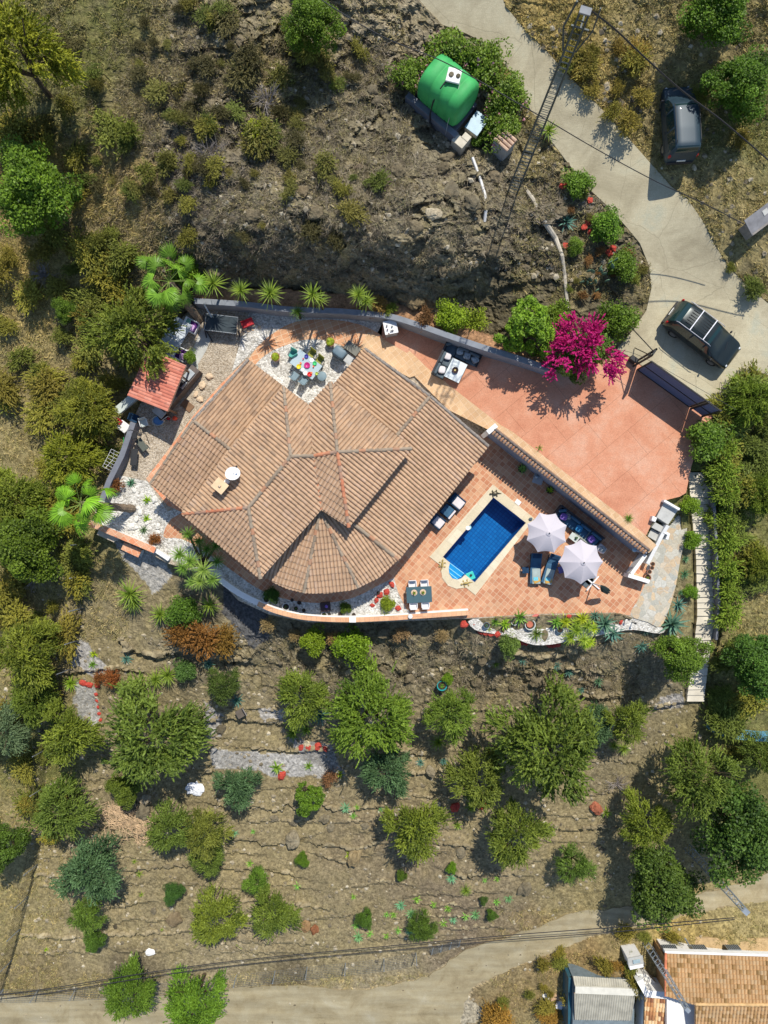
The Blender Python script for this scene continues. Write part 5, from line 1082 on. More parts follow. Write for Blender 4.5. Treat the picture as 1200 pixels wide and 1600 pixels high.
# ---- scattered scrub bushes ----
SCAT = []
def scatter(n_, regions, key, tints, rr, name, cat, label, group, avoid=()):
    out = 0; tries = 0
    while out < n_ and tries < n_*30:
        tries += 1; x0, y0, x1, y1 = R.choice(regions); px, py = R.uniform(x0, x1), R.uniform(y0, y1)
        X_, Y_ = np.array([px]), np.array([py])
        if in_poly(X_, Y_, PAD)[0] or in_poly(X_, Y_, ROAD)[0] or in_poly(X_, Y_, DRIVE)[0] or in_poly(X_, Y_, TRACK)[0] or in_poly(X_, Y_, SLE)[0]: continue
        if any(a <= px <= c and b_ <= py <= d for a, b_, c, d in avoid): continue
        t_ = R.choice(tints); k = R.uniform(.8, 1.2)
        e = tree(key+str(R.randrange(3)), px, py, R.uniform(*rr), label, tuple(q*k for q in t_), None, name, cat, group); 
        for c_ in list(e.children):
            if c_.name.startswith('trunk'): bpy.data.objects.remove(c_)
        for c_ in e.children: c_.scale = (c_.scale[0]*R.uniform(.6, 1.35), c_.scale[1]*R.uniform(.6, 1.35), c_.scale[2]*R.uniform(.5, .95)); c_.rotation_euler = (0, 0, R.uniform(0, 3.1))
        SCAT.append((px, py, e, label)); out += 1
scatter(130, [(0,540,190,800),(0,380,200,560),(0,760,130,1000),(0,960,95,1340),(60,560,150,800),(0,150,230,480)], 'bush', [(.8,.9,.55),(1.0,1.0,.5),(.75,.9,.5),(.95,.85,.5),(1.1,1.05,.5)], (9,32), 'scrub_bush', 'bush', 'olive scrub bush on the dry slope left of the villa', 'scrub bushes on the left slope')
scatter(105, [(70,0,600,380),(230,0,480,300)], 'bush', [(.75,.78,.6),(.85,.8,.6),(.5,.47,.55),(.42,.4,.48),(.6,.78,.5),(.95,.95,.55)], (6,23), 'scrub_bush', 'bush', 'low dry bush on the rocky slope above the villa', 'dry bushes above the villa')
scatter(55, [(1125,420,1200,1000),(1130,560,1200,800),(1120,1000,1200,1250)], 'bush', [(.7,.95,.55),(.95,1.0,.5),(.6,.8,.5)], (14,30), 'scrub_bush', 'bush', 'green bush in the thicket right of the long stairs', 'bushes right of the stairs')
scatter(26, [(820,20,1010,200),(1080,30,1200,430),(880,60,980,180)], 'bush', [(1.1,.95,.6),(1.0,.95,.55),(1.2,.9,.55),(.8,.9,.5)], (9,22), 'scrub_bush', 'bush', 'golden dry bush on the verge beside the upper road', 'dry bushes beside the upper road')
scatter(26, [(780,1480,1000,1600),(950,1420,1200,1465),(740,1540,900,1600)], 'bush', [(1.3,.8,.5),(1.0,.9,.5),(.8,.9,.5)], (8,18), 'scrub_bush', 'bush', 'rusty dry bush between dirt track and lower houses', 'dry bushes by the lower houses')
scatter(16, [(880,280,1010,500)], 'bush', [(1.0,.55,.6),(.8,1.0,.5),(.7,.7,.5)], (6,12), 'scrub_bush', 'bush', 'small planted bush on the rocks inside the road bend', 'small bushes in the road bend')
# reddish succulents and heathers
for px, py, r_, lb, tn in [(182,758,13,'brown-red succulent mound on the courtyard pebbles',(1.0,.45,.5)),(242,842,11,'rusty succulent mound near the orange coping',(1.2,.5,.4)),(515,1214,13,'pink-grey succulent mound beside the clipped round shrub',(1.1,.6,.9)),(320,995,30,'rust-coloured ground shrub on the slope, right part',(1.0,.5,.4)),(285,990,24,'rust-coloured ground shrub on the slope, left part',(.95,.5,.4)),
  (350,1000,26,'orange-brown ground shrub below the shaded gravel',(.95,.6,.4)),(178,1060,15,'red succulent strip behind the green drip hose',(1.1,.4,.35)),(155,1058,10,'small red succulent left of the strip',(1.1,.45,.4)),(418,974,13,'pale dry rosette mound below the curved wall, first from the left',(1.4,1.1,1.6)),(460,992,10,'pale dry rosette mound below the curved wall, second',(1.4,1.1,1.6)),
  (520,995,11,'pale dry rosette mound between the two lantana bushes',(1.4,1.0,1.3)),(628,990,13,'lilac-grey rosette mound below the white wall lamp',(1.4,1.0,1.6)),(690,992,11,'lilac-grey rosette mound, right one under the wall',(1.3,1.0,1.5)),(665,497,15,'dark red-leaved shrub behind the grey wall',(.8,.45,.6)),(745,500,20,'broad lime-leaved banana-like plant behind the sofa wall',(1.2,1.6,.5)),
  (590,475,14,'pink flowering shrub behind the grey wall',(1.3,.9,.8)),(610,482,11,'green leafy shrub right of the pink one',(.9,1.2,.5)),(985,560,0,'',0),(1100,560,0,'',0)]:
    if r_: tree('bush%d' % R.randrange(3), px, py, r_, lb, tn, None, 'ground_shrub', 'shrub')

LM = [((62,302),'the broad-leaved tree at the upper left edge'),((38,100),'the tall top left tree'),((215,525),'the red-roofed shed'),((126,788),'the left fan palm'),((45,850),'the dense tree at the left edge'),((55,1020),'the olive tree outside the left fence'),((20,1135),'the silvery tree'),((10,1312),'the dark tree at the lower left edge'),((105,485),'the lone round shrub tree on the left slope'),((264,440),'the leaning fan palm behind the wall'),
 ((490,42),'the leafy tree at the top centre'),((400,205),'the yellow-olive shrub on the upper slope'),((250,150),'the dry grass patch at the upper left'),((560,300),'the white rock patch of the upper slope'),((690,140),'the green water tank'),((900,10),'the top of the lattice mast'),((1057,200),'the dark blue van'),((1130,15),'the top right tree'),((1180,350),'the wooden hutch at the right edge'),((1098,525),'the dark estate car'),
 ((1165,640),'the shrub tree below the white kerb'),((1165,760),'the olive tree beside the stair hedge'),((1160,880),'the yellowish tree by the stair hedge'),((1165,1040),'the deep green tree at the right edge'),((1150,1140),'the blue tarp'),((1150,1290),'the huge dark tree'),((985,1485),'the little white chimney box'),((945,1560),'the grey corrugated roof'),((780,1560),'the pale patch of the track'),((1120,1420),'the lattice pylon foot'),((960,400),'the cactus in the road bend'),((900,330),'the road-edge shrubs')]
ORD = ['nearest to','second nearest to','third nearest to','fourth nearest to','fifth nearest to','sixth nearest to','seventh nearest to','eighth nearest to','ninth nearest to','tenth nearest to','eleventh nearest to','twelfth nearest to','thirteenth nearest to','fourteenth nearest to']
def landmark_labels(items, short):
    by = {}
    for px, py, e, lb in items:
        d, nm = min((math.hypot(px-x, py-y), n_) for (x, y), n_ in LM); by.setdefault((short(lb), nm), []).append((d, e))
    for (sh, nm), l_ in by.items():
        for i, (d, e) in enumerate(sorted(l_, key=lambda q: q[0])): e['label'] = '%s %s %s' % (sh, (ORD[i] if i < 14 else '%dth nearest to' % (i+1)), nm)
landmark_labels(SCAT, lambda l_: ' '.join(l_.split()[:3]))

_s = LM; LM = [((570,1433),'the small dark round bush'),((658,1443),'the spiky dark green bush'),((728,1392),'the bright yucca on bare soil'),((483,1242),'the clipped dark green shrub'),((768,1427),'the bush by the broken fence'),((432,1415),'the wide low green tree'),((627,1366),'the bush under the yellowish olive'),((545,1336),'the tan ledge'),((330,1338),'the three touching crowns')]
landmark_labels(AL, lambda l_: l_); LM = _s
# ================= STONES, DRY WALLS, GROUND COVER =================
import mathutils
def stone_mesh(name, seed, flat=.65, sub=3, amp=.35, smooth=False):
    bm = bmesh.new(); bmesh.ops.create_icosphere(bm, subdivisions=sub, radius=1)
    for v in bm.verts:
        p = v.co.copy(); n_ = mathutils.noise.noise(p*1.1+Vector((seed*7.1, 0, 0)))+.5*mathutils.noise.noise(p*2.6+Vector((0, seed*3.3, 0)))
        c_ = mathutils.noise.cell(p*1.7+Vector((seed, seed, 0))); v.co = p*(1+amp*n_+.12*c_); v.co.z *= flat
    me = bpy.data.meshes.new(name); bm.to_mesh(me); bm.free(); return me
m, n, b = nodes('boulder_rock', .95, .1); L = n.links; tc = nd(n, 'ShaderNodeTexCoord'); oi = nd(n, 'ShaderNodeObjectInfo')
nz = nd(n, 'ShaderNodeTexNoise', Scale=1.6, Detail=9.0, Roughness=.75); L.new(tc.outputs['Object'], nz.inputs[0]); r = ramp(n, [(.3, (.09,.078,.055)), (.5, (.19,.16,.105)), (.7, (.29,.255,.175))]); L.new(nz.outputs[0], r.inputs[0])
mm = nd(n, 'ShaderNodeMix', data_type='RGBA', blend_type='MULTIPLY'); mm.inputs[0].default_value = 1; L.new(r.outputs[0], mm.inputs[6]); L.new(oi.outputs['Color'], mm.inputs[7]); L.new(mm.outputs[2], b.inputs['Base Color'])
bp = nd(n, 'ShaderNodeBump', Strength=.9, Distance=.1); n2 = nd(n, 'ShaderNodeTexNoise', Scale=6.0, Detail=8.0, Roughness=.8); L.new(tc.outputs['Object'], n2.inputs[0]); L.new(n2.outputs[0], bp.inputs['Height']); L.new(bp.outputs[0], b.inputs['Normal'])
M_rock = m; SM = [stone_mesh('boulder', i) for i in range(6)]
for s_ in SM: s_.materials.append(M_rock)
def boulder(px, py, rpx, label, tint=(1, 1, 1), group=None, name='boulder', sink=.25, mt=None, cat='rock', zb=None):
    z_ = H(px, py) if zb is None else zb; s = rpx*(CAMZ-z_)/FPX; me = R.choice(SM)
    if mt: 
        me = me.copy(); me.materials.clear(); me.materials.append(mt)
    o = put(name, me, None, W(px, py, z_+s*.2), R.uniform(0, 6.28), (s, s*R.uniform(.65, .95), s*R.uniform(.7, 1.1))); o.color = (*tint, 1)
    return tag(o, label, cat, group)
P_ = (2.6,2.6,2.7)
for px, py, r_, lb, tn in [(705,300,17,'big grey-brown boulder on the slope between the two white channels, left',(1,1,1)),(738,318,15,'cracked boulder just left of the white plaster channel',(1,1,1)),(770,275,16,'pale upright boulder under the utility box',(1.3,1.25,1.2)),(678,334,13,'chalky white rock patch on the cliff slope',P_),
 (648,470,15,'tan boulder with flat top behind the grey wall',(1.3,1.15,.95)),(628,462,10,'smaller tan boulder left of the flat-topped one',(1.2,1.1,.9)),(582,140,9,'square block of a broken stone wall above the green tank, upper',(1,1,1)),(590,158,9,'square block of a broken stone wall, middle',(1,1,1)),(600,172,8,'square block of a broken stone wall, lowest',(1,1,1)),
 (472,300,10,'upright rock alone on the middle of the upper slope',(1.2,1.1,1)),(585,345,8,'small rock above the cliff edge',(1,1,1)),(560,262,7,'stone by the white rubble on the upper slope',(1.1,1,1)),
 (428,1278,7,'round stone below the round clipped shrub, left',(1.2,1.2,1.2)),(458,1284,7,'round stone below the round clipped shrub, second',(1,1,1)),(507,1279,8,'round stone below the round clipped shrub, third',(1.1,1.1,1.1)),(517,1292,7,'flat stone below the round clipped shrub',(1.2,1.2,1.2)),(570,1290,6,'grey stone on the bare middle terrace',(1.2,1.2,1.2)),
 (457,1312,14,'long pale slab stone on the terrace edge',(1.5,1.5,1.5)),(222,1268,14,'grey boulder beside the dry palm stalks',(1,1,1)),(205,1258,10,'dark boulder left of the grey one by the stalks',(.8,.8,.8)),(228,1248,8,'white-grey wrapped stone by the dry stalks',(2,2,2.1)),(272,1436,12,'flat stone under the small round conifer',(1.1,1,.9)),(240,1424,5,'small stone left of the flat one',(1,1,1)),
 (555,1338,15,'long tan rock ledge carrying the yellow aloe',(1.5,1.35,1.1)),(478,1446,9,'orange-stained tree stump stone on the lowest terrace',(1.5,1.1,.8)),(492,1452,8,'rusty red stump beside the orange-stained stone',(1.4,.7,.5)),(720,1332,9,'round stone at the end of the low stone line',(1.2,1.2,1.2)),
 (673,1205,9,'flat grey stone above the yellowish olive tree',(1.4,1.4,1.4)),(480,1163,6,'white marble stone by the red edging',(3.2,3.2,3.2)),(443,1116,6,'white pillar stone on the pebble strip',(3.2,3.2,3.2)),(545,1050,6,'white stone on the slope above the central tree',(3,3,3)),
 (932,1262,10,'rounded red and white painted stone on the right terrace',(1.9,.8,.7)),(1185,590,5,'grey stone beside the white kerb',(1.5,1.5,1.5)),(345,1140,9,'dark stone under the fallen wooden chair',(.8,.8,.8)),(820,1388,12,'dark boulder at the foot of the right garden',(.9,.9,.9)),
 (1085,262,5,'white stone behind the dark blue van',(3.4,3.4,3.4)),(1002,1508,7,'grey rock right of the track verge',(1,1,1)),(180,1448,4,'black stone on the lowest left terrace',(.5,.5,.5))]:
    boulder(px, py, r_, lb, tn)
M_redstone = mat('red_painted_stone', (.45,.06,.04), .75, var=.3, bump=.4)
M_whitestone = mat('white_stone', (.72,.70,.64), .85, var=.15, bump=.4)
reds = [(440,1212,8),(711,1262,8),(751,1257,8),(762,1254,5)]+[(742,978,5),(750,986,5),(760,988,6),(768,990,6),(778,991,5),(797,996,4),(815,1003,5),(822,1004,5),(838,1003,5),(850,1004,4),(858,1007,5),(866,1008,5),(872,1006,5),(740,975,6),(990,982,4),(970,972,4),(889,963,4),(470,1168,5),(482,1168,5),(497,1166,6),(508,1170,5),(130,1067,6),(140,1070,6),(152,1071,5),(150,1085,3),(151,1095,3),(153,1105,3),(155,1115,3),(157,1125,3),(612,913,5),(604,925,5),(594,930,5),(588,938,4),(622,950,5),(582,946,4),(913,355,5),(918,348,5),(922,362,5),(880,290,6),(952,395,6),(958,388,5),(882,385,6),(922,313,5)]
RD = []
for px, py, r_ in reds: RD.append((px, py, boulder(px, py, r_, 'red painted edging stone', group='red painted edging stones', name='painted_stone', mt=M_redstone, zb=0 if (580 < px < 630 and py < 955) else None), 'red painted stone'))
wh = [(209,766,4),(242,780,6),(246,790,4),(245,798,4),(219,800,5),(213,811,5),(230,817,4),(247,822,5),(207,823,8),(247,832,4),(216,794,4),(331,575,0),(327,588,6),(316,602,6),(306,616,5),(312,624,5),(325,585,0),(378,521,4),(388,517,3),(394,515,3),(405,511,3)]
for px, py, r_ in wh:
    if r_: RD.append((px, py, boulder(px, py, r_, 'white garden stone', group='white stones in the courtyard', name='garden_stone', mt=M_whitestone if px < 260 else mat('tan_stone', (.62,.48,.33), .85, var=.2, bump=.4), zb=0), 'pale garden stone'))
LMG = [((205,765),'the courtyard agave'),((230,795),'the yellow-green rosettes'),((210,825),'the orange coping'),((312,610),'the long counter'),((390,515),'the red toy cart'),((440,1200),'the large green aloe'),((735,1262),'the small aloe between red stones'),((770,985),'the left end of the pebble bed'),((835,985),'the blue ceramic pot'),((870,1000),'the golden agave clump'),((985,975),'the tip of the stone path'),((490,1165),'the marble stone'),((140,1068),'the left fence yucca'),((153,1100),'the grey pebble path'),((610,930),'the cactus corner'),((915,350),'the blue agave near the road'),((955,390),'the road-edge shrubs'),((885,290),'the upper road shrub')]
_s = LM; LM = LMG; landmark_labels(RD, lambda l_: l_); LM = _s
# random boulders on the rocky parts
RB = []
k = 0
while k < 110:
    px, py = R.choice([(R.uniform(260,860), R.uniform(60,420)), (R.uniform(420,1010), R.uniform(985,1075)), (R.uniform(620,900), R.uniform(230,430)), (R.uniform(300,640), R.uniform(385,435))])
    X_, Y_ = np.array([px]), np.array([py])
    if in_poly(X_, Y_, PAD)[0] or in_poly(X_, Y_, ROAD)[0] or in_poly(X_, Y_, STRIP)[0] or (640 < px < 800 and 60 < py < 240): continue
    g_ = R.uniform(.8, 1.3); RB.append((px, py, boulder(px, py, R.choice([3,4,5,6,7,9,12]), '', (g_, g_*.97, g_*.92), 'rocks on the slopes', 'rock'), 'brown rock')); k += 1
LM = LM+[((340,400),'the left end of the cliff'),((440,400),'the cliff above the second yucca'),((560,410),'the cliff above the fifth yucca'),((700,400),'the cliff foot of the lattice mast'),((820,420),'the clipped round shrub'),((300,120),'the dry grass patch'),((650,250),'the slope under the tank'),((480,1020),'the lantana bushes'),((650,1020),'the slope under the white wall lamp'),((760,1040),'the rock slope below the pool'),((880,1040),'the slope under the golden clump'),((970,1030),'the slope under the stone path'),((420,120),'the middle of the top slope'),((400,300),'the upright rock')]
landmark_labels(RB, lambda l_: l_)
for i, (pl, hg) in enumerate(RIDGES):
    mb = MB(); tot = 0
    for (x0, y0), (x1, y1) in zip(pl[:-1], pl[1:]):
        L_ = math.hypot(x1-x0, y1-y0); q = max(1, int(L_/6.5))
        for j in range(q):
            if R.random() < .22: continue
            t_ = (j+R.random()*.6)/q; x, y = x0+(x1-x0)*t_, y0+(y1-y0)*t_-1.5+R.uniform(-2, 2); s_ = R.uniform(.10, .24)*(1.5 if i == 0 else 1)*(.7 if i >= NBIG else 1)
            p = G(x, y-2); mb.blob(p.x, p.y, p.z-.02, s_*2*R.uniform(1, 1.6), s_*1.6, s_*1.3, R.random(), .28, 7, 4, R.uniform(-.5, .5), .8)
    if mb.v:
        x, y = pl[len(pl)//2]; d, nm = min((math.hypot(x-a[1], y-a[2]), a[4]) for a in TREES if a[2] > 950)
        o = mb.build('dry_stone_edging', M_rock); g_ = R.uniform(.85, 1.3); g_ *= 1.5; o.color = (g_, g_*.97, g_*.88, 1)
        tag(o, ('low dry stone edging near the '+nm), 'stone edging', 'dry stone terrace edgings'); o['label'] = ' '.join(o['label'].split()[:16])
for _, g_ in [(0, 0)]:
    items = [(0, 0, o, '') for o in COL.objects if o.name.startswith('dry_stone')]
    pls = [RIDGES[i][0] for i in range(len(RIDGES))]
seen = {}
for o in [q for q in COL.objects if q.name.startswith('dry_stone')]:
    l_ = o['label']; seen[l_] = seen.get(l_, 0)+1
    if seen[l_] > 1: o['label'] = ' '.join((['', '', 'second', 'third', 'fourth', 'fifth', 'sixth', 'seventh', 'eighth', 'ninth', 'tenth', 'eleventh', 'twelfth'][min(12, seen[l_])]+' '+l_).split()[:16])
# ground cover of grass and brush (uncountable)
def cover(name, nt_, boxes, col, ln, wd, up, nb=5, jit=.5, usealb=1.3):
    X_, Y_ = [], []
    wts = np.array([(a[2]-a[0])*(a[3]-a[1])*a[4] for a in boxes]); wts = wts/wts.sum()
    for bx, q in zip(boxes, wts): k_ = int(q*nt_); X_.append(NR.uniform(bx[0], bx[2], k_)); Y_.append(NR.uniform(bx[1], bx[3], k_))
    X_ = np.concatenate(X_); Y_ = np.concatenate(Y_)
    dn = fbm(X_/22, Y_/22, 4, 44); ok = dn > .43+NR.uniform(-.1, .1, len(X_))
    for pl in (PAD, ROAD, DRIVE, TRACK, SLE, STRIP): ok &= ~in_poly(X_, Y_, pl)
    for bx in ((640,60,800,240),(880,1510,1260,1660),): ok &= ~((X_ > bx[0]) & (X_ < bx[2]) & (Y_ > bx[1]) & (Y_ < bx[3]))
    X_ = X_[ok]; Y_ = Y_[ok]; n_ = len(X_); z_ = H(X_, Y_); K_ = (CAMZ-z_)/FPX
    base = np.stack([(X_-600)*K_, -(Y_-800)*K_, z_-.03], 1)
    a0 = np.stack([bil(gx, gy, alb[..., i], X_, Y_) for i in range(3)], 1)
    cc = np.array(col)[NR.integers(0, len(col), n_)]; cc = a0*usealb*.5+cc*.5
    cc = np.repeat(cc, nb, 0)*NR.uniform(1-jit, 1+jit, (n_*nb, 1)); base = np.repeat(base, nb, 0)+np.c_[NR.normal(0, .07, (n_*nb, 2)), np.zeros(n_*nb)]
    d = unit(np.c_[NR.normal(size=(n_*nb, 2)), np.full(n_*nb, up)]); Ls = NR.uniform(.5, 1.3, (n_*nb, 1))*ln
    side = unit(np.cross(d, NR.normal(size=(n_*nb, 3))))*wd
    V_ = np.stack([base-side, base+side, base+d*Ls], 1).reshape(-1, 3); v_ = np.repeat(cc, 3, 0)
    me = mesh_np(name, V_, np.arange(len(V_)).reshape(-1, 3), MATS['cover'], v=np.c_[np.clip(v_, 0, 1), np.ones(len(v_))]); return tag(put(name, me), name_label[name], name_cat[name], kind='stuff')
m, n, b = nodes('cover', .9, .1); at = nd(n, 'ShaderNodeAttribute'); at.attribute_name = 'v'; n.links.new(at.outputs['Color'], b.inputs['Base Color'])
name_label = {'dry_grass': 'dry golden and olive grass covering the slopes around the villa', 'dry_brush': 'grey-brown twiggy brush on the rocky slope above the villa', 'weeds': 'sparse dry weeds and litter on the terraced garden soil'}
name_cat = {'dry_grass': 'grass', 'dry_brush': 'brush', 'weeds': 'weeds'}
cover('dry_grass', 60000, [(-40,-40,260,470,1.2),(-40,440,200,1000,1.2),(-40,980,100,1560,.9),(240,-40,640,330,.55),(800,-40,1240,470,1.1),(1120,560,1240,1080,1.0),(0,1520,700,1560,1.2),(760,1420,1240,1640,1.0),(250,60,640,180,.5),(60,1600,700,1660,.3)],
      [(.50,.38,.13),(.36,.32,.10),(.22,.23,.06),(.56,.45,.20),(.12,.14,.03)], .30, .022, .7)
cover('dry_brush', 42000, [(180,60,640,430,1),(-20,0,300,380,.4),(560,200,880,420,.6),(420,985,1040,1090,.35)], [(.22,.18,.17),(.30,.25,.20),(.10,.085,.07),(.40,.34,.25),(.2,.2,.08)], .36, .014, .4, 6)
cover('weeds', 42000, [(90,1000,1100,1500,1),(780,1000,1080,1100,.6)], [(.34,.27,.13),(.42,.31,.12),(.13,.13,.05),(.48,.40,.24)], .13, .014, .4, 4)

def pebbles(name, label, n_, boxes, col, s0, s1):
    wts = np.array([(a[2]-a[0])*(a[3]-a[1])*a[4] for a in boxes]); wts = wts/wts.sum(); X_ = []; Y_ = []
    for bx, q in zip(boxes, wts): k_ = int(q*n_); X_.append(NR.uniform(bx[0], bx[2], k_)); Y_.append(NR.uniform(bx[1], bx[3], k_))
    X_ = np.concatenate(X_); Y_ = np.concatenate(Y_); ok = fbm(X_/30, Y_/30, 4, 12) > .40+NR.uniform(-.15, .15, len(X_))
    for pl in (PAD, ROAD, DRIVE, SLE, STRIP): ok &= ~in_poly(X_, Y_, pl)
    ok &= ~((X_ > 885) & (Y_ > 1465)); X_ = X_[ok]; Y_ = Y_[ok]; m_ = len(X_); z_ = H(X_, Y_); K_ = (CAMZ-z_)/FPX; s_ = NR.uniform(0, 1, (m_, 1, 1))**3*(s1-s0)+s0
    oc = np.array([[1,0,0],[.3,.9,0],[-.8,.6,0],[-.9,-.5,0],[.1,-1,0],[.15,.1,.75],[-.2,-.15,.6]], float)[None]*NR.uniform(.6, 1.3, (m_, 7, 3)); a = NR.uniform(0, 6.28, m_); c_, q_ = np.cos(a)[:, None], np.sin(a)[:, None]
    oc = np.stack([oc[..., 0]*c_-oc[..., 1]*q_, oc[..., 0]*q_+oc[..., 1]*c_, oc[..., 2]], -1)*s_+np.stack([(X_-600)*K_, -(Y_-800)*K_, z_-.01], 1)[:, None]
    f = np.array([(0,1,5),(1,2,6),(1,6,5),(2,3,6),(3,4,6),(4,0,5),(4,5,6)]); F_ = (np.arange(m_)[:, None, None]*7+f[None]).reshape(-1, 3)
    cc = np.repeat(np.array(col)[NR.integers(0, len(col), m_)]*NR.uniform(.75, 1.25, (m_, 1)), 7, 0)
    return tag(put(name, mesh_np(name, oc.reshape(-1, 3), F_, MATS['cover'], v=np.c_[np.clip(cc, 0, 1), np.ones(len(cc))])), label, 'stones', kind='stuff')
pebbles('loose_stones', 'loose stones and rubble strewn over the slopes and terraces', 15000, [(60,985,1100,1520,1),(250,40,980,440,1.6),(-20,900,130,1500,.6),(0,1540,760,1600,.6),(820,20,1200,440,.5)], [(.26,.22,.15),(.36,.31,.22),(.17,.145,.10),(.45,.40,.30)], .03, .20)
# ================= VEHICLES =================
def paint(name, col, rough=.25, metal=.3, coat=.6): return mat(name, col, rough, .5, metal, .05, 1.0, coat=coat)
M_tyre = mat('tyre_rubber', (.02,.02,.02), .85, var=.1); M_rim = mat('rim_alloy', (.35,.35,.36), .35, metal=.8); M_blackp = mat('black_plastic', (.025,.025,.028), .55)
M_cglass = mat('car_glass', (.012,.035,.035), .04, .7, var=.02); M_lamp = mat('lamp_clear', (.75,.78,.8), .15, .6); M_tail = mat('lamp_red', (.45,.01,.01), .2, .6); M_plate = mat('plate_white', (.75,.75,.7), .5)
def car(label, nm, ct, loc, rz, L_, Wd, H_, st, bodym, glass_from, glass_to, rails=True, bars=False, sr=None):
    """st: stations (x, half width, belt height, top height)"""
    e = empty(nm, loc, rz, label, ct); xs = [s[0] for s in st]; n_ = 46; X_ = np.linspace(xs[0], xs[-1], n_)
    f = lambda i: np.interp(X_, xs, [s[i] for s in st]); hw, be, tp = f(1), f(2), f(3)
    k_ = np.array([.25, .5, .25])
    for a in (hw, be, tp): a[1:-1] = np.convolve(a, k_, 'valid')
    ring = []
    for i in range(n_):
        g = min(1, max(0, (tp[i]-be[i])/.5)); wr = hw[i]*(.94-.17*g); z0_ = .24 if 2 < i < n_-3 else .34
        R_ = [(-hw[i]*.90, z0_), (-hw[i]*.985, .42), (-hw[i], .68), (-hw[i]*.975, be[i]-.02), (-wr-.035*g, tp[i]-.09*g-.01), (-wr+.06, tp[i]-.015), (-wr*.45, tp[i]+.012)]
        ring.append([(X_[i], y, z) for y, z in R_]+[(X_[i], -y, z) for y, z in R_[::-1]])
    body, sg, ws, rg = MB(), MB(), MB(), MB(); m_ = 14
    V_ = [p for r_ in ring for p in r_]
    for t_ in (body, sg, ws, rg): t_.v = list(V_)
    for i in range(n_-1):
        mid = .5*(X_[i]+X_[i+1]); tall = tp[i]-be[i] > .16 and tp[i+1]-be[i+1] > .16
        for j in range(m_-1):
            q = (i*m_+j, (i+1)*m_+j, (i+1)*m_+j+1, i*m_+j+1); side = j in (3, 9); topf = 4 <= j <= 8
            pillar = any(abs(mid-p) < .05 for p in (glass_from-.95, glass_from-1.95))
            if side and tall and glass_to+.1 < mid < glass_from-.15 and not pillar: sg.f.append(q)
            elif 5 <= j <= 7 and tp[i]-tp[i+1] > .035 and mid < 0 and False: rg.f.append(q)
            elif 5 <= j <= 7 and abs(tp[i]-tp[i+1]) > .022 and mid > 0 and tp[i] > st[3][3]*.98 and mid < glass_from+.1: ws.f.append(q)
            elif 5 <= j <= 7 and abs(tp[i]-tp[i+1]) > .03 and mid < -.8 and min(tp[i], tp[i+1]) > be[i]+.1: rg.f.append(q)
            else: body.f.append(q)
        body.f.append((i*m_, i*m_+m_-1, (i+1)*m_+m_-1, (i+1)*m_))
    body.f += [tuple(range(m_)), tuple((n_-1)*m_+j for j in range(m_-1, -1, -1))]
    def fin(mb, name, mt):
        used = sorted({i for f in mb.f for i in f}); mp = {a: b for b, a in enumerate(used)}; q = MB(); q.v = [mb.v[i] for i in used]; q.f = [tuple(mp[i] for i in f) for f in mb.f]
        if q.f: 
            o = q.build(name, mt, e, smooth=True); bm = bmesh.new(); bm.from_mesh(o.data); bmesh.ops.recalc_face_normals(bm, faces=bm.faces); bm.to_mesh(o.data); bm.free(); return o
    bo = fin(body, 'body', bodym); sgl = MB(); 
    sg_l = MB(); sg_r = MB(); sg_l.v = sg_r.v = V_; 
    sg_l.f = [f for f in sg.f if V_[f[0]][1] < 0]; sg_r.f = [f for f in sg.f if V_[f[0]][1] > 0]
    fin(sg_l, 'side_windows', M_cglass); fin(sg_r, 'side_windows', M_cglass); fin(ws, 'windscreen', M_cglass); fin(rg, 'rear_window', M_cglass)
    for x in (L_*.31, -L_*.30):
        for s in (-1, 1):
            w_ = empty('wheel', (x, s*(Wd/2-.13), .33), 0); w_.parent = e
            t_ = MB().lathe([(.2, -.1), (.31, -.11), (.335, -.07), (.335, .07), (.31, .11), (.2, .1)], n=20).build('tyre', M_tyre, w_); t_.rotation_euler = (math.pi/2, 0, 0)
            r_ = MB().lathe([(.04, -.115), (.2, -.105), (.21, .105), (.04, .115)], n=12).build('rim', M_rim, w_); r_.rotation_euler = (math.pi/2, 0, 0)
            MB().box(x, s*(Wd/2-.01), .62, .82, .03, .07).build('arch', M_blackp, e, bevel=.01)
    for s in (-1, 1):
        MB().blob(glass_from-.12, s*(Wd/2+.09), .98, .12, .20, .15, j=0).build('mirror', M_blackp, e)
        MB().blob(L_/2-.25, s*(Wd/2-.27), .73, .40, .26, .14, j=0).build('headlight', M_lamp, e, smooth=True)
        MB().blob(-L_/2+.1, s*(Wd/2-.12), .98, .16, .18, .34, j=0).build('tail_light', M_tail, e, smooth=True)
        if rails: MB().tube([(glass_from-.75, s*(Wd/2-.22), H_-.02), (glass_from-.9, s*(Wd/2-.22), H_+.05), (-L_/2+.55, s*(Wd/2-.22), H_+.04), (-L_/2+.42, s*(Wd/2-.22), H_-.04)], .022, 6).build('roof_rail', mat('rail_silver', (.5,.5,.52), .3, metal=.7) if bars else M_blackp, e)
    if bars:
        for x in (-.05, -1.0): MB().box(x, 0, H_+.045, .06, Wd-.42, .035).build('cross_bar', mat('bar_silver', (.78,.78,.8), .3, metal=.5), e, bevel=.01)
        for i in range(11): MB().box(-.72, -.42+i*.084, H_-.012, 1.5, .012, .035).build('roof_rib', M_blackp, e) if i % 2 == 0 else None
    MB().box(-L_/2-.0, 0, .30, .14, Wd*.84, .26).box(L_/2-.07, 0, .30, .14, Wd*.8, .24).build('bumper', M_blackp, e, bevel=.04)
    MB().box(-L_/2-.03, 0, .62, .03, .5, .11).build('number_plate', M_plate, e)
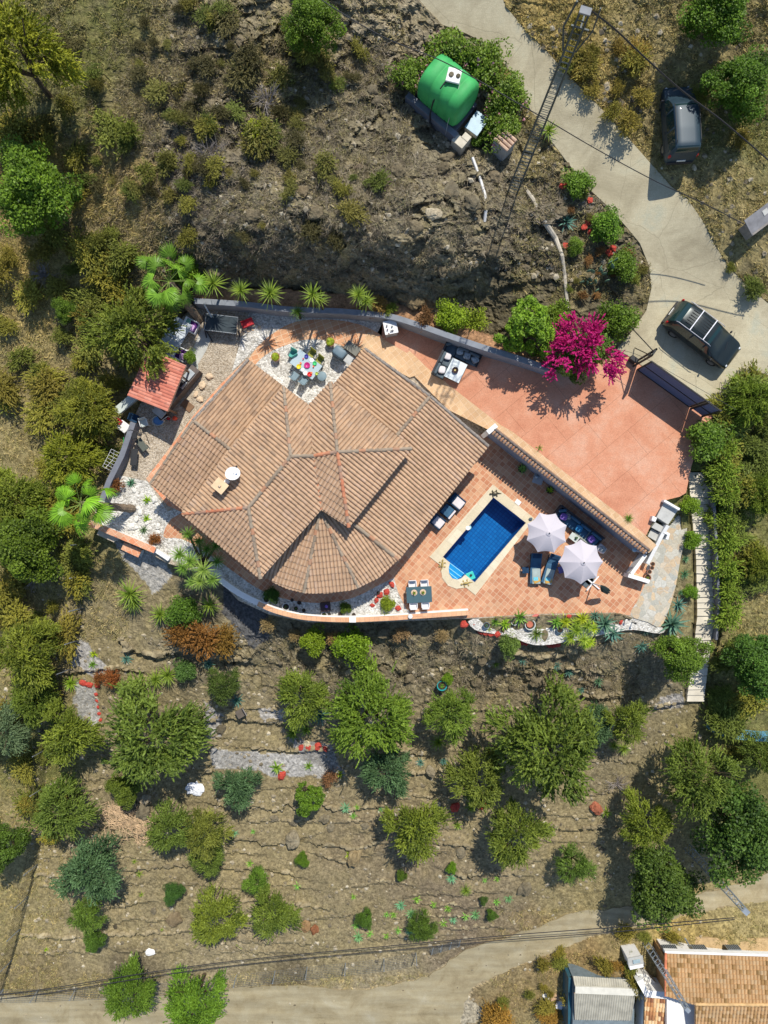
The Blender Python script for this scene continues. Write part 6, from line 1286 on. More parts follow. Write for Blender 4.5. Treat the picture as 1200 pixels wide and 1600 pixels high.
    for s in (-.35, .35): MB().tube([(glass_from+.05, s, st[3][3]+.035), (glass_from-.12, s+.42, st[3][3]+.13)], .012, 5).build('wiper', M_blackp, e)
    for s in (-1, 1):
        for x in (glass_from-.85, glass_from-1.85): MB().box(x, s*(Wd/2+.005), .82, .16, .02, .03).build('door_handle', M_blackp, e)
    return e
car('dark green-black estate car with silver roof bars parked on the concrete turning area', 'parked_car', 'car', W(1090,528,HS(1093,526)+.06), ia(56,42), 4.65, 1.85, 1.68,
    [(-2.33,.74,.72,.74),(-2.24,.86,.98,1.08),(-2.05,.90,1.04,1.42),(-1.75,.91,1.05,1.62),(-.8,.925,1.04,1.69),(.3,.925,1.03,1.64),(.55,.925,1.02,1.55),(1.22,.925,1.0,1.08),(1.35,.92,.98,1.02),(1.95,.90,.88,.92),(2.2,.84,.76,.80),(2.33,.66,.60,.62)], paint('dark_paint', (.016,.024,.024), .3, .3, .3), 1.3, -2.05, True, True)
car('dark blue high-roofed van parked on dry grass beside the upper road', 'parked_van', 'van', W(1053,203,HS(1053,203)+.10), ia(-5,-84), 4.15, 1.76, 1.82,
    [(-2.08,.76,.78,.80),(-2.03,.84,1.02,1.30),(-1.92,.86,1.06,1.72),(-1.7,.87,1.07,1.80),(-.8,.88,1.07,1.83),(.35,.88,1.06,1.80),(.6,.88,1.05,1.72),(1.2,.88,1.02,1.16),(1.32,.87,1.0,1.05),(1.8,.84,.86,.90),(2.0,.76,.74,.77),(2.08,.60,.58,.6)], paint('blue_paint', (.018,.042,.062), .5, .1, .1), 1.25, -1.92, True, False)
for v_ in (bpy.data.objects['parked_car'], bpy.data.objects['parked_van']): pass
# ================= GREEN TANK =================
tz = HS(700,150); T0 = W(700,141,tz+1.55); an = ia(.76,.63)
e = empty('water_tank', (T0.x, T0.y, tz), an, 'big bright green plastic water tank lying on a concrete cradle', 'water tank')
M_tank = mat('tank_green', (.05,.36,.10), .6, .3, var=.18, vscale=1.2, bump=.15, bscale=4)
mb = MB(); N_ = 28; prof = [(-1.40,.2),(-1.38,.75),(-1.33,1.02),(-1.22,1.15),(-.95,1.19),(-.62,1.195),(-.58,1.165),(-.5,1.165),(-.46,1.2),(.02,1.205),(.06,1.17),(.14,1.17),(.18,1.2),(.62,1.195),(.66,1.165),(.74,1.165),(.78,1.19),(1.0,1.185),(1.22,1.15),(1.33,1.02),(1.38,.75),(1.40,.2)]
vs = []; 
for x, r_ in prof:
    for k in range(N_):
        t_ = 2*math.pi*k/N_; c_, s_ = math.cos(t_), math.sin(t_); sq = 1/(abs(c_)**2.8+abs(s_)**2.8)**(1/2.8); vs.append((x, r_*c_*sq*.97, 1.5+r_*s_*sq))
fs = [(i*N_+k, (i+1)*N_+k, (i+1)*N_+(k+1) % N_, i*N_+(k+1) % N_) for i in range(len(prof)-1) for k in range(N_)]+[tuple(range(N_)), tuple((len(prof)-1)*N_+k for k in range(N_-1, -1, -1))]
mb.add(vs, fs).build('tank_body', M_tank, e, smooth=True, bevel=0)
MB().box(.15, .12, 2.78, .74, .74, .12, .45).build('access_hatch', M_white, e, bevel=.02); MB().blob(.02, .05, 2.93, .28, .28, .12).blob(.35, .22, 2.93, .24, .24, .1).build('hatch_stone', M_rock, e)
MB().tube([(0, -.1, 2.86), (-.05, -.7, 2.55), (-.1, -1.2, 1.9), (-.1, -1.35, 1.0), (0, -1.4, .3), (.5, -1.5, .15)], .045, 8).build('hose', M_blackp, e, smooth=True)
MB().tube([(.6, .1, 2.75), (.9, -.55, 2.5), (1.0, -1.0, 2.1), (1.05, -1.25, 1.2), (1.1, -1.35, .3)], .015, 5).build('strap', mat('strap_grey', (.4,.42,.4), .6), e)
MB().box(-.1, -1.15, -1.0, 3.6, .34, 1.65).box(-.2, .9, -1.0, 3.2, .3, 1.4).box(-.2, 0, -1.0, 3.2, 2.2, 1.2).build('cradle', M_grey, e, bevel=.02)
MB().box(2.0, -1.25, -.4, .75, .5, .95, 0).box(2.15, -.85, -.4, .45, .4, .95, 0).build('step_block', mat('cream_block', (.55,.5,.4), .85, var=.15), e, bevel=.01)
p_ = W(746,190,tz+.6); e = empty('meter_box', (p_.x, p_.y, tz-.3), ia(.8,.6), 'pale box with blue sheet lid beside the green tank', 'box'); MB().box(0, 0, -.5, .8, 1.1, 1.2).build('box_body', mat('cream_block', (.55,.5,.4)), e); MB().box(0, 0, .7, .86, 1.16, .05).build('lid', mat('blue_sheet', (.25,.40,.5), .4, var=.2), e)
p_ = W(783,238,HS(783,240)); e = empty('utility_box', p_, ia(.75,.65), 'grey rendered utility box with a small clay tile lid under the oleanders', 'utility box')
MB().box(0, 0, -.6, .9, .9, 1.9).build('box_body', mat('box_grey', (.33,.33,.32), .85, var=.12), e, bevel=.01)
mb = MB()
for i in range(4): mb.tube([(-.5, -.34+.23*i, 1.38), (.5, -.34+.23*i, 1.33)], .1, 8)
mb.build('tile_lid', mat('lid_clay', (.55,.38,.27), .85, var=.25), e)
MB().tube([G(738,246,.05), G(744,262,.06), G(752,285,.05), G(758,305,.05), G(759,330,.03), G(757,346,.02)], .09, 6).build('white_channel', M_white); tag(bpy.data.objects['white_channel'], 'thin white plaster channel running down the rocks below the tank', 'channel')
o = MB().tube([G(823,298,.05), G(835,315,.1), G(850,345,.1), G(868,372,.1), G(878,400,.1), G(882,430,.1), G(887,482,.1)], [.12,.14,.17,.15,.13,.12,.1], 8).build('plaster_channel', mat('plaster_pale', (.5,.45,.36), .9, var=.2, bump=.4)); tag(o, 'long pale plaster channel winding down beside the blue agave', 'channel')
# ================= MASTS AND CABLES =================
def mast(name, label, base, Hh, w0, w1, rz, mt, bays, braced):
    e = empty(name, base, rz, label, 'mast'); mb = MB(); c = [(-1, -1), (1, -1), (1, 1), (-1, 1)]
    ww = lambda t: (w0+(w1-w0)*t)/2
    for a, b_ in c: mb.tube([(a*ww(0), b_*ww(0)*.7, -.5), (a*ww(1), b_*ww(1)*.7, Hh)], .032, 4)
    mb.build('legs', mt, e); mb = MB()
    for i in range(bays+1):
        t_ = i/bays; z = t_*Hh; w_ = ww(t_); t2 = min(1, (i+1)/bays); w2 = ww(t2)
        for k in range(4):
            a, b_ = c[k], c[(k+1) % 4]; mb.tube([(a[0]*w_, a[1]*w_*.7, z), (b_[0]*w_, b_[1]*w_*.7, z)], .017, 4)
            if braced and i < bays: mb.tube([(a[0]*w_, a[1]*w_*.7, z), (b_[0]*w2, b_[1]*w2*.7, t2*Hh)], .02, 4)
    mb.build('bracing', mt, e); return e
M_mast = mat('mast_paint', (.09,.105,.105), .6, metal=.3); M_galv = mat('galv_steel', (.38,.42,.45), .5, metal=.5)
bz = H(801,300); e = mast('lattice_mast', 'tall dark ladder-like steel mast rising beside the upper road', W(801,300,bz), 18.4-bz, .54, .34, ia(1,.3), M_mast, 42, False)
tz_ = 18.4-bz
MB().box(0, 0, tz_, .42, .28, .06).build('top_plate', mat('plate_grey', (.25,.26,.27), .8), e); MB().box(.05, .0, tz_-.9, .7, .06, .06).box(.05, .0, tz_-.6, .06, .5, .06).box(.05, 0, tz_-.9, .06, .06, .36).build('cross_arm', M_mast, e)
MB().tube([(-.4, .2, tz_+.1), (-.55, .1, tz_-1.2), (-.25, 0, tz_-2.3)], .04).tube([(.5, .2, tz_+.1), (.55, .1, tz_-1.0), (.25, 0, tz_-2.2)], .03).build('stay', M_mast, e)
bz = H(1076,1325); e = mast('lattice_pylon', 'galvanised lattice pylon leaning out over the dirt track by the huge dark tree', W(1078,1328,bz), .6-bz, .75, .4, ia(1,1), M_galv, 12, True); MB().box(0, 0, .6-bz, .4, .34, .06).box(0, 0, .2-bz, .7, .06, .06).box(0, 0, .24-bz, .1, .1, .4).build('head', M_galv, e)
MB().tube([(-.3, -.2, 1.5), (-.9, .8, 3.5)], .04).build('arm', M_galv, e)
bz = H(1012,1476); e = mast('ladder_pylon', 'slender galvanised ladder pylon crossing the orange roof at the lower right', W(1012,1476,bz), -.9-bz, .6, .32, ia(1,1), M_galv, 16, False); MB().box(0, 0, -.9-bz, .34, .26, .06).build('head', M_galv, e)
def cable(pts, r_, label, group=None):
    P = [W(*p) for p in pts]; Q = smooth_poly([tuple(p) for p in P], 8, closed=False); o = MB().tube(Q, r_, 5).build('overhead_cable', M_blackp); tag(o, label, 'cable', group)
cable([(912,8,18.2),(960,45,16.4),(1010,92,14.5),(1066,142,12.6),(1130,190,10.8),(1200,250,9.0),(1290,330,7.4)], .036, 'thick black cable from the mast top over the front of the dark blue van')
cable([(420,-60,11),(510,5,10.6),(600,58,10.5),(700,100,10.2),(838,178,10.0),(930,232,8.2),(1022,282,6.8),(1100,318,5.8),(1166,352,5.2)], .025, 'thin cable crossing the green tank, the mast and the road to the hutch')
cable([(960,546,3.0),(1000,556,3.2),(1080,600,3.6),(1150,640,4.0)], .012, 'thin wire above the sliding gate')
for dy, nm in ((0, 'upper'), (7, 'lower')): cable([(-60,1560+dy,-3),(60,1547+dy,-3.4),(250,1517+dy,-3.8),(400,1498+dy,-4),(600,1479+dy,-3.6),(800,1461+dy,-2.8),(960,1449+dy,-1.6),(1148,1434+dy*.4,.5)], .028, nm+' of the two cables running along the dirt track to the pylon')
# ================= GATE =================
g0, g1 = W(995,577,1.33), W(1098,651,1.33); e = empty('sliding_gate', g0, math.atan2(g1.y-g0.y, g1.x-g0.x), 'wide blue-grey slatted sliding gate between pink driveway and concrete road', 'gate'); GL = (g1-g0).length
M_gate = mat('gate_panel', (.14,.17,.27), .55, metal=.1, var=.05); M_gfr = mat('gate_frame', (.02,.022,.022), .5)
LW_ = GL*.80
MB().box(LW_/2, 0, 0, LW_, .07, .08).box(LW_/2, 0, 1.14, LW_, .07, .07).box(LW_/2, 0, 2.3, LW_, .07, .07).box(.04, 0, 0, .08, .08, 2.35).box(LW_-.04, 0, 0, .08, .08, 2.35).box((GL+LW_)/2, 0, 1.14, GL-LW_, .07, .06).box((GL+LW_)/2, 0, 2.3, GL-LW_, .07, .07).box(GL-.04, 0, 0, .1, .1, 2.4).box(LW_+.12, 0, 0, .12, .12, 2.4).build('frame', M_gfr, e)
for z0_, x0, x1, nm in ((.09,.1,LW_-.1,'panel'),(1.22,.1,LW_-.1,'panel'),(.09,LW_+.2,GL-.1,'wicket_panel'),(1.22,LW_+.2,GL-.1,'wicket_panel')):
    mb = MB()
    for i in range(9): mb.box((x0+x1)/2, 0, z0_+i*.117, x1-x0, .03, .112, rx=.12)
    mb.build(nm, M_gate, e)
e = empty('gate_portal', W(990,572,1.33), ia(1,.72), 'dark steel guide frame and motor at the left end of the sliding gate', 'gate frame')
MB().box(0, 0, 0, .1, .1, 3.0).box(0, .42, 0, .1, .1, 3.0).box(0, .21, 2.9, .1, .5, .1).box(0, .21, 2.2, .08, .42, .08).build('frame', M_gfr, e); MB().box(-.3, .2, 0, .45, .3, .5).build('motor_box', M_blackp, e, bevel=.03)
MB().tube([(0, .2, 3.0), (-1.9, 1.2, 1.6)], .03).tube([(0, .2, 2.3), (-.6, .9, .1)], .03).build('brace', M_gfr, e)
# ================= LOWER RIGHT BUILDINGS =================
M_tileA = tile_clay('orange_tiles', [(0, (.27,.17,.07)), (.14, (.34,.20,.08)), (.18, (.43,.27,.13)), (.6, (.50,.31,.15)), (1, (.48,.34,.19))])
M_tileB = tile_clay('mottled_tiles', [(0, (.25,.11,.06)), (.35, (.5,.24,.10)), (.6, (.66,.40,.18)), (1, (.72,.55,.33))])
M_corr = mat('corrugated_cement', (.40,.38,.31), .9, var=.22, vscale=1.6, bump=.2)
def box_building(name, label, poly, zt, zb, wallm): 
    c = W(sum(p[0] for p in poly)/len(poly), sum(p[1] for p in poly)/len(poly), zt); e = empty(name, (c.x, c.y, zb), 0, label, 'building')
    MB().prism([((W(x, y, zt)-c).x, (W(x, y, zt)-c).y) for x, y in poly], 0, zt-zb).build('wall', wallm, e); return e, Vector((c.x, c.y, zb))
e, o_ = box_building('cottage', 'cottage with a long orange speckled tile roof at the bottom right corner', [(1042,1492),(1290,1502),(1290,1650),(1042,1645)], -5.9, -10.5, M_white)
rf = empty('roof', (0, 0, 0)); rf.parent = e
roof_face('roof_slope', [(1040,1489),(1290,1497),(1290,1572),(1086,1570),(1040,1556)], [(1040,1489,-5.35),(1290,1497,-5.35),(1088,1570,-4.6)], M_tileA, rf, off=o_, rib=.24, course=.30, jit=.4)
roof_face('roof_slope', [(1086,1570),(1290,1572),(1290,1660),(1086,1660)], [(1086,1570,-4.6),(1290,1572,-4.6),(1086,1660,-5.5)], M_tileA, rf, off=o_, rib=.24, course=.30, jit=.4)
caps('ridge_cap', (1086,1569,-4.55), (1290,1571,-4.55), mat('ochre_ridge', (.55,.36,.17), .85, var=.2), rf, o_, .11)
caps('verge_cap', (1040,1489,-5.25), (1040,1556,-4.75), mat('red_verge', (.6,.2,.1), .85, var=.3), rf, o_, .09)
def strip_in(name, pts, w_, zb, mt, par, org):
    o = strip_wall(name, pts, w_, zb, mt, None); o.parent = par; o.location = -org; return o
strip_in('parapet', [(1039,1488,-5.25),(1290,1496,-5.25)], .16, -5.6, M_white, e, o_)
strip_in('side_wall', [(1038.5,1494,-5.75),(1038.5,1556,-5.75)], .05, -9.5, mat('ochre_side', (.40,.22,.09), .9, var=.2), e, o_)
for x in (1050, 1096, 1149):
    q = W(x, 1490, -6.1)-o_; w_ = empty('window', (q.x, q.y+.22, -6.75-o_.z), 0); w_.parent = e; MB().box(0, 0, 0, .95, .06, .6).build('frame', M_galv, w_)
    mb = MB()
    for k in range(7): mb.box(-.4+.133*k, .05, .04, .03, .03, .52)
    mb.build('grille', M_blackp, w_)
q = W(1076,1476,-6.6)-o_; MB().tube([q, q+Vector((-.5, .8, .6))], .05).build('flue', M_galv, e)
tag(drape('earth_yard', [(1022,1478),(1060,1462),(1120,1466),(1290,1466),(1290,1490),(1036,1488)], lambda x, y: HS(x, y)+.06, mat('ochre_earth', (.45,.32,.17), .95, var=.2, bump=.4), 14, skirt=.6), kind='structure')
e, o_ = box_building('annex', 'small annex with mottled orange tiles and a white sloping parapet', [(1006,1556),(1036,1550),(1092,1566),(1088,1660),(1004,1660)], -6.6, -10.5, M_white)
roof_face('roof_slope', [(1007,1556),(1088,1562),(1088,1660),(1004,1660)], [(1007,1556,-6.2),(1088,1562,-6.2),(1004,1660,-6.6)], M_tileB, e, off=o_, rib=.22, course=.34)
strip_in('parapet', [(1000,1532,-6.0),(1010,1553,-5.7),(1092,1560,-5.7)], .5, -8, M_white, e, o_)
MB().prism([((W(x, y, -6.3)-o_).x, (W(x, y, -6.3)-o_).y) for x, y in [(996,1524),(1013,1526),(1042,1553),(1008,1552)]], .5, 4.0).build('porch_roof', mat('pale_terrace', (.7,.68,.62)), e)
e, o_ = box_building('grey_shed', 'shed with weathered grey corrugated roof at the bottom edge', [(896,1530),(992,1533),(990,1640),(894,1640)], -7.0, -10.3, mat('shed_wall', (.16,.2,.22), .85, var=.2))
def corr(name, poly, anc, mt, par, org):
    r_ = roof_face(name, poly, anc, mt, par, rib=.17, course=3.0, hgt=.05, slab=.06, off=org, step=.0, jit=.1); return r_
corr('upper_roof', [(895,1525),(990,1531),(998,1546),(898,1541)], [(895,1525,-6.9),(990,1531,-6.9),(898,1542,-6.5)], M_corr, e, o_)
strip_in('ridge_flashing', [(899,1547,-6.35),(997,1551,-6.35)], .5, -6.5, mat('white_flashing', (.62,.6,.52), .85, var=.1), e, o_)
corr('lower_roof', [(897,1552),(992,1555),(986,1594),(898,1593)], [(897,1552,-6.4),(992,1555,-6.4),(898,1593,-6.9)], M_corr, e, o_)
strip_in('side_gutter', [(891,1528,-7.2),(890,1610,-7.4)], .25, -9.5, mat('teal_metal', (.03,.10,.14), .4), e, o_)
p_ = W(920,1597,-8.5); o = MB().box(0, 0, 0, 1.4, .9, .9).build('water_trough', mat('green_tarp', (.03,.35,.25), .5)); o.location = p_; tag(o, 'green covered tub at the lower edge of the grey shed', 'tub')
zc_ = H(985,1487); e = empty('meter_kiosk', W(983,1486,zc_), ia(1,-.2), 'small white kiosk with pale lid among dry bushes above the grey shed', 'kiosk')
MB().box(0, 0, -.2, 1.0, .8, 1.6).build('body', M_white, e, bevel=.01); MB().box(0, .15, 1.4, 1.1, .75, .06, rx=.2).build('lid', M_lgrey, e); MB().box(.05, .2, 1.52, .5, .3, .03, rx=.2).build('lid_panel', mat('blue_glass', (.35,.45,.48), .3), e)
o = MB().blob(0, 0, .1, 1.0, .7, .35, 3, .25).build('rubbish_sack', mat('white_plastic', (.7,.7,.72), .5, bump=.6, bscale=5)); o.location = G(877,1569); tag(o, 'white and dark plastic sack left of the grey shed', 'sack')
o = MB().blob(0, 0, .05, .6, .5, .25, 5, .25).build('rubbish_sack', M_white); o.location = G(853,1556); tag(o, 'small white bag on the verge, leftmost near the grey shed', 'sack')
o = MB().box(0, 0, 0, .8, .5, .08, .2).build('cardboard_sheet', mat('cardboard', (.5,.33,.2), .9)); o.location = G(868,1557); tag(o, 'brown cardboard sheet between the two white sacks', 'cardboard')
# wooden hutch at the right edge
e = empty('animal_hutch', G(1180,352), ia(.8,-.6), 'grey wooden hutch with sloping lid at the right edge of the picture', 'hutch')
MB().box(0, 0, 0, 1.9, .8, .8).build('body', mat('old_wood', (.23,.21,.19), .9, var=.25, vscale=5), e); MB().box(0, .1, .85, 2.0, 1.0, .05, rx=.25).build('lid', mat('lid_grey', (.20,.20,.21), .85, var=.2), e); MB().box(.3, .25, .93, .35, .3, .04, rx=.25).build('vent', M_lgrey, e)
# red-roofed shed left of the house
SZ = 2.3; e = empty('garden_shed', W(238,605,0), 0, 'garden kitchen shelter with a pinkish red tiled roof left of the villa', 'shed'); so_ = Vector(W(238,605,0))
M_pinktile = tile_clay('pink_tiles', [(0, (.50,.16,.11)), (.5, (.60,.22,.15)), (1, (.66,.29,.21))])
roof_face('roof', [(232,546),(291,571),(262,643),(199,618)], [(291,571,2.65),(262,643,2.65),(199,618,2.2)], M_pinktile, e, off=so_, rib=.19, course=.48, hgt=.035, step=.02, jit=.6)
for x, y in [(204,616),(259,638),(286,575),(234,552)]: q = W(x, y, 2.2)-so_; MB().box(q.x, q.y, -.3, .1, .1, 2.45).build('post', mat('post_wood', (.2,.13,.08), .8), e)
q0, q1 = W(203,614,2.0)-so_, W(236,553,2.0)-so_; MB().box((q0.x+q1.x)/2, (q0.y+q1.y)/2, -.3, (q1-q0).length, .15, 2.2, math.atan2(q1.y-q0.y, q1.x-q0.x)).build('back_wall', M_white, e)
# ================= FURNITURE AND SMALL THINGS =================
M_navy = mat('navy_fabric', (.02,.05,.10), .9, .1, var=.2, bump=.2); M_blue = mat('blue_fabric', (.05,.12,.20), .9, .1, var=.2, bump=.2); M_steel = mat('charcoal_fabric', (.10,.13,.15), .9, .1, var=.2, bump=.2)
M_teal = mat('teal_grey_fabric', (.13,.19,.21), .9, .1, var=.2, bump=.2); M_rattan = mat('dark_rattan', (.05,.05,.055), .8, var=.3, vscale=20, bump=.5); M_wpl = mat('white_plastic_furniture', (.75,.75,.75), .45, var=.04)
M_wcush = mat('white_cushion', (.68,.64,.64), .9, .1, var=.06, bump=.15); M_purple = mat('purple_fabric', (.20,.12,.42), .9, .1, var=.3, vscale=9); M_lilac = mat('lilac_fabric', (.55,.35,.60), .9, .1, var=.1)
M_plum = mat('plum_fabric', (.10,.03,.16), .9, .1, var=.2); M_mint = mat('mint_fabric', (.25,.48,.38), .9, .1, var=.1); M_tglass = mat('table_glass', (.42,.52,.56), .08, .7, var=.03); M_gold = mat('mustard_cloth', (.55,.33,.08), .9, var=.15)
M_pot = mat('terracotta_pot', (.42,.20,.11), .85, var=.15); M_dpot = mat('dark_pot', (.06,.035,.035), .6); M_soil = mat('potting_soil', (.05,.035,.025), 1); M_cyan = mat('turquoise_glaze', (.03,.32,.33), .35); M_cer = mat('pale_ceramic', (.5,.55,.52), .4)
def pose(name, label, cat, px, py, ang, z=0.0, group=None):
    if in_poly(np.array([float(px)]), np.array([float(py)]), DRIVE)[0]: z += zdrive(px)+.005
    return empty(name, W(px, py, z), ang, label, cat, group)
A1 = ia(.766,.643); A2 = ia(-.643,.766)
# parasols -----------------------------------------------------------------
m, n, b = nodes('parasol_canvas', .9, .1); b.inputs['Base Color'].default_value = (.66,.62,.66,1); tr = nd(n, 'ShaderNodeBsdfTranslucent'); tr.inputs[0].default_value = (.6,.56,.6,1); ms = nd(n, 'ShaderNodeMixShader'); ms.inputs[0].default_value = .2
n.links.new(b.outputs[0], ms.inputs[1]); n.links.new(tr.outputs[0], ms.inputs[2]); n.links.new(ms.outputs[0], n.nodes['Material Output'].inputs[0]); M_canvas = m
def parasol(px, py, Rr, hz, rot, label):
    e = pose('parasol', label, 'parasol', px, py, rot, 0); c = W(px, py, hz); e.location = (c.x, c.y, 0); N_ = 8; K_ = 8; J_ = 6; vs = []; fs = []
    for i in range(N_):
        for a in range(K_):
            u = a/K_; an_ = 2*math.pi*(i+u)/N_; sag = 4*u*(1-u)
            for j in range(J_+1):
                t = j/J_; r_ = Rr*(.08+.92*t)*(1-.13*sag*t*t)*math.cos(math.pi/8)/math.cos(math.pi/8*(2*u-1)*.0+0) if False else Rr*(.08+.92*t)*(1-sag*(.04+.11*t*t)); z = hz-.62*t**1.25-.035*sag*t*(1.4-t)
                vs.append((r_*math.cos(an_), r_*math.sin(an_), z))
    M_ = N_*K_
    for i in range(M_):
        for j in range(J_): fs.append((i*(J_+1)+j, ((i+1) % M_)*(J_+1)+j, ((i+1) % M_)*(J_+1)+j+1, i*(J_+1)+j+1))
    fs = [f[::-1] for f in fs]; cn = MB().add(vs, fs).build('canopy', M_canvas, e); sd = cn.modifiers.new('s', 'SOLIDIFY'); sd.thickness = .006
    MB().tube([(0, 0, 0), (0, 0, hz+.05)], .028, 8).build('pole', M_wpl, e)
    for i in range(N_):
        a = 2*math.pi*i/N_; MB().tube([(.05*math.cos(a), .05*math.sin(a), hz-.03), (Rr*math.cos(a)*.55, Rr*math.sin(a)*.55, hz-.03-.62*.55**1.25), (Rr*math.cos(a)*.99, Rr*math.sin(a)*.99, hz-.64)], .011, 4).build('rib', M_wpl, e)
    MB().lathe([(.16, 0), (.17, .03), (.05, .09), (.02, .1)], z=hz-.02).build('vent_cap', M_canvas, e); MB().lathe([(.035, 0), (.035, .07), (.01, .1)], z=hz+.07).build('finial', M_blackp, e)
    MB().lathe([(.27, 0), (.27, .06), (.06, .10), (.05, .3)]).build('base', M_steel, e); return e
parasol(858,833,1.27,2.75,.35,'pale lilac-grey parasol nearer the pool, at upper left of the pair'); parasol(912,879,1.34,2.75,.0,'pale lilac-grey parasol at lower right of the pair, nearer the stone path')
# loungers ----------------------------------------------------------------
def lounger(px, py, ang, label, tcol):
    e = pose('sun_lounger', label, 'sun lounger', px, py, ang); f = MB().box(0, -.31, .24, 1.9, .05, .06).box(0, .31, .24, 1.9, .05, .06)
    for x in (-.85, -.1, .85): f.box(x, 0, .24, .05, .6, .05)
    f.build('frame', M_rattan, e)
    for x in (-.8, .8):
        for y in (-.3, .3): MB().box(x, y, 0, .05, .05, .26).build('leg', M_rattan, e)
    MB().box(.28, 0, .30, 1.3, .66, .10).build('mattress', M_blue, e, bevel=.035); MB().box(-.66, 0, .44, .68, .66, .10, ry=.42).build('backrest', M_blue, e, bevel=.035); MB().box(-.80, 0, .60, .28, .5, .09, ry=.42).build('pillow', M_navy, e, bevel=.04)
    MB().box(.45, .05, .405, .95, .5, .018, .06).build('towel', mat('grey_towel', (.35,.42,.40), .95, var=.15, bump=.3), e, bevel=.008)
    MB().box(.72, .08, .43, .26, .42, .03, .5).build('folded_towel', M_gold, e, bevel=.01); MB().box(.62, .02, .45, .22, .30, .012, .1).build('magazine', mat('cyan_print', (.15,.5,.6), .4, var=.3, vscale=30), e)
    return e
lounger(835,888,ia(-.04,1),'blue sun lounger with grey towel, left one of the two under the parasols',0); lounger(858,889,ia(-.32,1),'blue sun lounger turned towards the pool steps, right one of the two under the parasols',0)
def side_table(px, py, ang, label, mt, s=.45, h=.42):
    e = pose('side_table', label, 'side table', px, py, ang); MB().box(0, 0, h, s, s, .035).build('top', mt, e, bevel=.01)
    for x in (-1, 1):
        for y in (-1, 1): MB().box(x*(s/2-.03), y*(s/2-.03), 0, .04, .04, h).build('leg', mt, e)
    return e
side_table(819,890,.05,'small navy side table left of the left sun lounger',M_navy,.4); side_table(875,889,.3,'small violet side table beside the right sun lounger',mat('violet_top', (.13,.12,.32), .5),.42)
# corner sofas -------------------------------------------------------------
def sofa(px, py, ang, label, arm, wid, mt_c, mt_f, pillows, inv=1):
    """origin at the corner; long side along +x, short side along -y"""
    e = pose('corner_sofa', label, 'sofa', px, py, ang); D = .82
    MB().box(wid/2, -D/2*inv, .06, wid, D, .24).box(D/2, -(D+arm)/2*inv, .06, D-.01, arm-D, .238).build('base', mt_f, e, bevel=.02)
    MB().box(wid/2, -.05*inv, .28, wid, .12, .42).box(.05, -arm/2*inv, .28, .12, arm-.01, .418).box(wid-.05, -D/2*inv, .28, .1, D-.02, .24).build('back_frame', mt_f, e, bevel=.02)
    k = max(2, int((wid-D)/.75)); cw = (wid-D-.1)/k
    MB().box(D/2+.06, -(D/2+.06)*inv, .30, D-.14, D-.14, .14).build('seat_cushion', mt_c, e, bevel=.05)
    for i in range(k):
        x = D+cw*(i+.5); MB().box(x, -(D/2+.06)*inv, .30, cw-.02, D-.14, .14).build('seat_cushion', mt_c, e, bevel=.05); MB().box(x, -.20*inv, .44, cw-.04, .18, .36, rx=.2*inv).build('back_cushion', mt_c, e, bevel=.07)
    k = max(1, int((arm-D)/.75)); cw = (arm-D)/k
    for i in range(k):
        y = -(D+cw*(i+.5))*inv; MB().box(D/2+.06, y, .30, D-.14, cw-.02, .14).build('seat_cushion', mt_c, e, bevel=.05); MB().box(.20, y, .44, .18, cw-.04, .36, ry=.2).build('back_cushion', mt_c, e, bevel=.07)
    MB().box(.24, -.26*inv, .44, .5, .18, .34, .78).build('back_cushion', mt_c, e, bevel=.07)
    for x, y, r_, mt in pillows: MB().blob(x, -y*inv, .56, .44, .44, .20, int(x*10), 0, 16, 8, r_, .55).build('pillow', mt, e, smooth=True)
    return e
M_flo = mat('patterned_pillow', (.30,.34,.36), .9, var=.6, vscale=9)
sofa(699,532,ia(.90,.44),'dark teal corner sofa against the grey wall at the driveway',2.35,2.35,M_steel,M_rattan,[(1.0,.4,.3,M_flo),(1.5,.45,.2,M_flo),(2.05,.45,.9,M_flo),(.45,1.0,.2,M_wcush),(.5,1.9,.3,M_wcush)])
sofa(874,789,ia(.79,.61),'navy blue corner sofa in the shade of the tile-capped wall',.95,3.35,M_blue,M_rattan,[(.55,.5,.3,M_purple),(1.75,.5,.1,mat('azure_pillow', (.04,.25,.5), .9, var=.2)),(2.75,.55,-.3,M_purple)])
for px, py, nm in ((883,805,'upper left'),(936,856,'lower right')):
    e = pose('pouf', 'pale speckled round-cornered pouf at the %s end of the navy sofa' % nm, 'pouf', px, py, A1); MB().blob(0, 0, .22, .75, .5, .44, 2, .03, 16, 8, 0, .5).build('seat', M_wcush, e, smooth=True); MB().blob(.1, 0, .46, .4, .35, .14, 3, .1, 12, 6, .3, .6).build('throw', M_flo, e)
def coffee(px, py, ang, label, sx, sy, h, mt_t, mt_b, bowl=True, name='coffee_table'):
    e = pose(name, label, 'table', px, py, ang); MB().box(0, 0, h-.04, sx, sy, .04).build('tabletop', mt_t, e, bevel=.01)
    MB().box(0, 0, .05, sx-.1, sy-.1, h-.1).build('base', mt_b, e, bevel=.02); return e
coffee(711,581,ia(.90,.44),'white-topped rattan coffee table carrying a bowl, in front of the driveway sofa',1.0,1.25,.45,mat('white_glass_top', (.72,.78,.78), .15, .6),M_rattan)
e = pose('bowl', 'dark round bowl with a yellow candle on the white coffee table', 'bowl', 711,579,0,.452); MB().lathe([(.05,0),(.17,.04),(.2,.12),(.18,.12),(.14,.05),(.01,.045)], n=20).build('bowl_body', M_dpot, e, smooth=True); MB().lathe([(.06,.05),(.06,.1),(.01,.1)]).build('candle', mat('candle_yellow', (.7,.55,.2), .6), e)
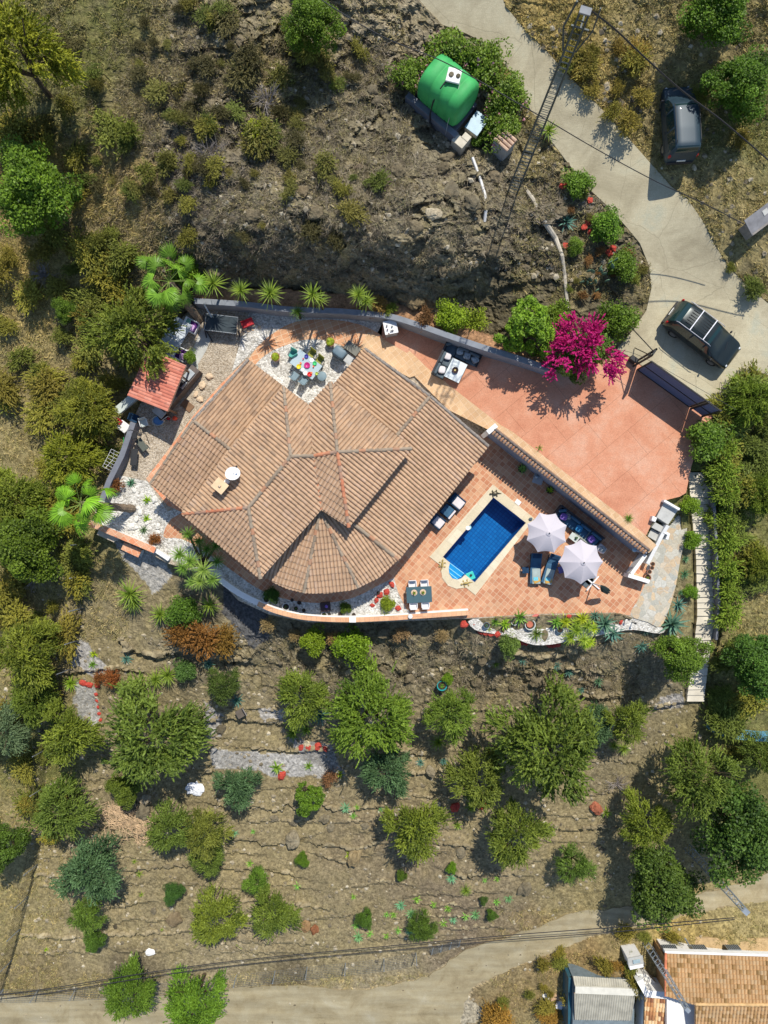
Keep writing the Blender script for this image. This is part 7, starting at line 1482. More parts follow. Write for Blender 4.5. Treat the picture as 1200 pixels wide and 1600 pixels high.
coffee(914,835,ia(.79,.61),'grey-green slatted coffee table with a tray between navy sofa and parasols',1.35,.85,.42,mat('greygreen_slats', (.28,.31,.26), .8, var=.2, vscale=15),M_rattan)
e = pose('serving_tray', 'pale tray with a little plant on the grey-green coffee table', 'tray', 897,840,ia(.79,.61),.425); MB().box(0, 0, 0, .6, .42, .03).build('tray_base', M_mint if False else M_cer, e, bevel=.01); MB().blob(.1, .05, .12, .2, .2, .2, 1, .3).build('plant', M_agave, e)
# armchairs and bench at the pool side ---------------------------------------
for px, py, nm in ((713,784,'upper'),(682,814,'lower')):
    e = pose('pool_armchair', 'white armchair with its part shaded by the eaves coloured navy, %s of the two' % nm, 'armchair', px, py, A1)
    MB().box(0, 0, .02, .95, .72, .30).box(-.42, 0, .30, .12, .72, .40).box(0, -.33, .30, .9, .08, .20).box(0, .33, .30, .9, .08, .20).build('frame', M_navy, e, bevel=.02)  # navy on frame and back paints the eave shade over white seating
    MB().box(.12, 0, .32, .66, .58, .14).build('seat_cushion', M_wcush, e, bevel=.05); MB().box(-.28, 0, .36, .16, .56, .34, ry=-.2).build('back_cushion', M_navy, e, bevel=.06)
e = pose('low_bench', 'low white bench with eave shade coloured blue behind its front edge between the two pool armchairs', 'bench', 699,799,A1); MB().box(0, 0, .02, .8, .72, .30).build('base', M_navy, e, bevel=.02); MB().box(-.05, 0, .32, .62, .64, .08).build('cushion', M_blue, e, bevel=.03); MB().box(.33, 0, .32, .12, .66, .10).build('front_edge', M_wcush, e, bevel=.02)  # blue parts paint in the eave shade, only the front edge stays white
# dining table by the curved wall -------------------------------------------
a_ = ia(1,-.045); e = pose('dining_table', 'grey-blue rectangular dining table with two round place mats near the curved wall', 'table', 654,927,a_)
MB().box(0, 0, .70, 1.56, .98, .04).build('tabletop', mat('slate_top', (.055,.11,.13), .45, var=.05), e, bevel=.01)
for x in (-.7, .7):
    for y in (-.42, .42): MB().box(x, y, 0, .05, .05, .70).build('leg', M_wpl, e)
for x, nm in ((-.27,'left'),(.27,'right')):
    q = W(654,927,.745); o_ = Vector((q.x+x*math.cos(a_), q.y+x*math.sin(a_)+.05, .745)); t = empty('place_mat', o_, 0, 'woven round mat with a small potted plant, %s on the dining table' % nm, 'place mat')
    MB().lathe([(.19,0),(.19,.012),(.01,.012)], n=20).build('mat', mat('straw', (.62,.45,.33), .9, var=.2, vscale=20), t); MB().lathe([(.05,.012),(.07,.12),(.01,.12)]).build('pot', M_pot, t)
    c = put('leaves', RM['aloe'], t, (0, 0, .12), x, .42); c.color = (1.2,1.2,.5,1)
def chair(px, py, ang, label, mt_s, mt_f, group=None, high=.85, z=0):
    e = pose('garden_chair', label, 'chair', px, py, ang, z, group)
    MB().box(0, 0, .43, .46, .46, .04).build('seat', mt_s, e, bevel=.015); MB().box(0, .24, .47, .44, .04, high-.47, rx=-.18).build('backrest', mt_s, e, bevel=.015)
    for x in (-.2, .2):
        for y in (-.2, .2): MB().box(x, y, 0, .035, .035, .43).build('leg', mt_f, e)
        MB().box(x*1.15, 0, .62, .04, .44, .03).build('armrest', mt_f, e, bevel=.01)
    return e
for x, y, r_, nm in ((-.37,.62,0,'upper left'),(.37,.62,0,'upper right'),(-.37,-.62,math.pi,'lower left'),(.37,-.62,math.pi,'lower right')):
    q = W(654,927,0); c_, s_ = math.cos(a_), math.sin(a_); e = chair(654,927,a_+r_,'white chair at the %s side of the grey-blue dining table' % nm,M_wpl,M_wpl,'white dining chairs'); e.location = (q.x+x*c_-y*s_, q.y+x*s_+y*c_, 0)
# round patio dining set ------------------------------------------------------
a_ = ia(.80,.60); e = pose('glass_table', 'glass patio table with a colourful laid-out meal in the notch of the roof', 'table', 480,573,a_); MB().box(0, 0, .70, 1.75, 1.05, .02).build('tabletop', M_tglass, e, bevel=.005)
MB().box(0, .5, .66, 1.7, .04, .05).box(0, -.5, .66, 1.7, .04, .05).box(-.84, 0, .66, .04, 1.0, .05).box(.84, 0, .66, .04, 1.0, .05).build('frame', M_steel, e)
for x in (-.8, .8):
    for y in (-.46, .46): MB().box(x, y, 0, .05, .05, .68).build('leg', M_steel, e)
M_seatT = mat('teal_chair', (.10,.42,.36), .6, var=.1); M_seatO = mat('olive_chair', (.30,.30,.05), .6, var=.1); M_seatB = mat('bluegrey_chair', (.20,.28,.32), .6, var=.1)
for px, py, ang, lb, ms_ in ((459,556,ia(.80,.60)+.15,'teal chair at the upper left end of the glass patio table',M_seatT),(466,566,ia(.5,.86)+math.pi/2,'green seat chair at the left of the glass patio table',M_seatT),(488,556,ia(.80,.60),'olive chair, left of the two behind the glass patio table',M_seatO),(500,566,ia(.80,.60),'olive chair, right of the two behind the glass patio table',M_seatO),
  (462,590,ia(.80,.60)+math.pi,'grey chair, left of the two in front of the glass patio table',M_seatB),(476,597,ia(.80,.60)+math.pi,'grey chair, right of the two in front of the glass patio table',M_seatB)): chair(px, py, ang, lb, ms_, M_steel, 'chairs of the glass patio table', .95)
e = pose('round_stool', 'blue-grey round stool at the lower right of the glass patio table', 'stool', 504,590,0); MB().lathe([(.01,.44),(.29,.44),(.30,.47),(.27,.5),(.01,.5)], n=20).build('seat', M_seatB, e, smooth=True)
for k in range(4): t = 1.57*k+.78; MB().tube([(.24*math.cos(t), .24*math.sin(t), 0), (.18*math.cos(t), .18*math.sin(t), .45)], .018, 6).build('leg', M_steel, e)
DC = {'blue': (.05,.05,.3), 'yellow': (.75,.6,.03), 'magenta': (.5,.03,.2), 'green': (.05,.5,.15), 'red': (.65,.02,.02), 'orange': (.8,.16,.03), 'lime': (.4,.5,.08), 'white': (.75,.75,.75)}
seen_d = {}
for px, py, cn, r_, kind in ((479,557,'blue',.13,'bowl'),(467,573,'yellow',.15,'bowl'),(480,571,'magenta',.19,'bowl'),(492,568,'green',.13,'bowl'),(484,585,'red',.15,'bowl'),(495,584,'lime',.10,'bowl'),(474,561,'red',.06,'glass'),(470,568,'orange',.09,'glass'),(490,573,'orange',.07,'glass'),(487,583,'orange',.08,'glass'),(487,563,'white',.14,'plate'),(477,583,'white',.14,'plate'),(473,578,'white',.11,'plate')):
    m_ = mat('dish_'+cn, DC[cn], .3, var=.03); pr = {'bowl': [(r_*.4,0),(r_*.85,.03),(r_,.08),(r_*.92,.08),(r_*.75,.035),(.01,.02)], 'glass': [(r_*.6,0),(r_*.7,.12),(r_*.6,.12),(.01,.1)], 'plate': [(r_*.6,0),(r_,.02),(r_*.95,.025),(.01,.012)]}[kind]
    o = MB().lathe(pr, n=18).build('dish' if kind != 'glass' else 'drinking_glass', m_, None, smooth=True); o.location = W(px, py, .722); nm_ = cn+kind; seen_d[nm_] = seen_d.get(nm_, 0)+1; cn = ('', '', 'second ', 'third ')[seen_d[nm_]]+cn; tag(o, '%s %s on the glass patio table near its %s' % (cn, kind, {True: 'left end', False: 'right end'}[px < 480]+(' top side' if py < 572 else ' lower side')), kind if kind != 'glass' else 'glass')
# barbecue, side table, potted palms
e = pose('barbecue', 'grey-blue lidded gas barbecue on the round pebble patio', 'barbecue', 532,556,ia(.80,.60)); MB().box(0, 0, .1, .85, .55, .75).build('cabinet', M_steel, e, bevel=.02); MB().blob(0, 0, .98, .85, .6, .34, 1, 0, 16, 8, 0, .5).build('lid', mat('lid_blue', (.13,.19,.23), .5), e, smooth=True); MB().box(.68, 0, .82, .45, .5, .04).build('side_shelf', mat('shelf_grey', (.42,.43,.42), .5), e, bevel=.01); MB().tube([(-.25,-.32,.98),(.25,-.32,.98)], .015).build('handle', M_galv, e)
e = pose('paving_slab_table', 'flat grey slab table behind the barbecue touching the roof edge', 'table', 551,547,ia(.80,.60)); MB().box(0, 0, .5, .95, .55, .05).build('tabletop', mat('olive_slab', (.20,.20,.17), .8, var=.15), e); MB().box(-.35, 0, 0, .06, .4, .5).box(.35, 0, 0, .06, .4, .5).build('trestle', M_steel, e)
def pot(px, py, r_, label, mt, z=0, plant=None, tint=(1,1,1), ps=1.0, nm='flower_pot', cat='pot', h=1.6, group=None):
    e = pose(nm, label, cat, px, py, 0, z, group); MB().lathe([(r_*.65,0),(r_*.95,r_*h*.85),(r_,r_*h),(r_*.86,r_*h),(r_*.8,r_*h*.8),(.01,r_*h*.8)], n=20).build('pot', mt, e, smooth=False); MB().lathe([(r_*.8,r_*h*.8),(r_*.5,r_*h*.86),(.01,r_*h*.86)]).build('soil', M_soil, e)
    if plant: c = put('plant', RM[plant], e, (0, 0, r_*h*.85), R.uniform(0, 6), ps); c.color = (*tint, 1)
    return e
for px, py, s_ in ((432,560,'left'),(517,537,'right')):
    e = pot(px, py, .28, 'terracotta pot with a drooping palm at the %s end of the pebble patio' % s_, M_pot, 0)
    for k in range(7):
        f = put('frond', FM[k % 2], e, (0, 0, .55), 0, .38); f.rotation_euler = (R.uniform(-.6, .6), R.uniform(0, .7), 6.28*k/7); f.color = (1.3,1.2,.4,1)
e = pose('white_table', 'square white table with mugs beside the grey wall at the driveway end', 'table', 610,517,ia(1,-.2)); MB().box(0, 0, .0, .72, .74, .9).build('cabinet', mat('cab_grey', (.3,.3,.3), .8), e); MB().box(0, 0, .9, .82, .84, .04).build('tabletop', M_wpl, e, bevel=.01)
for k, (x, y, c_) in enumerate(((-.18,.05,(.1,.08,.12)),(-.1,-.2,(.15,.1,.1)),(.1,.25,(.05,.08,.06)),(.15,.0,(.05,.05,.06)),(-.22,.28,(.1,.1,.1)),(.05,-.02,(.2,.2,.2)))):
    q = W(610,517,.94); o = MB().lathe([(.04,0),(.05,.1),(.01,.09)], n=12).build('mug', mat('mug%d' % k, c_, .4)); o.location = (q.x+x, q.y+y, .947+zdrive(610)); tag(o, '%s dark mug on the square white table' % ['plum','brown','green','black','charcoal','grey'][k], 'mug')
# left courtyard ----------------------------------------------------------------
e = pose('garden_swing', 'dark hammock swing seat in a metal frame below the left end of the grey wall', 'swing seat', 350,511,ia(1,.12))
MB().box(0, 0, .75, 1.9, .95, .05).build('seat', M_navy if False else mat('sling_dark', (.04,.055,.065), .8, var=.2), e, bevel=.02); MB().tube([(-.98,-.5,.8),(.98,-.5,.8),(.98,.5,.8),(-.98,.5,.8),(-.98,-.5,.8)], .025).build('rail', M_galv, e); MB().tube([(-1.0,.9,1.5),(-.6,.3,.9)], .05).build('headrest', M_galv, e)
MB().tube([(-1.1,.4,.9),(-1.15,-.2,.3),(-1.0,-.8,0)], .04).tube([(-1.15,-.2,.3),(-.6,-1.0,0)], .04).tube([(1.0,.4,.8),(1.05,-.5,0)], .04).build('stand', M_rattan, e)
e = pose('toy_cart', 'red wooden toy cart beside pale stones on the white pebbles', 'cart', 388,507,ia(1,-.4)); MB().box(0, 0, .22, .75, .42, .08).box(0, .2, .3, .75, .04, .14).box(0, -.2, .3, .75, .04, .14).build('tray', mat('cart_red', (.55,.03,.04), .5), e, bevel=.01)
for x in (-.28, .28):
    for y in (-.25, .25): o = MB().lathe([(.12,-.03),(.13,0),(.12,.03)], n=14).build('wheel', mat('wheel_beige', (.6,.55,.4), .7), e); o.location = (x, y, .13); o.rotation_euler = (math.pi/2, 0, 0)
for px, py, lb, pil in ((301,512,'white garden armchair with plum seat and mint cushion near the leaning palm',True),(286,556,'white armchair with plum cushion behind the red-roofed shed',False)):
    e = pose('garden_armchair', lb, 'armchair', px, py, ia(.45,-.9)); MB().box(0, 0, .05, .75, .8, .28).build('base', M_wpl, e, bevel=.02); MB().box(0, .38, .3, .8, .1, .45).box(-.36, 0, .3, .08, .8, .26).box(.36, 0, .3, .08, .8, .26).build('frame', M_wpl, e, bevel=.02)
    MB().box(0, -.03, .34, .62, .66, .12).build('seat_cushion', M_plum, e, bevel=.04); MB().blob(-.1, -.15, .52, .42, .34, .15, 1, 0, 16, 8, .2, .5).build('pillow', M_lilac, e, smooth=True)
    if pil: MB().blob(.12, .2, .55, .42, .3, .16, 1, 0, 16, 8, .2, .5).build('pillow', M_mint, e, smooth=True)
e = pose('round_planter', 'potted leafy plant at the upper right corner of the red shed roof', 'planter', 302,562,0); MB().lathe([(.2,0),(.3,.5),(.01,.5)], n=16).build('pot', M_cer, e); c = put('plant', PROTO['shrub0'][2], e, (0, 0, .4), 0, .42); c.color = (1.2,1.3,.8,1)
e = pose('outdoor_counter', 'long outdoor kitchen counter along the right side of the red-roofed shed', 'counter', 281,615,A2)
MB().box(-.1, 0, 0, 3.6, .62, .85).build('cabinet', mat('counter_dark', (.12,.10,.09), .8, var=.3), e, bevel=.01); MB().box(.85, .0, .86, 1.2, .7, .05).build('worktop', mat('slab_grey', (.24,.24,.21), .7, var=.1), e, bevel=.01); MB().box(1.62, .05, .86, .5, .75, .05).build('end_slab', M_lgrey, e, bevel=.01)
MB().box(-.6, .05, .86, .5, .4, .16).box(-1.3, 0, .86, .6, .45, .10).box(-.1, -.12, .86, .3, .3, .2).build('cooking_gear', M_galv, e, bevel=.01); MB().box(-.6, .0, 1.03, .42, .3, .05).build('hob', M_blackp, e)
for px, py, sz, lb, mt in ((306,575,.5,'round metal sink bowl at the top end of the kitchen counter',M_cer),(302,590,.3,'small grey bucket beside the kitchen counter',M_galv)):
    o = MB().lathe([(sz*.3,0),(sz*.45,.35),(sz*.5,.36),(sz*.42,.34),(.01,.1)], n=18).build('basin', mt); o.location = W(px, py, .01); tag(o, lb, 'basin')
o = MB().box(0, 0, 0, .5, .75, .05, A2).build('door_mat', mat('brown_mat', (.20,.12,.07), .95, var=.2)); o.location = W(293,634,.01); tag(o, 'brown mat on the gravel right of the kitchen counter', 'mat')
chair(229,662,.3,'grey slatted folding chair in the shade below the red shed',M_cer,M_wpl,None,.8); chair(259,651,2.2,'dark folding chair beside the blue tub',M_blackp,M_wpl,None,.8); chair(214,655,1.2,'navy striped chair at the lower left corner of the shed',M_navy,M_navy,None,.8)
e = pose('paddling_tub', 'round pale tub with blue water below the red shed', 'tub', 249,658,0); MB().lathe([(.26,0),(.32,.28),(.29,.28),(.25,.1),(.01,.1)], n=20, sx=1.2).build('tub_body', M_cer, e); MB().lathe([(.26,.2),(.01,.21)], n=20, sx=1.2).build('water', mat('tub_water', (.10,.25,.5), .1), e)
o = MB().blob(0, 0, .12, .3, .28, .24, 3, .2).build('red_ball', mat('coral_plastic', (.8,.1,.04), .5)); o.location = W(274,654,0); tag(o, 'small coral-red plastic toy at the end slab of the counter', 'toy')
o = MB().blob(0, 0, .1, .28, .22, .2, 4, .2).build('red_ball', mat('dark_red_plastic', (.45,.02,.03), .5)); o.location = W(264,654,0); tag(o, 'dark red plastic toy left of the coral-red one', 'toy')
e = pose('white_basin', 'white tray on the orange kerb outside the courtyard wall', 'tray', 194,667,ia(.6,-.8), -.1); MB().box(0, 0, 0, .6, .7, .2).build('tray_body', M_wpl, e, bevel=.04); MB().box(.1, .35, .1, .3, .3, .25).build('red_cloth', mat('cart_red', (.55,.03,.04)), e)
e = pose('exercise_bench', 'black weight bench with two dark pads and a green-wrapped frame in the courtyard', 'exercise bench', 216,705,ia(-.25,1)); MB().box(-.45, .30, .5, .85, .42, .07, .9).build('pad', mat('pad_grey', (.10,.11,.09), .6), e, bevel=.03); MB().box(.42, 0, .42, 1.05, .42, .07, .15).build('pad', mat('pad_black', (.03,.032,.035), .6), e, bevel=.03)
MB().tube([(.9,-.75,.05),(-.9,-.75,.9),(-1.15,-.45,.95),(-1.15,.5,.95),(-.6,.7,.4)], .025).tube([(0,-.75,.4),(0,.1,.4)], .03).tube([(-1.1,0,.95),(0,0,.35),(.9,0,.1)], .03).tube([(-.2,-.5,.3),(.6,-.3,.1)], .025).build('frame', M_rattan, e)
MB().box(-.85, -.1, .9, .35, .3, .12, .4).box(-1.0, .2, .9, .2, .2, .1).build('weights', M_blackp, e, bevel=.02); MB().tube([(-.6,-.8,.76),(.3,-.78,.33)], .035).build('grip', mat('grip_green', (.05,.4,.1), .6), e)
e = pose('drying_rack', 'folding white clothes rack leaning on the grey courtyard wall', 'drying rack', 186,722,ia(.45,-.9)); mb = MB()
for y in (-.25, .25): mb.tube([(-.6,y,.0),(.6,y,.9)], .013, 5).tube([(.6,y,0),(-.6,y,.9)], .013, 5)
for k in range(7): mb.tube([(-.6+.2*k,-.45,.9),(-.6+.2*k,.45,.9)], .009, 4)
mb.tube([(-.6,-.45,.9),(.6,-.45,.9)], .012, 4).tube([(-.6,.45,.9),(.6,.45,.9)], .012, 4).build('rails', M_wpl, e)
o = MB().box(0, 0, 0, .5, 1.7, .25, A2+1.4).build('storage_trunk', M_cer); o.location = W(200,630,.3); tag(o, 'pale long bin between the shed and the courtyard wall', 'bin')
MB().tube([W(290,500,.3), W(280,545,.3), W(275,560,.3)], .04).build('handrail', mat('yellow_rail', (.55,.5,.3), .7)); tag(bpy.data.objects['handrail'], 'yellowish rail along the outer edge of the pale concrete path', 'rail')
o = MB().box(0, 0, 0, 1.2, 2.4, .06, ia(.5,-.85)+1.57).build('shade_sheet', mat('pale_blue_sheet', (.50,.55,.60), .7, var=.2, bump=.3)); o.location = W(272,527,.6); tag(o, 'pale bluish plastic sheet under the olive tree left of the concrete path', 'sheet')
# dry lower left corner: two tiled benches
for px, py, lb, mt in ((176,835,'pale stone bench outside the garden wall, upper of two',mat('bench_pale', (.52,.44,.34), .85, var=.12)),(213,858,'tile-topped bench outside the garden wall, lower of two',M_edge)):
    e = pose('stone_bench', lb, 'bench', px, py, ia(.9,.42), -.9+.0); MB().box(0, 0, .85, 1.2, .5, .07).build('seat', mt, e, bevel=.01); MB().box(-.45, 0, -.3, .14, .4, 1.15).box(.45, 0, -.3, .14, .4, 1.15).build('support', M_white, e)
# pots along the shaded walk ----------------------------------------------------
M_ring = mat('white_pot_rim', (.62,.6,.55), .6)
for i, (px, py, r_, mt) in enumerate([(418,935,.24,M_ring),(448,947,.24,M_ring),(507,960,.19,M_ring),(515,959,.13,M_ring),(457,937,.11,M_dpot),(468,941,.13,M_dpot),(463,950,.13,M_dpot),(475,953,.12,M_dpot),(535,946,.12,M_dpot),(553,960,.12,M_dpot),(532,959,.13,M_dpot),(591,926,.11,M_dpot)]):
    pot(px, py, r_, ['large pale-rimmed pot, leftmost on the shaded gravel walk','large pale-rimmed pot, second from the left on the gravel walk','pale-rimmed pot below the black box planter','small pale-rimmed pot right of the one below the black box','small dark pot, uppermost of the four between the gravel pots and the black box','small dark pot right of the uppermost one','small dark pot, left lower one of the four','small dark pot nearest the black box','dark pot by the right end of the shaded gravel','dark pot touching the coping near the yellow bush','dark pot left of the yellow bush','little dark pot at the tip of the cactus corner'][i], mt, 0, 'aloe' if i in (1, 2, 6) else None, (.4,.6,.4), .25)
e = pose('box_planter', 'square black planter with a violet flower on the shaded gravel walk', 'planter', 509,947,.1); MB().box(0, 0, 0, .6, .55, .5).build('box_body', M_dpot, e, bevel=.02); MB().blob(.1, .05, .55, .2, .2, .15, 2, .3).build('violet_flower', M_purple, e)
for i, (px, py, r_, nm) in enumerate(((1018,881,.14,'topmost'),(1017,887,.13,'second'),(1013,893,.14,'third'),(1009,902,.22,'lowest and largest'))): pot(px, py, r_, 'terracotta pot, %s of four along the stone path wall' % nm, M_pot, .0 if i == 3 else .3, 'aloe' if i == 3 else None, (1.2,1.1,.5), .3)
pot(814,733,.26,'dark urn with arching agave in the shade of the tile-capped wall, upper',M_dpot,0,'agave',(1.7,1.9,.7),.75); pot(857,766,.24,'dark pot with bright leaves in the shade of the tile-capped wall, lower',M_dpot,0,'aloe',(1.9,1.9,.6),.75)
e = pose('tea_table', 'square grey table with a kettle in the shade of the tile-capped wall', 'table', 838,749,ia(.9,.3)); MB().box(0, 0, .5, .62, .62, .06).build('tabletop', mat('table_grey', (.34,.35,.36), .5), e, bevel=.01); MB().box(0, 0, 0, .3, .3, .5).build('pedestal', M_steel, e); 
o = MB().blob(0, 0, .12, .26, .24, .24, 1, 0, 14, 8).tube([(.1,0,.14),(.22,0,.2)], .02).build('kettle', mat('kettle_blue', (.25,.33,.4), .3, metal=.5), None, smooth=True); q = W(838,745,.57); o.location = q; tag(o, 'blue-grey kettle on the square grey table', 'kettle')
pot(827,975,.34,'wide pale blue ceramic pot with a terracotta centre in the pebble bed',M_cer,-.05,None,h=.9); o = MB().lathe([(.16,0),(.2,.16),(.01,.14)], n=16).build('small_pot', mat('rust_pot', (.45,.14,.08), .7)); o.location = W(827,975,.22); tag(o, 'small rust pot standing inside the wide pale blue pot', 'pot')
o = MB().lathe([(.3,0),(.32,.04),(.01,.06)], n=20).build('round_plate', mat('coral_plate', (.55,.16,.13), .7)); o.location = W(838,967,.0); tag(o, 'coral-red round disc lying right of the wide pale blue pot', 'disc')
pot(803,971,.22,'grey pot left of the wide pale blue pot',M_cer,-.05,'aloe',(.9,1.2,.9),.3,h=1.1); pot(759,976,.2,'blue-grey glazed pot near the left end of the pebble bed',mat('blue_glaze', (.10,.16,.20), .4),-.05,'agave',(.7,1,1.1),.25)
o = MB().blob(0, 0, .2, .55, .5, .4, 7, .2).build('red_rock_ornament', M_redstone); o.location = W(724,975,-.3); tag(o, 'heart-shaped red rock at the end of the curved wall', 'ornament')
pot(873,983,.22,'blue and rust pot beside the golden agave clump',mat('blue_glaze', (.10,.16,.20)),-.1,None)
zt_ = H(690,1070); pot(690,1070,.34,'turquoise bowl-shaped pot on the rock slope',M_cyan,zt_+.3,'aloe',(1.0,1.4,.6),.45,h=.9)
for i, (px, py) in enumerate(((773,964),(801,962),(816,961),(839,961),(978,964),(988,970))):
    o = MB().tube([(0,0,-.2),(0,0,.5)], .025).lathe([(.02,.5),(.07,.52),(.06,.6),(.01,.62)], n=10).build('path_light', M_blackp); o.location = W(px, py+2, 0); tag(o, 'small dark stake light at the terrace edge, %s from the left' % ['first','second','third','fourth','fifth','sixth'][i], 'path light', 'stake lights along the terrace edge')
for i, (px, py) in enumerate(((641,963),(551,968))):
    e = pose('wall_lamp', ['round white lamp on the orange coping of the curved wall','square white pier cap on the curved wall, left of the round lamp'][i], 'lamp' if i == 0 else 'pier cap', px, py, 0, .41)
    (MB().lathe([(.13,0),(.15,.05),(.13,.14),(.01,.18)], n=18) if i == 0 else MB().box(0, 0, 0, .42, .34, .06)).build('cap', M_white, e)
o = MB().lathe([(.12,0),(.14,.05),(.12,.12),(.01,.16)], n=18).build('wall_lamp', mat('lamp_blue', (.35,.5,.6), .4)); o.location = W(991,859,.01+1.3); tag(o, 'pale blue bulkhead lamp in the dark corner behind the tile-capped wall', 'lamp')
# pool ornaments ------------------------------------------------------------------
def animal_ornament(px, py, ang, label, mt, kind):
    e = pose('turtle_ornament' if kind == 't' else 'lizard_ornament', label, 'ornament', px, py, ang, .055)
    MB().blob(0, 0, .07, .42, .26 if kind == 't' else .16, .16, 1, .03, 12, 6).build('body', mt, e, smooth=True); MB().blob(.27, 0, .07, .15, .11, .1, 1, 0).build('head', mt, e, smooth=True); MB().tube([(-.2,0,.06),(-.42,.05,.03)], [.04,.01], 6).build('tail', mt, e)
    for x in (-.12, .13):
        for s in (-1, 1): MB().blob(x, s*.16, .04, .09, .14, .05, 2, 0).build('leg', mt, e)
animal_ornament(773,771,ia(-1,.1),'dark bronze turtle ornament at the top corner of the pool coping',mat('bronze', (.10,.09,.06), .4, metal=.4),'t')
animal_ornament(691,882,ia(.1,-1),'yellowish lizard ornament left of the pool steps',mat('ochre_ceramic', (.40,.30,.10), .5, var=.4, vscale=12),'l'); animal_ornament(728,911,ia(-1,.25),'ochre lizard ornament right of the pool steps',mat('ochre_ceramic', (.4,.3,.1)),'l')
e = pose('pool_float', 'turquoise float with a dark print in the lower corner of the pool', 'float', 735,900,.4,-.1); MB().box(0, 0, 0, .5, .5, .09).build('float_body', mat('turq_plastic', (.05,.5,.42), .4), e, bevel=.04); MB().box(.03, .03, .092, .18, .14, .006, .6).build('print', M_blackp, e)
o = MB().blob(0, 0, .06, .25, .2, .12, 2, .1).build('pebble_ornament', M_steel); o.location = W(829,811,.05); tag(o, 'small grey stone at the right corner of the pool coping', 'ornament')
e = pose('parasol_stand', 'white cross-shaped parasol stand with slabs and a folded dark cover', 'parasol stand', 925,911,A1)
MB().box(0, 0, .05, 1.15, .08, .06, .0).box(0, 0, .12, .08, 1.15, .05).build('cross', M_wpl, e); MB().box(-.25, -.0, .0, .0+.45, .45, .05).box(-.27, .27, .0, .42, .42, .05).box(-.27, -.27, .0, .42, .42, .05).build('slab', M_steel, e); MB().tube([(0,0,.1),(0,0,1.9)], .035).build('pole', M_wpl, e)
c = MB(); 
for k in range(7): t = k*.9; c.tube([(.03*math.cos(t), .03*math.sin(t), 1.9), (.35+.10*math.cos(t), .12*math.sin(t), 1.5), (.75+.12*math.cos(t), .15*math.sin(t)+.1, 1.1)], [.05,.09,.05], 6)
c.build('cover', mat('dark_green_cover', (.015,.03,.03), .8, var=.3, bump=.5), e)
# garden oddments ------------------------------------------------------------------
q = G(378,1112,.1); e = empty('wooden_chair', q, ia(.5,.85), 'fallen brown wooden chair on the slope below the dark small tree', 'chair'); M_oldw = mat('old_wood', (.23,.21,.19))
MB().box(0, 0, .4, .55, .6, .06).build('seat', mat('brown_seat', (.12,.10,.08), .8), e); MB().box(0, .32, .4, .55, .05, .5, rx=-.4).build('backrest', M_oldw, e)
for x in (-.22, .22):
    for y in (-.25, .25): MB().box(x, y, 0, .05, .05, .4).build('leg', M_oldw, e)
o = MB().blob(0, 0, .08, 1.25, .95, .35, 5, .25, 18, 8).build('crumpled_sheet', mat('white_sheet', (.72,.74,.78), .6, var=.05, bump=1.0, bscale=4)); o.location = G(305,1232); tag(o, 'crumpled white plastic sheet on the left terraces', 'sheet')
o = MB().blob(0, 0, .05, .75, .5, .16, 6, .25, 14, 6).build('white_rag', M_wpl); o.location = G(235,1487); tag(o, 'small white rag on the lowest terrace', 'rag')
V_ = []; 
for k in range(420): 
    px, py = R.gauss(192,17), R.gauss(1277,13); 
    if R.random() < .25: px, py = R.gauss(220,8), R.gauss(1298,10)
    V_.append((px, py))
mb = MB()
for px, py in V_:
    p = G(px, py, R.uniform(.03, .25)); a = R.gauss(-.7, .6); l_ = R.uniform(.3, .9); d = Vector((math.cos(a), math.sin(a), R.uniform(-.1, .1)))*l_/2; mb.tube([p-d, p+Vector((0, 0, .06)), p+d], [.02,.025,.012], 4, cap=False)
tag(mb.build('dry_stalks', mat('straw_stalk', (.50,.36,.22), .9, var=.35, vscale=3)), 'heap of dry pale palm stalks on the left terraces', 'dry stalks', kind='stuff')
M_wire = mat('fence_wire', (.25,.26,.26), .6, metal=.4)
def fence(pts, label, lean, zf=None, h=1.5, dark=False):
    e = empty('wire_fence', (0, 0, 0), 0, label, 'fence'); P = [G(x, y) for x, y in pts]; mb = MB()
    for p in P: MB().tube([p-Vector((0, 0, .3)), p+Vector((lean[0], lean[1], h))], .035, 6).build('post', M_galv, e)
    for hh in np.arange(.1, h, .17):
        mb.tube([p+Vector((lean[0]*hh/h, lean[1]*hh/h, hh)) for p in P], .008, 3, cap=False)
    for a, c in zip(P[:-1], P[1:]):
        k = int((c-a).length/.22)
        for i in range(k): q0 = a.lerp(c, i/k); mb.tube([q0+Vector((0, 0, .05)), q0+Vector((lean[0], lean[1], h))+(c-a)*(.3/k)], .006, 3, cap=False)
    mb.build('mesh_wire', M_wire if not dark else mat('black_net', (.015,.015,.015), .9), e)
    return e
fence([(134,850),(132,900),(131,950),(124,1000),(112,1045),(100,1090),(88,1120),(74,1170),(70,1230),(66,1300),(60,1350),(46,1400),(34,1450),(20,1500),(6,1545)], 'long dark-netted wire fence down the left edge of the garden', (-.25,.0), h=1.6, dark=True)
fence([(6,1545),(60,1545),(120,1542),(180,1540),(240,1536),(310,1530),(370,1522),(430,1516),(480,1510),(540,1504),(600,1497),(650,1488)], 'wire fence with grey posts along the dirt track below the garden', (.0,-.15), h=1.3)
q = G(692,1478,.1); e = empty('broken_fence_panel', q, ia(1,-.3), 'collapsed wire fence panel leaning by the dirt track', 'fence panel'); mb = MB()
for x in (-1.0, -.3, .4, 1.1): MB().tube([(x,-.4,0),(x+.35,.5,.7)], .03, 6).build('post', M_galv, e)
for k in range(9): mb.tube([(-1.0,-.4+.1*k,.08*k),(1.3,-.4+.11*k,.08*k)], .01, 3)
mb.build('mesh_wire', M_wire, e)
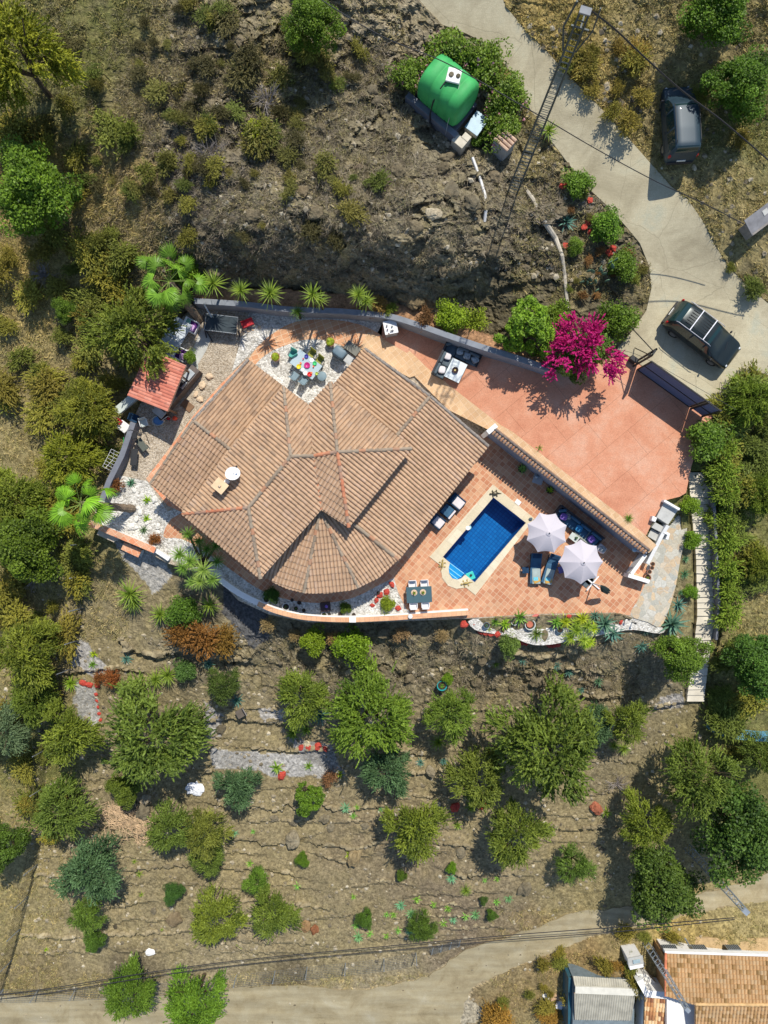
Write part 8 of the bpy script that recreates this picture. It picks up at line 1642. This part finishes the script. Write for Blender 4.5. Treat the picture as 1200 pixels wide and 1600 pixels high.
# blue tarp at the right edge, cactus, bare branches
tag(drape('blue_tarp', smooth_poly([(1118,1128),(1150,1142),(1200,1148),(1260,1146),(1260,1160),(1180,1158),(1135,1152),(1112,1142)], 3), lambda x, y: -3.6, mat('tarp_blue', (.12,.32,.45), .5, var=.2), 0, skirt=.8), 'blue rim of a pool seen under the trees at the right edge', 'pool rim')
e = empty('prickly_pear', G(920,450), 0, 'grey-green prickly pear with a long shadow on the rocks left of the road', 'cactus'); mb = MB()
M_cac = mat('cactus_green', (.13,.22,.14), .6, var=.2)
for k in range(16): MB().blob(R.gauss(0,.35)+k*.06, R.gauss(0,.25)+k*.07, .2+k*.08, .32, .10, .42, k, .05, 12, 8, R.uniform(0, 3)).build('pad', M_cac, e, smooth=True)
for px, py, lb in ((70,430,'bare grey twiggy bush on the left slope below the broad-leaved tree'),(965,1225,'bare dark branches left of the yellow-green loose tree'),(60,900,'bare grey bush at the left edge below the dense tree'),(330,240,'bare purplish twig bush on the upper slope'),(415,160,'bare grey twig bush below the top leafy tree'),(60,1060,'bare twigs beside the left fence')):
    e = empty('bare_bush', G(px, py), 0, lb, 'bush'); mb = MB()
    for k in range(34):
        a = R.uniform(0, 6.28); l_ = R.uniform(.5, 1.1); p = Vector((R.gauss(0,.12), R.gauss(0,.12), 0)); d = Vector((math.cos(a)*l_, math.sin(a)*l_, R.uniform(.2, .9))); mb.tube([p, p+d*.5+Vector((R.gauss(0,.08), R.gauss(0,.08), .1)), p+d], [.025,.014,.006], 4, cap=False)
        q = p+d*.55; d2 = Vector((math.cos(a+.7)*l_*.4, math.sin(a+.7)*l_*.4, .2)); mb.tube([q, q+d2], [.012,.005], 3, cap=False)
    mb.build('branches', mat('dead_wood', (.26,.23,.21), .95, var=.2), e)

for px, py, r_, lb, tn, kd in ((775,972,9,'dark green tuft in the pebble bed above the red edging stones',(.9,1.2,.7),'yucca'),(800,990,10,'small yellowish tuft at the lower edge of the pebble bed',(1.5,1.4,.6),'aloe'),(880,1000,11,'greenish tuft under the golden clump',(1,1.2,.7),'aloe'),(930,962,10,'bluish tuft at the terrace edge right of the golden clump',(.8,1,1.2),'agave'),(1010,985,9,'small blue tuft at the tip of the pebble bed',(.8,1,1.3),'agave'),(765,983,8,'low yellow tuft near the left end of the pebble bed',(1.6,1.5,.6),'aloe')):
    rosette(kd, px, py, r_, lb, tn, 0)
